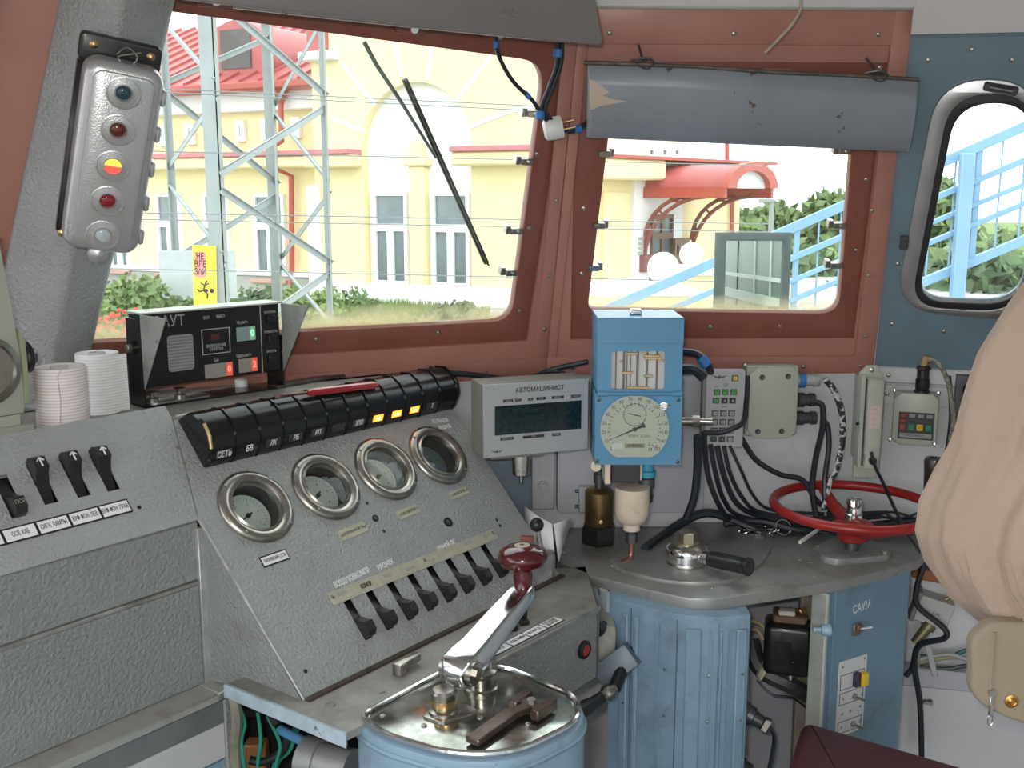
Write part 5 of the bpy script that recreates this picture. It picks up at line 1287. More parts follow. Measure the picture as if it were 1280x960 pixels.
# --- brass pressure valve
cb = at_z(748, 678, DZ)
pv = thing('brass_valve', 'brown brass cylinder valve with black hex base, left of the filter bowl', 'valve', Matrix.Translation((cb.x, cb.y, DZ)))
part('hex_base', MB().lathe([(.034, 0), (.0375, .003), (.0375, .036), (.034, .04)], R('Z', 20), 6), mat('blackened_hex', (.03, .03, .028), .35, .5), pv)
part('body', MB().lathe([(.028, .04), (.030, .043), (.030, .112), (.024, .118), (.017, .120)], None, 32), BRASS, pv)
part('stem', MB().lathe([(.010, .118), (.010, .13), (.0125, .131), (.0125, .150), (.008, .152), (.008, .165)], None, 20), DGREY, pv)
part('set_screw', MB().lathe([(.004, 0), (.004, .003), (1e-5, .0035)], T(.002, -.030, .055) @ R('X', 90), 10), BRASSB, pv)
part('top_block', MB().box(-.012, .014, -.02, .02, .163, .178, .002), DGREY, pv)

# --- wall cabinet and mounting pads behind
WLAV = mat('lavender_grey_paint', (.40, .405, .43), .45, bump=.1, bscale=90, var=.03)
q = LB.off(.035); a = q.uv(697, 560); b_ = q.uv(882, 560); c = q.uv(760, 642)[1]; d = q.uv(880, 470)[1]
solo('wall_cover', MB().prism(rrect(a[0], b_[0], c, d, .012), -.035, 0, bev=.003), WLAV, 'flat lavender-grey cover panel on the wall behind the speedometer', 'cover panel', q.M(0, 0))
q = Plane(at_y(680, 610, 2.17), 88, 90); a = q.uv(665, 600)[0]; b_ = q.uv(693, 600)[0]; c = q.uv(680, 637)[1]; d = q.uv(680, 575)[1]
wp = thing('wall_pad', 'grey wall pad with a large washer and hex bolt, left of the brass valve', 'mounting pad', q.M((a + b_) / 2, (c + d) / 2))
part('plate', MB().box(-(b_ - a) / 2, (b_ - a) / 2, -(d - c) / 2, (d - c) / 2 + .04, -.03, 0, .002), WLAV, wp)
part('washer', MB().lathe([(.023, 0), (.023, .002), (.012, .003)], None, 28), WLAV, wp)
part('bolt', MB().hexnut(.0115, .002, .010).lathe([(.006, .01), (.006, .014), (1e-5, .0145)], None, 14), WLAV, wp)
q = Plane(at_y(730, 625, 2.155), 88, 90); M_, W, H = box_px(q, 724, 609, 742, 641)
jb = thing('small_terminal_box', 'small grey terminal box with two side screws behind the brass valve', 'box', M_)
part('case', MB().box(0, W * 2, 0, H, -.03, 0, .002), WLAV, jb)
for y in (.2, .8): part('side_screw', MB().cyl((-.008, H * y, -.01), (0, H * y, -.01), .004, seg=10), DGREY, jb)

# --- keypad
q = vplane(905, 510, 2.10, 90); M_, W, H = box_px(q, 882, 463, 930, 559)
kp = thing('keypad', 'grey numeric keypad with green and yellow buttons beside the speedometer', 'keypad', M_)
part('case', MB().box(0, W, 0, H, -.022, 0, .001), GBOX, kp)
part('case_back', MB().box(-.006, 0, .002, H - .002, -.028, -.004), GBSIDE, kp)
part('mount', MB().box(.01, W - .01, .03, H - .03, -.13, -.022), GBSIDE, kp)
KG = mat('green_key', (.06, .3, .05), .4); KY = mat('yellow_key', (.65, .4, .02), .4); KD = mat('dark_key', (.03, .04, .045), .4); KL = mat('grey_key', (.3, .3, .31), .4); KLm = mat('key_light', (.4, .6, .35), .4)
keyb = MB().box(-.0068, .0068, -.0062, .0062, 0, .0015, .0004).mesh('key_surround'); keyc = MB().box(-.0048, .0048, -.0044, .0044, .0015, .0045, .0008).mesh('key')
def key(x, y, m_, s_, tm=INK):
    k_ = part('key', keyb, DGREY, kp, T(x * W, y * H, 0)); o_ = part('key_cap', keyc.copy(), m_, k_); text(s_, .0055, tm, o_, T(0, 0, .0047), sx=.8)
key(.735, .90, KY, 'К')
for i, x in enumerate((.28, .49, .71)): key(x, .72, KG, ('П', 'С', 'М')[i])
key(.26, .61, KG, 'Т'); key(.48, .61, KD, 'О', PAPER); key(.69, .61, KD, 'В', PAPER)
for j in range(4):
    for i in range(3):
        s_ = ('123', '456', '789', '*0#')[j][i]; key(.25 + .215 * i - .005 * j, .445 - .113 * j, KL if not (j == 3 and i < 2) else KD, s_, INK if not (j == 3 and i < 2) else PAPER)
emblem(kp, .33 * W, .915 * H, .0003, .95)
for x, y, s_ in ((.27, .79, 'ПУСК'), (.5, .81, 'СТОП\nМАН'), (.48, .53, 'НАБОР')): text(s_, .0042, INK, kp, T(x * W, y * H, .0003), sx=.8)

# --- junction box with three plugs
q = LB.off(.055); q2 = q
M_, W, H = box_px(q2, 936, 459, 997, 548)
jn = thing('junction_box', 'grey-green octagonal junction box with three plug connectors on its right side', 'junction box', M_)
oc_ = [(0, .018), (.016, 0), (W - .016, 0), (W, .014), (W, H - .014), (W - .014, H), (.016, H), (0, H - .016)]
part('lid', MB().prism(oc_, -.008, 0, bev=.002), GRGREEN, jn)
part('case', MB().box(-.004, W + .002, .004, H + .002, -.05, -.008, .003), GRGREEN, jn)
for x, y in ((.25, .86), (.78, .87), (.21, .1), (.7, .1)): part('lid_screw', MB().lathe([(.0062, 0), (.0062, .001), (.005, .002), (.002, .0015), (1e-5, .001)], T(x * W, y * H, 0), 14), DGREY, jn)
for x, y in ((-.002, H), (-.006, .012)): part('corner_lug', MB().lathe([(.006, 0), (.005, .004), (1e-5, .005)], T(x, y, -.03), 12), NICK, jn)
def plug(y, pxs, mt, L_, nm='plug', bl=None):
    y = q2.uv(1000, y)[1] - q2.uv(965, 548)[1]
    b2 = MB().lathe([(.013, 0), (.013, .008), (.0155, .009), (.0155, .022), (.0125, .023), (.0125, L_ - .012), (.015, L_ - .011), (.014, L_)], T(W, y, -.028) @ R('Y', 90), 18)
    part(nm, b2, mt, jn)
    return jn.matrix_world if 0 else y
PALEP = mat('pale_plug', (.42, .46, .45), .45, .3, var=.2, vscale=60)
for y, mt_, L_ in ((478, PALEP, .052), (503, DGREY, .045), (526, DGREY, .05)): plug(y, 0, mt_, L_)
part('tape', MB().lathe([(.0158, .009), (.0162, .011), (.0162, .02), (.0158, .022)], T(W, q2.uv(1000, 478)[1] - q2.uv(965, 548)[1], -.028) @ R('Y', 90), 18), mat('blue_tape', (.03, .17, .45), .5), jn)
BTAPE = bpy.data.materials['blue_tape']

# --- telephone-like handset unit
q = Plane(at_y(1086, 520, 2.12), 96, 90); M_, W, H = box_px(q, 1074, 459, 1103, 600)
hs = thing('handset_unit', 'tall narrow grey-green handset unit in a wall cradle, left of the button box', 'handset', M_)
part('back_plate', MB().prism([(-.002, 0), (W * .95, 0), (W * .95, H * .12), (W, H * .2), (W, H * .9), (W * .75, H), (W * .3, H), (0, H * .93)], -.03, -.018, bev=.001), GRGREEN, hs)
part('wall_bracket', MB().box(.008, W - .004, .03, H - .03, -.10, -.03), GRGREEN, hs)
part('side_rail', MB().box(-.002, .006, H * .12, H * .93, -.018, .012, .001), GRGREEN, hs)
part('receiver', MB().loft([[(x, H * t, z) for x, z in rrect(.010, W - .004, -.017, .02, .006, 3)] for t in (.24, .26, .88, .90)]), GRGREEN, hs)
part('mouthpiece', MB().loft([[(x, H * t, z) for x, z in rrect(.012 - k, W - .006 + k * .3, -.017, .02 + k, .006, 3)] for t, k in ((.13, .002), (.24, 0.0))]), GRGREEN, hs)
lb_ = part('paper_label', MB().box(.014, W - .01, H * .48, H * .68, .02, .0206), mat('pinkish_label', (.55, .45, .4), .6), hs)
for k in range(4): text('▪▪▪▪', .006, mat('label_print', (.4, .2, .2), .6) if k == 0 else bpy.data.materials['label_print'], lb_, T((W + .004) / 2, H * (.65 - .045 * k), .0208), sx=.6)
part('plain_label', MB().box(.014, W - .012, H * .76, H * .84, .02, .0204), GRGREEN, hs)
part('screw', rivet, NICK, hs, T(W * .5, H * .965, -.018) @ Matrix.Diagonal((2, 2, 2, 1)))
part('switch_stub', MB().cyl((.0, H * .51, .005), (-.008, H * .51, .012), .003, seg=8), BLACK, hs)
part('cord_gland', MB().cyl((W * .55, H * .2, .02), (W * .55, H * .2, .03), .008, seg=14), BLACK, hs)

# --- button box with big connector
q = LC.off(.045); M_, W, H = box_px(q, 1116, 492, 1172, 557)
bb_ = thing('button_box', 'grey-green square box with red, green and yellow buttons and a black plug on top', 'control box', M_)
part('case', MB().box(0, W, 0, H, -.045, -.012, .006), GRGREEN, bb_)
part('lid', MB().prism([(.0, .014), (.014, 0), (W - .012, 0), (W, .012), (W, H - .012), (W - .012, H), (.014, H), (0, H - .014)], -.012, 0, bev=.002), GRGREEN, bb_)
for x, y in ((-.002, .004), (W, .0), (0, H), (W, H)): part('corner_screw', MB().lathe([(.0045, 0), (.004, .002), (1e-5, .003)], T(x, y, -.02), 12), CHROME, bb_)
pn_ = part('button_panel', MB().box(.13 * W, .93 * W, .12 * H, .64 * H, 0, .001), mat('button_panel_black', (.03, .03, .035), .4), bb_)
BR = mat('button_red', (.3, .03, .02), .35); BG_ = mat('button_green', (.01, .2, .1), .35); BY = mat('button_yellow', (.75, .5, .02), .35); BGY = mat('button_grey', (.25, .25, .26), .4)
def btn(x, y, w_, h_, m_): part('button', MB().box(x * W - w_, x * W + w_, y * H - h_, y * H + h_, .001, .0035, .001), m_, pn_)
for i in range(4): btn(.235 + .195 * i, .575, .0062, .004, BR if i == 0 else BGY)
btn(.225, .475, .006, .004, BR)
for i in range(4): btn(.225 + .195 * i, .355, .0062, .0068, (BR, BG_, BY, BG_)[i])
ls = part('label_strip', MB().box(.17 * W, .89 * W, .15 * H, .235 * H, .001, .0016), mat('label_grey', (.3, .29, .28), .5), pn_); text('БДИТЕЛЬНОСТЬ', .006, INK, ls, T(.53 * W, .193 * H, .0018), sx=.7)
text('РБ', .006, INK, pn_, T((.225 + .39) * W, .355 * H, .0038))
b2 = MB().lathe([(.016, 0), (.016, .006), (.013, .008), (.0145, .012), (.0145, .03), (.0125, .032), (.0125, .05), (.015, .052), (.013, .058), (.009, .06)], T(.62 * W, H - .002, -.022) @ R('X', -90), 20)
part('plug', b2, BLACK, bb_)
part('plug_wrap', MB().cyl((.62 * W, H + .056, -.022), (.66 * W, H + .078, -.022), .008, .006, 10), mat('ochre_wrap', (.4, .25, .1), .6), bb_)
# dark frame partly hidden by the jacket
q = LC.off(.03); M_, W, H = box_px(q, 1192, 470, 1240, 566)
dk2 = thing('dark_screen_unit', 'dark framed unit on the side wall, mostly hidden behind the beige jacket', 'unit', M_)
part('frame', plate([(0, 0), (W, 0), (W, H), (0, H)], [[(.014, .014), (W - .014, .014), (W - .014, H - .02), (.014, H - .02)]], -.03, .006, .001), mat('dark_unit_frame', (.07, .07, .075), .5), dk2)
part('screen', MB().box(.01, W - .01, .01, H - .01, -.03, -.006), DARK, dk2)

q = LA.off(.008); pts_ = [q.uv(*p) for p in ((585, 575), (664, 575), (664, 652), (585, 652))]
solo('lower_wall_panel', MB().prism(rpoly(pts_, .004), 0, .006, bev=.002), mat('blue_grey_wall_panel', (.2, .25, .3), .45, var=.06), 'blue-grey panel low on the wall between the console and the wall pad', 'panel', q.M())
# ================================================================ right-hand desk, valves, wheel and what hangs around
dkpx = [(688, 655), (700, 703), (740, 720), (816, 738), (862, 748), (902, 748), (972, 738), (1044, 727), (1105, 713), (1147, 700), (1160, 688)]
dpts = [(at_z(*q, DZ).x, at_z(*q, DZ).y) for q in dkpx]
c_ = LC.P(.33, 0, .004); b_ = LC.P(0, 0, .004); a_ = LB.P(.02, 0, .004)
outline = dpts + [(c_.x, c_.y), (b_.x, b_.y), (a_.x, a_.y)]
rd_ = thing('right_desk', 'worn grey metal desk top with rounded front edge carrying the brake valve and handwheel', 'desk', T(.45, 2.0, 0))
o0 = V((.45, 2.0, 0))
def loc(pts): return [(x - .45, y - 2.0) for x, y in pts]
part('desk_top', MB().prism(loc(outline), DZ - .02, DZ, bev=.003), DESK, rd_)
rp = [(758, 698), (775, 712), (830, 726), (885, 730), (925, 722), (955, 702), (966, 682), (960, 664), (925, 652), (860, 652), (800, 668)]
rpp = [(at_z(*q, DZ + .006).x, at_z(*q, DZ + .006).y) for q in rp]
part('raised_plate', MB().prism(rpoly(loc(rpp), .03, 4), DZ, DZ + .007, bev=.002), DESK, rd_, None, 'raised oval plate under the brake valve')
for q in ((1042, 726), (1055, 735)): pass
b = MB()
for q in ((705, 690), (790, 690), (765, 707), (1000, 700), (890, 735), (1018, 720), (730, 655), (1120, 712)): p = at_z(*q, DZ); b.lathe([(.004, DZ), (.0035, DZ + .0012), (1e-5, DZ + .0015)], T(p.x - .45, p.y - 2, 0), 10)
part('desk_rivets', b, SCREWM, rd_)
# blue cabinet under the desk
zc = DZ - .02
cp1 = [at_z(*q, zc) for q in ((762, 745), (790, 754), (848, 768), (900, 772), (938, 768))]
cab = thing('desk_cabinet', 'light blue sheet-metal cabinet with vertical ribs under the right desk', 'cabinet', T(.3, 1.8, 0))
L2 = lambda pts: [(p.x - .3, p.y - 1.8) for p in pts]
back = [V((cp1[-1].x - .0, cp1[-1].y + .06, 0)), V((cp1[0].x + .03, cp1[0].y + .28, 0))]
part('body', MB().prism(L2(cp1) + L2(back), 0, zc, bev=0), CABB, cab)
for i, (x0, x1) in enumerate(((0, 1), (1, 2), (2, 3), (3, 4))):
    p, q = cp1[x0], cp1[x1]; p = V((p.x - .3, p.y - 1.8, 0)); q = V((q.x - .3, q.y - 1.8, 0)); d = q - p; Lg = d.length
    fm = frame(p, d, (0, 0, 1))
    for t0, t1 in {0: ((.55, .9),), 1: ((.05, .17), (.6, .62)), 2: ((.2, .58), (.8, .83)), 3: ((.02, .1), (.3, .34), (.55, .9))}[i]:
        part('rib', MB().box(Lg * t0, Lg * t1, .03, zc - .025, 0, .006, .0025), CABB, cab, fm)
    if i < 4:
        part('seam', MB().box(Lg * .985, Lg * 1.0, .02, zc - .01, 0, .002), mat('dark_seam_paint', (.1, .15, .2), .5) if i == 0 else bpy.data.materials['dark_seam_paint'], cab, fm)  # thin darker blue strip along each panel joint
    for z_ in (.66, .45, .75): part('screw', rivet, CABB, cab, fm @ T(Lg * .78, z_, .0062))
# chipped white junction where the consoles meet
wj = [at_z(*q, zc) for q in ((738, 722), (765, 742))]
d = wj[1] - wj[0]
part('chipped_gusset', MB().prism([(0, 0), (d.length, 0), (d.length * 1.0, -.14), (d.length * .6, -.1), (0, -.06)], 0, .01, bev=.001), mat('chipped_white_blue', (.42, .47, .5), .5, var=.4, vscale=30, chips=((.18, .2, .22), .5, 30)), cab, T(-.3, -1.8, 0) @ frame(V((wj[0].x, wj[0].y, zc)), d, (0, 0, 1)))
# open bay beside the cabinet: transformer, loom, connectors
bay = thing('open_bay', 'open equipment bay with pale back plate between the blue cabinet and the switch cabinet', 'bay', T(.55, 2.1, 0))
p0_ = at_z(938, 768, zc); p1_ = at_z(1034, 742, zc)
part('back_plate', MB().box(-.16, .16, 0, .01, .2, zc), WLAV, bay)
part('inner_post', MB().box(-.01, .02, -.14, -.12, .1, zc - .03, .002), mat('ochre_post', (.22, .19, .14), .6, dirt=((.08, .06, .05), .6, 12)), bay, T(.035, 0, 0))
tf = at_y(984, 806, 1.93)
tr_ = thing('transformer', 'glossy black transformer block with wire windings hanging under the desk', 'transformer', Matrix.Translation(tf) @ R('Z', -14))
part('case', MB().box(-.045, .045, -.03, .04, -.055, .05, .012, seg=3), BLACKP, tr_)
part('terminal_block', MB().box(-.03, .035, -.02, .03, .05, .068, .004), mat('brown_terminal', (.12, .07, .04), .4), tr_)
part('winding', MB().tube([(-.02 + .055 * i / 12, -.01 * math.cos(i * 2), .072 + .005 * math.sin(i * 3)) for i in range(13)], .0025, 6, smooth=3), mat('copper_winding', (.4, .22, .1), .4, .7), tr_)
part('wrapping', MB().box(-.02, .012, -.024, .0, .068, .078, .003), mat('pale_wrap', (.5, .47, .4), .7), tr_)
part('label_rim', plate([(-.018, -.03), (.012, -.03), (.012, .018), (-.018, .018)], [[(-.016, -.028), (.010, -.028), (.010, .016), (-.016, .016)]], 0, .001), BLACKP, tr_, frame((-.005, -.0305, .0), (1, 0, 0), (0, 0, 1)))
def cable(name, pts, r, mt, lab, cat='cable', grp=None, seg=8, sm=6):
    o_ = pts[0]; return solo(name, MB().tube([V(p) - V(o_) for p in pts], r, seg, smooth=sm), mt, lab, cat, Matrix.Translation(o_), grp)
LOOM = mat('loom_dark', (.03, .03, .032), .5, var=.5, vscale=50)
cable('wire_loom', [at_y(938, 800, 1.98), at_y(950, 835, 1.95), at_y(985, 855, 1.93), at_y(1010, 868, 1.95)], .018, LOOM, 'thick dark wire loom bound with pale tape under the transformer', 'wire loom')
for k, (x, y) in enumerate(((952, 836), (981, 850))):
    p = at_y(x, y, 1.94)
    solo('cloth_tie', MB().box(-.006, .006, -.021, .021, -.021, .021, .008), mat('tie_cloth', (.45, .42, .33), .8) if k == 0 else bpy.data.materials['tie_cloth'], ['pale cloth tie around the loom under the blue cabinet side', 'pale cloth tie around the loom directly under the transformer'][k], 'tie', Matrix.Translation(p) @ R('Y', 25), 'cloth ties on the loom')
for k, (a, b_) in enumerate((((940, 785), (955, 800)), ((940, 775), (958, 788)))):
    cable('bare_wire', [at_y(a[0] - 6, a[1], 1.97), at_y((a[0] + b_[0]) / 2, a[1] + 4, 1.95), at_y(*b_, 1.94)], .004, mat('tan_wire', (.35, .25, .15), .5) if k == 0 else bpy.data.materials['tan_wire'], ['lower tan wire end left of the transformer', 'upper tan wire end left of the transformer'][k], 'wire')
cable('thin_wire', [at_y(946, 850, 1.95), at_y(965, 868, 1.93), at_y(990, 872, 1.93), at_y(1008, 885, 1.95)], .0025, CABLE, 'thin wire sagging below the loom in the open bay', 'wire')
def conn(px, py, Y, lab, sc_=1):
    p = at_y(px, py, Y)
    t = thing('cable_connector', lab, 'connector', Matrix.Translation(p) @ R('Y', 115) @ R('X', 20) @ Matrix.Diagonal((sc_, sc_, sc_, 1)))
    part('shell', MB().lathe([(.016, -.02), (.022, -.018), (.022, -.004), (.019, -.002), (.019, .010), (.014, .012), (.012, .03)], None, 20), DGREY, t)
    part('clamp', MB().box(-.014, .014, -.008, .008, .03, .046, .003), NICK, t)
    part('tail', MB().tube([(0, 0, .04), (.01, 0, .06), (.05, 0, .075), (.09, 0, .085)], .004, 8, smooth=4), CABLE, t)
conn(935, 893, 1.86, 'dark round cable connector with clamp at the cabinet side, upper one')
conn(928, 965, 1.84, 'dark round cable connector at the cabinet side, cut by the bottom edge', 1.2)
# switch cabinet with САУМ lettering
s0, s1 = at_z(1042, 739, zc), at_z(1143, 711, zc)
d = s1 - s0; Ws = d.length
SC = frame(V((s0.x, s0.y, 0)), d, (0, 0, 1))
swc = thing('switch_cabinet', 'blue-grey switch cabinet lettered САУМ with a white switch plate', 'cabinet', SC)
CAB2 = mat('deep_blue_grey_cabinet', (.14, .23, .31), .4, bump=.15, bscale=60, var=.1, dirt=((.1, .12, .13), .4, 9))
part('body', MB().prism(rpoly([(0, 0), (Ws, 0), (Ws + .004, -.05), (0, -.05)], [.002, .02, .01, .01]), 0, zc, R('X', 90) if 0 else Matrix(((1, 0, 0, 0), (0, 0, 1, 0), (0, 1, 0, 0), (0, 0, 0, 1)))), CAB2, swc)
part('edge_post', MB().box(-.026, -.017, 0, zc, -.03, .008, .002), mat('pale_edge_post', (.4, .42, .38), .5, dirt=((.15, .13, .1), .5, 10)), swc)
part('edge_bead', MB().box(-.015, -.001, 0, zc, -.03, .0, .002).cyl((.004, 0, .002), (.004, zc, .002), .003, seg=8), CAB2, swc)
SCp = Plane(V((s0.x, s0.y, 0)), 0, 90); SCp.d = d.normalized(); SCp.h = V((SCp.d.y, -SCp.d.x, 0)); SCp.s = V((0, 0, 1)); SCp.n = SCp.d.cross(SCp.s)
def su(x, y): return SCp.uv(x, y)
u, v = su(1077, 759); text('САУМ', .024, PAINTW, swc, T(u, v, .0006) @ R('Z', 4), sx=.72, name='painted_words')
u, v = su(1070, 786)
tg = part('toggle_base', MB().box(-.012, .012, -.013, .013, 0, .006, .003).box(-.008, .008, -.004, .012, .006, .012, .002), mat('worn_toggle_base', (.2, .15, .1), .5, .4), swc, T(u, v, 0))
part('toggle_lever', MB().cyl((0, .004, .01), (.02, .006, .022), .0028, .0035, 8), STEEL, tg)
u, v = su(1024, 787)
part('round_knob', MB().lathe([(.006, 0), (.006, .018), (.011, .02), (.014, .026), (.014, .040), (.011, .043), (1e-5, .043)], T(u, v, 0) @ R('Y', 55) @ T(0, 0, -.012) @ Matrix.Diagonal((.85, .85, .8, 1)), 20), mat('light_blue_knob', (.3, .42, .5), .4), swc)
a, b_ = su(1044, 905)[0], su(1083, 825)[0]; c, e2 = su(1064, 915)[1], su(1064, 823)[1]
Wp, Hp = b_ - a, e2 - c
wpnl = part('switch_plate', MB().box(0, Wp, 0, Hp, 0, .002, .0006), mat('white_switch_plate', (.55, .56, .56), .45), swc, T(a, c, 0), 'white switch plate with toggles and a yellow rocker')
for y0, y1 in ((.62, .82), (.42, .58), (.04, .2)): part('printed_frame', plate([(Wp * .06, Hp * y0), (Wp * .92, Hp * y0), (Wp * .92, Hp * y1), (Wp * .06, Hp * y1)], [[(Wp * .08, Hp * (y0 + .008)), (Wp * .90, Hp * (y0 + .008)), (Wp * .90, Hp * (y1 - .008)), (Wp * .08, Hp * (y1 - .008))]], .002, .0023), INK, wpnl)
part('rocker_half', MB().box(Wp * .5, Wp * .68, Hp * .63, Hp * .81, .002, .012, .001), mat('dark_violet_half', (.03, .02, .06), .4), wpnl)
part('rocker_half', MB().box(Wp * .68, Wp * .9, Hp * .63, Hp * .79, .002, .016, .001), BY, wpnl)
for x, y in ((.6, .49), (.6, .12)): part('toggle', MB().lathe([(.006, .002), (.006, .006), (.003, .008)], T(Wp * x, Hp * y, 0), 12).cyl((Wp * x, Hp * y, .006), (Wp * x + .012, Hp * y - .006, .018), .002, .0028, 8), NICK, wpnl)
for x, y in ((.12, .93), (.9, .95), (.2, .5), (.2, .3), (.85, .32), (.2, .12), (.85, .02)): part('screw', rivet, DGREY, wpnl, T(Wp * x, Hp * y, .002))
for s_, x, y in (('25', .5, .3), ('ВКЛ', .88, .48), ('ОТКЛ', .88, .12)): text(s_, .009 if s_ == '25' else .005, INK, wpnl, T(Wp * x, Hp * y, .0023) @ R('Z', 0 if s_ == '25' else 90), sx=.7)

# brake valve handle
bc = at_z(858, 703, DZ + .007)
bv = thing('brake_valve', "driver's brake valve with chrome hub, hex nut and black ribbed grip on the right desk", 'valve', Matrix.Translation((bc.x, bc.y, DZ + .007)))
part('hub', MB().lathe([(.040, 0), (.040, .004), (.037, .008), (.037, .03), (.034, .034), (.03, .036), (.026, .04), (1e-5, .041)], None, 40), NICK, bv)
part('hub_band', MB().lathe([(.0405, .006), (.0415, .01), (.0415, .026), (.0405, .03)], None, 40), CHROME, bv)
part('hex_nut', MB().hexnut(.019, .041, .064).lathe([(.022, .040), (.022, .044)], None, 24), mat('worn_yellow_steel', (.5, .45, .33), .3, .9, var=.2), bv)
e_g = at_z(936, 722, DZ + .016); gv = V((e_g.x - bc.x, e_g.y - bc.y, .012)); gn = gv.normalized()
st_ = gn * .036 + V((0, 0, .02))
part('ferrule', MB().cyl(gn * .030 + V((0, 0, .018)), gn * .058 + V((0, 0, .018)), .014, .0145, 20), CHROME, bv)
gr = MB(); Lg = gv.length - .055
gm = frame(gn * .056 + V((0, 0, .018)), gn.orthogonal(), gn.cross(gn.orthogonal()))
gr.lathe([(.0145, 0)] + [(.0155 + (.0006 if i % 2 else 0), Lg * (i + .5) / 15) for i in range(14)] + [(.0178, Lg * .94), (.0178, Lg * .99), (.014, Lg), (.004, Lg - .003), (1e-5, Lg - .003)], gm, 24)
part('grip', gr, mat('black_grip', (.02, .02, .021), .3), bv)

# red handwheel
wc = V((.690, 2.02, .985)); WR = .158
hw = thing('handwheel', 'red handbrake wheel with worn rim on a grey base plate, right desk', 'handwheel', Matrix.Translation((wc.x, wc.y, DZ)))
hz2 = wc.z - DZ
ring = [(WR * math.cos(2 * PI * i / 64), WR * math.sin(2 * PI * i / 64), hz2) for i in range(64)]
part('rim', MB().tube(ring, .0098, 12, closed=True), RED, hw)
part('hub', MB().lathe([(.024, hz2 - .072), (.030, hz2 - .068), (.032, hz2 - .055), (.045, hz2 - .042), (.036, hz2 - .034), (.022, hz2 - .030), (1e-5, hz2 - .029)], None, 32), RED, hw)
for k in range(2):
    a = math.radians(98 + 180 * k)
    pts = [(math.cos(a) * r_, math.sin(a) * r_, hz2 + z_) for r_, z_ in ((.012, -.04), (.05, -.036), (.1, -.024), (WR, 0))]
    part('spoke', MB().tube(pts, [.020, .016, .012, .010], 10, M=T(0, 0, hz2 * .45) @ Matrix.Diagonal((1, 1, .55, 1)) if 0 else None), RED, hw)
part('shaft', MB().lathe([(.014, .01), (.014, hz2 - .07)], None, 20), DGREY, hw)
part('top_nut', MB().lathe([(.018, hz2 - .03), (.018, hz2 - .016), (.0155, hz2 - .014), (.0155, hz2 + .012), (.013, hz2 + .016), (1e-5, hz2 + .017)], None, 24), CHROME, hw)
bp = [(at_z(*q, DZ + .012).x - wc.x, at_z(*q, DZ + .012).y - wc.y) for q in ((1014, 684), (1028, 696), (1048, 700), (1112, 694), (1116, 686), (1090, 676), (1040, 672))]
part('base_plate', MB().prism(rpoly(bp, .01), 0, .013, bev=.003), mat('cast_grey_plate', (.25, .26, .25), .45, .3, bump=.3, bscale=80, dirt=((.1, .09, .08), .4, 15)), hw)
for k in (0, 3): part('plate_bolt', MB().hexnut(.007, .013, .019, T(bp[k][0] * .85, bp[k][1] * .85, 0)), SCREWM, hw)
gp_ = at_y(1163, 655, 1.93); gt_ = at_y(1166, 577, 1.93)
part('grip', MB().lathe([(.013, 0), (.0175, .006), (.0165, .03), (.0185, .09), (.020, .112), (.018, .118), (.009, .119), (.007, .115), (1e-5, .115)], T(gp_.x - wc.x, gp_.y - wc.y, hz2 + .004), 24), mat('dark_brown_grip', (.03, .02, .019), .25), hw)

# bunch of keys with chain
kc_ = at_z(948, 664, DZ + .008)
ky = thing('bunch_of_keys', 'bunch of steel keys and rings on a chain lying on the right desk', 'keys', Matrix.Translation((kc_.x, kc_.y, DZ + .002)))
r2 = random.Random(5)
for k in range(4):
    x, y, r_ = r2.uniform(-.03, .02), r2.uniform(-.012, .012), r2.uniform(.010, .016)
    part('ring', MB().tube([(x + r_ * math.cos(t), y + r_ * math.sin(t), .006 + .006 * math.sin(t + k)) for t in [2 * PI * i / 18 for i in range(18)]], .0011, 5, closed=True), STEEL, ky)
keym = MB().prism(circ(0, 0, .010, 14), 0, .0022).box(.008, .04, -.003, .003, 0, .0022).box(.03, .034, -.006, -.003, 0, .002).box(.036, .04, -.007, -.003, 0, .002).mesh('key_blade')
for k in range(5): part('key_blade', keym, (STEEL, BRASSB, NICK)[k % 3], ky, T(r2.uniform(-.03, .01), r2.uniform(-.015, .01), .002 + k * .003) @ R('Z', r2.uniform(-60, 60)) @ R('X', r2.uniform(-10, 10)))
lk = MB().tube([(.004 * math.cos(t), .0025 * math.sin(t), 0) for t in [2 * PI * i / 10 for i in range(10)]], .0008, 5, closed=True).mesh('chain_link')
for k in range(16): part('chain_link', lk, STEEL, ky, T(-.05 + .0062 * k, .012 * math.sin(k * .5) - .004, .004 + .003 * (k % 2)) @ R('X', 90 * (k % 2)) @ R('Z', 10))
part('big_ring', MB().tube([(.052 + .016 * math.cos(t), -.004 + .016 * math.sin(t) * .6, .016 + .014 * math.sin(t)) for t in [2 * PI * i / 24 for i in range(24)]], .0014, 6, closed=True), CHROME, ky)
# paper and black ball knob behind the controller
pk = at_z(690, 700, DZ)
pp_ = solo('curled_paper', MB()._add([V(q) - pk for q in (at_y(655, 632, 2.0), at_y(672, 645, 1.97), at_y(690, 655, 1.93), at_y(694, 703, 1.92), at_y(680, 702, 1.93), at_y(660, 690, 1.95))], [(0, 1, 5), (1, 2, 4, 5), (2, 3, 4)])._add([V(q) - pk for q in (at_y(692, 655, 1.93), at_y(715, 648, 1.98), at_y(708, 672, 1.97), at_y(698, 703, 1.92))], [(0, 1, 2, 3)]), PAPER, 'curled sheet of white paper on the desk behind the maroon knob', 'paper', Matrix.Translation(pk))
m_ = pp_.modifiers.new('thick', 'SOLIDIFY'); m_.thickness = .0006
lp_ = at_y(671, 656, 1.9)
lv = thing('small_lever', 'small lever with round black ball knob and grey base behind the maroon knob', 'lever', Matrix.Translation((lp_.x, lp_.y, DZ)))
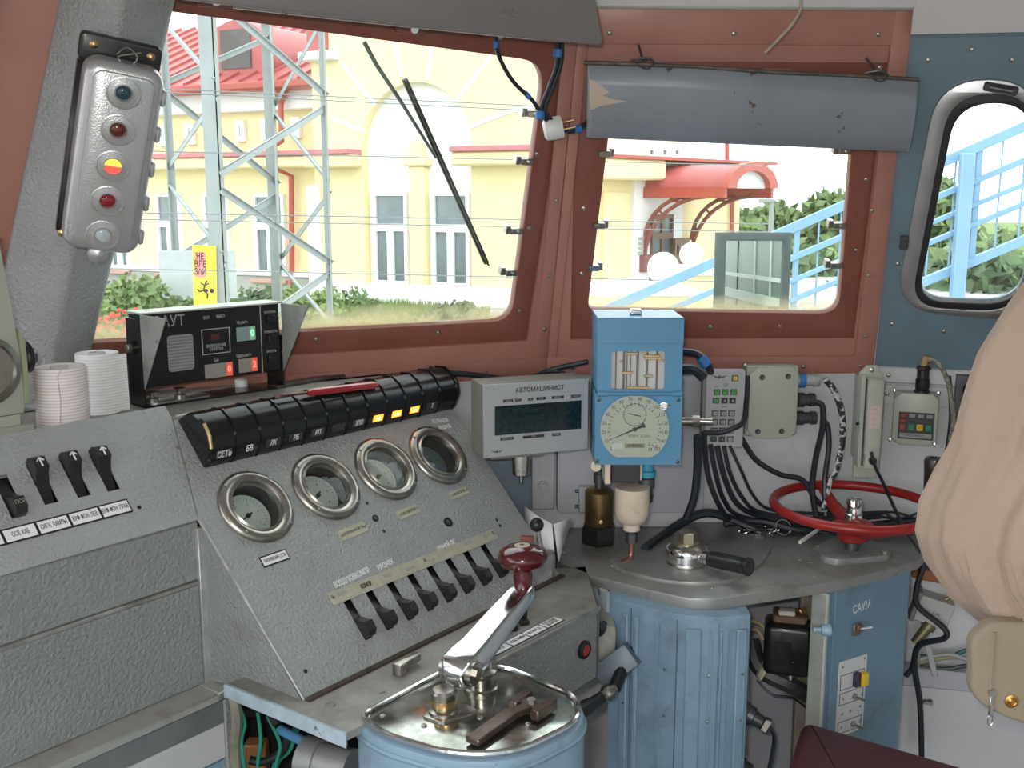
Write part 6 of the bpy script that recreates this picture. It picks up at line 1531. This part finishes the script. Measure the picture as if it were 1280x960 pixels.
part('ball_knob', MB().ball((0, 0, lp_.z - DZ), .0135, seg=20), BLACK, lv)
part('base', MB().box(-.01, .035, -.012, .02, 0, .05, .006), HAM2, lv)
part('stalk', MB().cyl((.01, 0, .04), (0, 0, lp_.z - DZ), .005, seg=10), STEEL, lv)
part('red_tab', MB().box(-.03, -.006, .0, .012, .04, .08, .002), mat('brick_red_tab', (.25, .07, .05), .5), lv)

# ---------------------------------------------------------------- cables on the wall and the desk
WY = 2.17
cable('display_cable', [at_y(536, 460, 2.08), at_y(552, 466, 2.08), at_y(585, 468, 2.1), at_y(630, 474, 2.13)], .006, CABLE, 'black cable from the console corner to the train computer display')
cable('display_cable', [at_y(668, 472, 2.14), at_y(690, 462, 2.14), at_y(735, 452, 2.12)], .0055, CABLE, 'black cable rising from the display top to the speedometer')
cable('display_cable', [at_y(650, 475, 2.1), at_y(680, 466, 2.13), at_y(700, 465, 2.13), at_y(722, 474, 2.13)], .004, CABLE, 'short black cable looping over the display top')
cable('rear_hose', [at_y(853, 440, 2.1), at_y(872, 443, 2.08), at_y(884, 455, 2.08), at_y(890, 470, 2.12)], .008, CABLE, 'black hose with blue tape curving above the keypad')
cable('rear_hose', [at_y(850, 462, 2.07), at_y(868, 462, 2.06), at_y(880, 472, 2.06)], .011, CABLE, 'thick black hose entering behind the keypad')
p = at_y(879, 452, 2.075)
solo('tape_wrap', MB().cyl((-.006, 0, .009), (.008, 0, -.008), .0105, seg=14), BTAPE, 'blue tape wrap on the hose above the keypad', 'tape', Matrix.Translation(p))
cable('speedometer_cable', [at_y(872, 545, 2.0), at_y(872, 580, 2.02), at_y(868, 620, 2.03), at_y(858, 648, 2.04)], .0085, CABLE, 'thick black cable dropping along the right of the speedometer to the desk')
def desk_pt(x, y, z=.008):
    p = at_z(x, y, DZ + z)
    return p if p.y < 2.165 else at_y(x, y, 2.165)
runs = [((888, 555, 2.1), (894, 590, 2.1), (905, 625, 2.12), (925, 645, .0), (985, 655, .0), (1050, 652, .0)),
        ((896, 557, 2.1), (905, 595, 2.1), (920, 628, 2.12), (945, 643, .0), (1000, 652, .0), (1075, 650, .0)),
        ((905, 557, 2.1), (912, 590, 2.1), (928, 622, 2.12), (950, 640, .0), (1010, 648, .0), (1100, 646, .0)),
        ((880, 540, 2.08), (884, 590, 2.09), (898, 630, 2.1), (915, 650, .0), (960, 662, .0), (1010, 660, .0)),
        ((912, 557, 2.1), (925, 585, 2.1), (942, 620, 2.12), (965, 637, .0), (1030, 642, .0), (1110, 640, .0))]
for k, rn in enumerate(runs):
    pts = [at_y(x, y, w_) if w_ else desk_pt(x, y, .007 + .006 * (k % 3)) for x, y, w_ in rn]
    cable('keypad_cable', pts, (.0052, .006, .0045, .0055, .0035)[k], CABLE, 'black cable falling from the keypad, ' + ('leftmost starting under its left corner', 'second of the bundle from the left', 'third of the bundle, in the middle', 'outer one bowing left below the keypad', 'thin rightmost one of the bundle')[k], grp='cable bundle under the keypad')
cable('loop_cable', [at_y(880, 541, 2.07), at_y(900, 541, 2.07), at_y(915, 536, 2.065), at_y(929, 527, 2.07), at_y(933, 500, 2.1), at_y(934, 470, 2.12)], .0055, CABLE, 'black cable crossing in front of the keypad lower rows')
cable('wall_cable', [at_y(927, 548, 2.14), at_y(945, 575, 2.15), at_y(975, 593, 2.15), at_y(1003, 600, 2.15), at_y(1020, 625, 2.14), at_y(1040, 640, 2.14)], .006, CABLE, 'long black cable sweeping right from the keypad corner below the junction box')
cable('desk_hose', [desk_pt(806, 686, .010), desk_pt(830, 668, .012), desk_pt(858, 650, .016), desk_pt(884, 641, .018), desk_pt(912, 648, .016), desk_pt(945, 662, .012)] , .0095, CABLE, 'thick black hose arching over the desk behind the brake valve')
cable('desk_hose', [desk_pt(905, 655, .008), desk_pt(950, 652, .01), desk_pt(1010, 664, .01), desk_pt(1100, 655, .01), desk_pt(1150, 650, .01)], .008, CABLE, 'black hose lying along the desk back behind the handwheel')
# striped cable and its neighbours from the junction box
STR = mat('striped_cable', (.015, .02, .03), .45, var=0)
n_ = STR.node_tree; b_ = n_.nodes['Principled BSDF']; tc = n_.nodes.new('ShaderNodeTexCoord'); nz = n_.nodes.new('ShaderNodeTexNoise'); nz.inputs['Scale'].default_value = 95; nz.inputs['Detail'].default_value = 1
cr = n_.nodes.new('ShaderNodeValToRGB'); cr.color_ramp.elements[0].position = .5; cr.color_ramp.elements[0].color = (.015, .02, .03, 1); cr.color_ramp.elements[1].position = .54; cr.color_ramp.elements[1].color = (.5, .5, .48, 1)
n_.links.new(tc.outputs['Object'], nz.inputs['Vector']); n_.links.new(nz.outputs['Fac'], cr.inputs[0]); n_.links.new(cr.outputs[0], b_.inputs['Base Color'])
cable('spotted_cable', [at_y(1031, 474, 2.14), at_y(1042, 487, 2.14), at_y(1052, 515, 2.14), at_y(1053, 550, 2.14), at_y(1046, 585, 2.14), at_y(1036, 605, 2.14), at_y(1030, 640, 2.12)], .0068, STR, 'black cable spotted with white paint from the top plug of the junction box')
cable('plug_cable', [at_y(1020, 503, 2.14), at_y(1028, 508, 2.13), at_y(1028, 535, 2.13), at_y(1020, 570, 2.14), at_y(1015, 610, 2.14), at_y(1020, 645, 2.12)], .0062, CABLE, 'black cable bending down from the middle plug of the junction box')
cable('plug_cable', [at_y(1026, 526, 2.14), at_y(1034, 532, 2.14), at_y(1036, 560, 2.14), at_y(1031, 600, 2.14), at_y(1032, 645, 2.12)], .006, CABLE, 'black cable falling from the lowest plug of the junction box')
cable('handset_lead_cable', [at_y(1089, 565, 2.07), at_y(1094, 583, 2.07), at_y(1104, 604, 2.08), at_y(1118, 635, 2.1), at_y(1130, 660, 2.1)], .0035, CABLE, 'thin black cord hanging from the handset unit')
cable('box_cable', [at_y(1160, 449, 2.08), at_y(1174, 456, 2.07), at_y(1184, 475, 2.06), at_y(1190, 505, 2.06), at_y(1192, 525, 2.06), at_y(1187, 560, 2.07), at_y(1183, 600, 2.08)], .0048, mat('twisted_pale_cable', (.2, .19, .15), .6, var=.8, vscale=120), 'twisted pale cable from the button box plug going down beside the jacket')
cable('conduit', [at_y(1186, 470, 2.09), at_y(1189, 520, 2.09), at_y(1183, 570, 2.09)], .005, CABLE, 'thin black conduit on the side wall beside the twisted pale cable')
for k, pts in enumerate((((1010, 650), (1060, 640), (1120, 648), (1150, 640)), ((1000, 660), (1050, 668), (1110, 660), (1140, 668)), ((1020, 640), (1070, 652), (1115, 640), (1160, 655)), ((1105, 640), (1125, 655), (1135, 668), (1150, 690)))):
    cable('loose_wire', [desk_pt(*q, .012 + .006 * k) for q in pts], .0028, CABLE, 'loose thin black wire under the red handwheel, ' + ('arched one behind the hub', 'lowest one near the hub', 'farthest one along the wall', 'short one dropping at the desk end')[k], grp='loose wires under the handwheel')
cable('pale_strap', [desk_pt(1000, 678, .02), desk_pt(1014, 668, .02), desk_pt(1026, 660, .02)], .004, WHITE, 'short pale strap lying between the cables under the wheel rim', 'strap')

# ---------------------------------------------------------------- lower right: pipes and boxes on the side wall
LCo = LC.off(.02)
def lc(x, y, n=.02): return LC.off(n).hit(x, y)
p0_, p1_ = lc(1095, 838), lc(1300, 858)
solo('wall_duct', MB().box(0, (p1_ - p0_).length, -.022, .022, -.018, .018, .003), WLAV, 'pale horizontal duct along the side wall under the green cables', 'duct', frame(p0_, p1_ - p0_, (0, 0, 1)))
for k, (c_c, n_k, y0, lb) in enumerate((((.02, .12, .08), .03, 818, 'green'), ((.25, .24, .12), .034, 826, 'yellowish'), ((.03, .04, .04), .03, 832, 'black'), ((.3, .3, .28), .04, 822, 'grey'))):
    cable('wall_cable', [lc(1150, y0 + 2, n_k), lc(1185, y0 + (-4 if k % 2 else 4), n_k), lc(1215, y0 - 6 + 3 * k, n_k), lc(1290, y0 + 4 * k - 4, n_k)], .005, mat('cable_colour_%s' % ('green', 'olive', 'dark', 'pale')[k], c_c, .5), '%s cable of the horizontal run above the wall duct' % lb)
cable('drop_cable', [lc(1157, 700, .07), lc(1146, 735, .07), lc(1148, 758, .07), lc(1180, 785, .08), lc(1180, 798, .08), lc(1150, 806, .07), lc(1143, 830, .06), lc(1150, 880, .06), lc(1152, 945, .06)], .0065, CABLE, 'black cable hanging from the desk end, looping once and dropping down the wall')
cable('drop_cable', [lc(1143, 820, .05), lc(1140, 835, .05), lc(1132, 845, .05)], .006, CABLE, 'short black cable stub turning behind the switch cabinet')
p = lc(1167, 762, .03)
sb2 = thing('wall_switch_box', 'small white switch box with grey lid, tilted on the side wall below the desk', 'box', frame(p, LC.d * .97 - V((0, 0, .25)), V((0, 0, 1)) + LC.d * .25))
part('case', MB().box(-.035, .035, -.03, .03, -.028, .02, .002), mat('pale_box', (.45, .45, .43), .5), sb2)
part('side_lid', MB().box(-.044, -.034, -.035, .035, -.028, .022, .002), mat('grey_lid', (.2, .19, .18), .5), sb2)
part('stem', MB().cyl((.015, .03, 0), (.03, .05, .0), .004, seg=8), BRASS, sb2)
text('Б-100', .009, INK, sb2, T(.005, 0, .0205), sx=.7)
p = lc(1152, 793, .05)
solo('brass_gland', MB().cyl((.014, 0, .02), (-.014, 0, -.02), .012, .010, 12).cyl((.017, 0, .024), (.010, 0, .014), .015, seg=12), mat('dull_olive_brass', (.2, .18, .1), .45, .6), 'dull brass cable gland below the tilted white switch box', 'cable gland', Matrix.Translation(p))
p0_, p1_ = lc(1157, 795, .045), lc(1169, 845, .045)
solo('cable_strap', MB().box(0, (p1_ - p0_).length, -.006, .006, 0, .003, .001), WLAV, 'narrow pale metal strap holding the cables to the wall duct', 'strap', frame(p0_, p1_ - p0_, LC.d))
p = lc(1156, 877, .06)
solo('cable_clip', MB().box(-.004, .014, -.004, .004, -.006, .006, .002).cyl((.012, 0, -.008), (.012, 0, .008), .005, seg=8), STEEL, 'small steel clip on the dropping black cable', 'clip', frame(p, LC.d, (0, 0, 1)))
p0_, p1_ = lc(1140, 712, .03), lc(1180, 720, .03)
solo('orange_rail', MB().box(0, (p1_ - p0_).length + .05, -.012, .012, -.02, .02, .002), mat('orange_brown_rail', (.3, .1, .03), .5), 'short orange-brown rail under the right desk end', 'rail', frame(p0_, p1_ - p0_, (0, 0, 1)))
p = at_z(1152, 655, DZ + .006)
solo('orange_block', MB().box(-.03, .03, -.01, .01, -.006, .008, .002), bpy.data.materials['orange_brown_rail'], 'small orange wooden block on the desk behind the wheel grip', 'block', Matrix.Translation((p.x, p.y, DZ + .006)))

# ---------------------------------------------------------------- between the consoles
p0_ = at_y(700, 905, 1.62); p1_ = at_y(752, 872, 1.72); p2_ = at_y(768, 860, 1.74)
hl_ = thing('foot_lever', 'black lever handle with a brass joint sticking out between the consoles', 'lever', Matrix.Translation(p0_))
part('grip', MB().tube([(0, 0, 0), (p1_ - p0_) * .5, p1_ - p0_], [.013, .014, .011], 12, smooth=4), BLACK, hl_)
part('joint', MB().tube([p1_ - p0_, (p1_ + p2_) / 2 - p0_, p2_ - p0_], [.011, .015, .010], 12, smooth=4), NICK, hl_)
part('arm', MB().tube([p2_ - p0_, p2_ - p0_ + V((.03, .06, .03)), p2_ - p0_ + V((.05, .12, .04))], .012, 10), BLACK, hl_)
p = at_y(752, 783, 1.79)
solo('black_knob', MB().lathe([(.006, -.014), (.006, 0), (.0105, .002), (.012, .008), (.012, .02), (.009, .023), (1e-5, .0235)], R('X', 90) @ R('Y', 0), 18), BLACK, 'small black knob between the sticker-labelled desk edge and the blue cabinet', 'knob', Matrix.Translation(p) @ R('Z', -25))
a, b_, c, d = at_y(738, 835, 1.78), at_y(780, 805, 1.78), at_y(780, 835, 1.76), at_y(738, 875, 1.76)
d2_ = (b_ - a); br = MB().prism([(0, 0), (d2_.length, 0), (d2_.length, -.045), (0, -.045)], -.05, 0, bev=.003)
solo('grey_bracket', br, mat('blue_grey_bracket', (.14, .17, .2), .45, .2), 'slanting grey-blue bracket plate below the black knob', 'bracket', frame(a, d2_, (.1, .3, 1)))
p = at_y(745, 800, 1.85)
solo('rough_casting', MB().box(-.03, .035, -.05, .05, -.06, .05, .012, seg=2), mat('rough_grey_casting', (.3, .3, .27), .7, bump=.8, bscale=40, var=.3, vscale=20), 'rough grey casting behind the black knob at the console joint', 'casting', Matrix.Translation(p))
# dark cavity under the left console with pipes and green wires
cav = MB()
hd_ = [at_z(262, 862, .87), at_z(440, 930, .87)]
cv = thing('console_underframe', 'dark open underframe below the lower desk strip, full of wires', 'underframe', KM)
part('shade_backing', MB().box(.005, .62, .30, .31, -.85, -.03), DARK, cv)  # near-black sheets added here and beside, painting in the cavity's shade
part('shade_side_sheet', MB().box(.34, .35, .0, .30, -.85, -.03), DARK, cv)
part('inner_shelf', MB().box(.02, .34, .18, .30, -.30, -.28), DGREY, cv)
part('cross_tube', MB().tube([(.01, .22, -.10), (.2, .2, -.14), (.33, .12, -.12)], .012, 10, smooth=4), RUB, cv)
part('lower_cover', MB().box(.30, .60, .02, .03, -.85, -.16), WLAV, cv)
for k in range(3): part('cover_rib', MB().box(.5 + .03 * k, .503 + .03 * k, .014, .02, -.85, -.16), GREYL, cv)
GWm = mat('green_wire', (.02, .25, .17), .45)
for k, pts in enumerate((((300, 885), (306, 905), (302, 930), (310, 990)), ((322, 890), (326, 925), (322, 960), (330, 1000)), ((334, 895), (350, 930), (345, 960), (352, 1000)), ((372, 905), (362, 935), (345, 955), (342, 1000)))):
    cable('green_wire', [at_y(x, y, 1.50 + .02 * k) for x, y in pts], .003 if k < 3 else .006, GWm, ('thin green wire at the left of the dark opening', 'green wire hanging second in the dark opening', 'green wire curving in the middle of the dark opening', 'thick green cable at the right of the dark opening')[k], 'wire', 'green wires under the console')
cable('sheathed_cable', [at_y(292, 870, 1.5), at_y(296, 900, 1.49), at_y(294, 930, 1.5), at_y(296, 990, 1.5)], .009, mat('dirty_sheath', (.22, .21, .16), .7, var=.3, vscale=30), 'dirty pale sheathed cable at the left of the dark opening')
cable('sheathed_cable', [at_y(312, 950, 1.55), at_y(330, 952, 1.55), at_y(352, 940, 1.55), at_y(362, 915, 1.55)], .007, RUB, 'black cable curving inside the dark opening')
p0_, p1_ = at_y(380, 948, 1.45), at_y(440, 962, 1.42)
solo('motor_drum', MB().cyl((0, 0, 0), p1_ - p0_, .03, seg=24).cyl((-.0, 0, 0), (p1_ - p0_) * .35, .034, seg=24), mat('grey_drum', (.3, .3, .3), .45, .4), 'grey cylindrical drum under the desk corner beside the blue pedestal', 'drum', Matrix.Translation(p0_))
p0_, p1_ = at_y(350, 912, 1.55), at_y(385, 930, 1.5)
solo('blue_pipe', MB().cyl((0, 0, 0), p1_ - p0_, .008, seg=12), SPBLUE, 'short blue pipe in the dark opening above the grey drum', 'pipe', Matrix.Translation(p0_))
p = at_y(320, 942, 1.6)
solo('orange_relay', MB().box(-.018, .018, -.01, .02, -.05, .02, .003), mat('orange_brown_relay', (.3, .13, .05), .5), 'orange-brown relay block deep in the dark opening', 'relay', Matrix.Translation(p))

# ---------------------------------------------------------------- sun visors
VB = BW.off(.075)
q = [VB.uv(*p) for p in ((735, 80), (1149, 98), (1136, 190), (733, 172))]
VISM = mat('slate_visor_paint', (.235, .26, .30), .38, bump=.25, bscale=45, var=.08, chips=((.09, .06, .05), .22, 13), dirt=((.28, .29, .31), .25, 6))
vb = thing('sun_visor', 'slate-grey rounded sun visor with chipped paint hanging over the right windscreen', 'sun visor', VB.M())
def vis_ring(t):
    tl, tr_, br_, bl = [V((*p, 0)) for p in q]
    T_ = tl.lerp(tr_, t); B_ = bl.lerp(br_, t); out = []
    for i in range(13):
        a = i / 12; p = T_.lerp(B_, a); out.append((p.x, p.y, .022 * math.sin(PI * a) ** .6))
    for i in range(12, -1, -1):
        a = i / 12; p = T_.lerp(B_, a); out.append((p.x, p.y, -.012 * math.sin(PI * a) ** .6 - .001))
    return out
rg = [[(x, y + 0, z * k) for x, y, z in vis_ring(t)] for t, k in ((0, .25), (.004, .7), (.012, 1), (.5, 1), (.988, 1), (.996, .7), (1, .25))]
part('shade', MB().loft(rg), VISM, vb)
tlx, tly = q[0]
bpv, bpf = [], []
prof_ = [(97, 737), (104, 750), (112, 760), (116, 752), (120, 762), (123, 782), (126, 765), (129, 748), (133, 740)]
for y_, xr in prof_:
    a_ = (y_ - 80.5) / 92
    for x_ in (735.8, (735.8 + xr) / 2, xr): bpv.append((*VB.uv(x_, y_), .022 * math.sin(PI * a_) ** .6 + .0012))
for k in range(len(prof_) - 1):
    for i in range(2): bpf.append((k * 3 + i, k * 3 + i + 1, k * 3 + i + 4, k * 3 + i + 3))
part('bare_patch', MB()._add(bpv, bpf), mat('bare_tan_patch', (.5, .4, .33), .6), vb)
edge = [V((*VB.uv(*p), .003)) for p in ((730, 78), (800, 80), (870, 83), (970, 90), (1060, 94), (1148, 99))]
part('top_flange', MB().tube(edge, [.004, .003, .004, .003, .004], 6), mat('rusty_flange', (.12, .1, .08), .6, .3, var=.5, vscale=40), vb)
for (x, y) in ((803, 79), (1094, 95)):
    u, v = VB.uv(x, y)
    part('wire_tie', MB().tube([(u - .022, v + .006, .005), (u, v + .012, .014), (u + .02, v + .004, .01), (u + .006, v - .006, .018), (u - .012, v + .002, .012), (u + .015, v + .01, .004)], .0018, 6, smooth=4), DGREY, vb)
    part('hook', MB().tube([(u, v, .004), (u, v + .012, -.02), (u, v + .02, -.06)], .0025, 6), DGREY, vb)
VA = A.off(.16)
va_px = [(215, -60), (738, -25), (752, 50), (748, 53), (690, 49), (500, 30), (290, 7), (215, -2)]
pts = [VA.uv(*p) for p in va_px]
VM = mat('brown_grey_satin_visor', (.27, .245, .235), .3, .35, var=.04)
vz = thing('folded_visor', 'smooth grey-brown folded sun visor along the top above the left windscreen', 'sun visor', VA.M())
part('shade', MB().prism(rpoly(pts, .008), -.012, .006, bev=.003, seg=3), VM, vz)
part('rolled_edge', MB().tube([(*VA.uv(*p), .004) for p in ((290, 7), (500, 30), (690, 49), (749, 53))], .0035, 8), VM, vz)
part('bracket', MB().box(pts[0][0] + .3, pts[0][0] + .34, pts[1][1] - .02, pts[1][1] + .06, -.06, -.012, .002), DGREY, vz)

# plug with its wires
PLn = A.off(.05)
c0 = PLn.hit(694, 160)
pg = thing('power_plug', 'round white power plug with brass pins hanging on the windscreen post', 'plug', frame(c0, (.93, .25, .18), (-.2, .1, 1)))
part('body', MB().lathe([(.014, -.022), (.0195, -.018), (.021, -.008), (.021, .012), (.0195, .014), (1e-5, .014)], R('Y', 75), 28), WHITE, pg)
for y in (-.006, .007): part('pin', MB().cyl((.012, y, .004), (.036, y, .010), .0022, seg=10), BRASSB, pg)
W1 = [PLn.hit(620, 33), PLn.hit(622, 65), PLn.hit(640, 100), PLn.hit(665, 125), PLn.hit(675, 140), PLn.hit(684, 150)]
W2 = [PLn.hit(697, 47), PLn.hit(696, 80), PLn.hit(686, 110), PLn.hit(676, 138), PLn.hit(685, 152)]
W3 = [p + V((.008, 0, .002)) for p in W2]
W4 = [PLn.hit(706, 162), PLn.hit(716, 163), PLn.hit(728, 158), PLn.hit(738, 152)]
cable('plug_wire', W1, .0038, CABLE, 'thin black wire sweeping from the folded visor to the white plug')
cable('plug_wire', W2, .0042, CABLE, 'black wire dropping straight from the folded visor to the white plug')
cable('plug_wire', W3, .0036, CABLE, 'second black wire taped beside the straight one above the white plug')
cable('plug_wire', W4, .006, CABLE, 'short black wire from the plug to the slate sun visor')
for k, (x, y, lb) in enumerate(((620, 55, 'blue tape on the sweeping wire near the folded visor'), (659, 119, 'blue tape on the sweeping wire just above the wire joint'), (697, 67, 'blue tape around the two straight plug wires'), (675, 144, 'blue tape where the plug wires join'), (722, 161, 'blue tape on the short wire beside the slate visor'))):
    c = PLn.hit(x, y); dvx = (V((0, 0, 1)), V((.55, .2, -.6)), V((.05, 0, 1)), V((.1, 0, 1)), V((1, .3, .2)))[k].normalized() * .007
    solo('tape_band', MB().cyl(-dvx, dvx, (.0048, .0048, .0085, .0085, .0075)[k], seg=12), BTAPE, lb, 'tape', Matrix.Translation(c), 'blue tape bands on the plug wires')
# bits of twisted cord at the ceiling
CORD = mat('beige_cord', (.42, .36, .27), .7, var=.2, vscale=60)
q = BW.off(.11)
cable('hanging_cord', [q.hit(996, -30), q.hit(1001, 8), q.hit(990, 30), q.hit(972, 50), q.hit(956, 66)], .0028, CORD, 'beige twisted cord hanging from the ceiling over the right windscreen', 'cord')
q = A.off(.03)
cable('cord_end', [q.hit(452, 24), q.hit(468, 20), q.hit(478, 14), q.hit(492, 8)], .0032, CORD, 'short beige cord end on the frame above the left windscreen', 'cord')

# ---------------------------------------------------------------- maroon seat
MAR = mat('maroon_leatherette', (.075, .018, .022), .45, bump=.2, bscale=90, var=.08)
sz = .66
sp4 = [at_z(*p, sz) for p in ((1003, 897), (1262, 972), (1262, 1330), (900, 1230))]
cx_ = sum(p.x for p in sp4) / 4; cy_ = sum(p.y for p in sp4) / 4
seat = thing('seat', "maroon leatherette driver's seat cushion at the bottom right edge", 'seat', T(cx_, cy_, 0))
part('cushion', MB().prism(rpoly([(p.x - cx_, p.y - cy_) for p in sp4], .03), sz - .09, sz, bev=.02, seg=4), MAR, seat)
part('pedestal', MB().lathe([(.18, 0), (.18, .02), (.05, .04), (.045, sz - .09)], None, 24), DGREY, seat)

# ---------------------------------------------------------------- beige jacket at the right edge
TAN = mat('beige_cotton', (.37, .275, .21), .85, bump=.35, bscale=400, var=.05, sheen=.2)
TAN2 = mat('khaki_lining', (.27, .22, .16), .85, bump=.35, bscale=400, var=.08)
JY = 1.25
left = [(330, 1292), (345, 1280), (385, 1250), (450, 1218), (530, 1196), (565, 1190), (600, 1174), (640, 1158), (680, 1154), (720, 1166), (760, 1192), (800, 1240), (832, 1275), (850, 1290)]
def jac_ring(y, xl, k):
    p = at_y(xl, y, JY); Rr = .30; out = []
    for i in range(288):
        a = 2 * PI * i / 288
        fold = -.022 + .010 * math.sin(a * 5 + k * .07) + .007 * math.sin(a * 13 - k * .05) + .003 * math.sin(a * 29 + k * .25) + (.0028 * math.sin(a * 96) * min(1, (y - 660) / 60) if y > 660 else 0)
        rx = Rr + fold; ry = .17 + fold
        out.append((p.x + Rr - rx * math.cos(a), JY + .02 - ry * math.sin(a) * .9, p.z))
    return out
def interp(y):
    for (y0, x0), (y1, x1) in zip(left, left[1:]):
        if y <= y1: t = (y - y0) / (y1 - y0); t2 = t; return x0 + (x1 - x0) * t2
    return left[-1][1]
rings = [jac_ring(y, interp(y), k) for k, y in enumerate([330 + i * 10 for i in range(53)])]
jk = thing('jacket', 'beige cotton jacket filling the right edge, wrinkled above its gathered hem', 'jacket', T(.85, JY, 0))
off_ = V((.85, JY, 0))
jm = part('body', MB().loft([[V(p) - off_ for p in r_] for r_ in rings]), TAN, jk, sharp=180)
def jhit(x, y, Y): return at_y(x, y, Y) - off_
tail = [(1214, 800), (1216, 840), (1214, 866), (1230, 885), (1262, 900), (1300, 912), (1400, 915), (1400, 790), (1300, 780), (1240, 778)]
tp_ = Plane(at_y(1250, 850, JY - .05), 95, 90)
part('lower_flap', MB().prism(rpoly([tp_.uv(*p) for p in tail], .012), -.02, 0, T(0, 0, 0), bev=.006, seg=3), TAN2, jk, Matrix.Translation(-off_) @ tp_.M())
part('seam_ridge', MB().tube([(*tp_.uv(*p), .0) for p in ((1243, 790), (1240, 830), (1238, 870), (1239, 884))], .003, 6), TAN2, jk, Matrix.Translation(-off_) @ tp_.M())
part('zip_pull', MB().box(-.003, .003, -.022, .004, 0, .003, .001).lathe([(.005, 0), (.005, .003)], T(0, .008, 0), 12).tube([(.003 * math.cos(t), -.028 + .007 * math.sin(t), .002) for t in [2 * PI * i / 12 for i in range(12)]], .001, 5, closed=True), STEEL, jk, Matrix.Translation(-off_) @ tp_.M() @ T(*tp_.uv(1239, 872), .002), 'steel zip pull')
part('snap', MB().lathe([(.0085, 0), (.0085, .001), (.006, .002), (.005, .001), (.0025, .003), (1e-5, .003)], Matrix.Translation((*tp_.uv(1264, 876), .001)), 20), mat('brass_snap', (.55, .3, .08), .3, .9), jk, Matrix.Translation(-off_) @ tp_.M(), 'round brass snap')
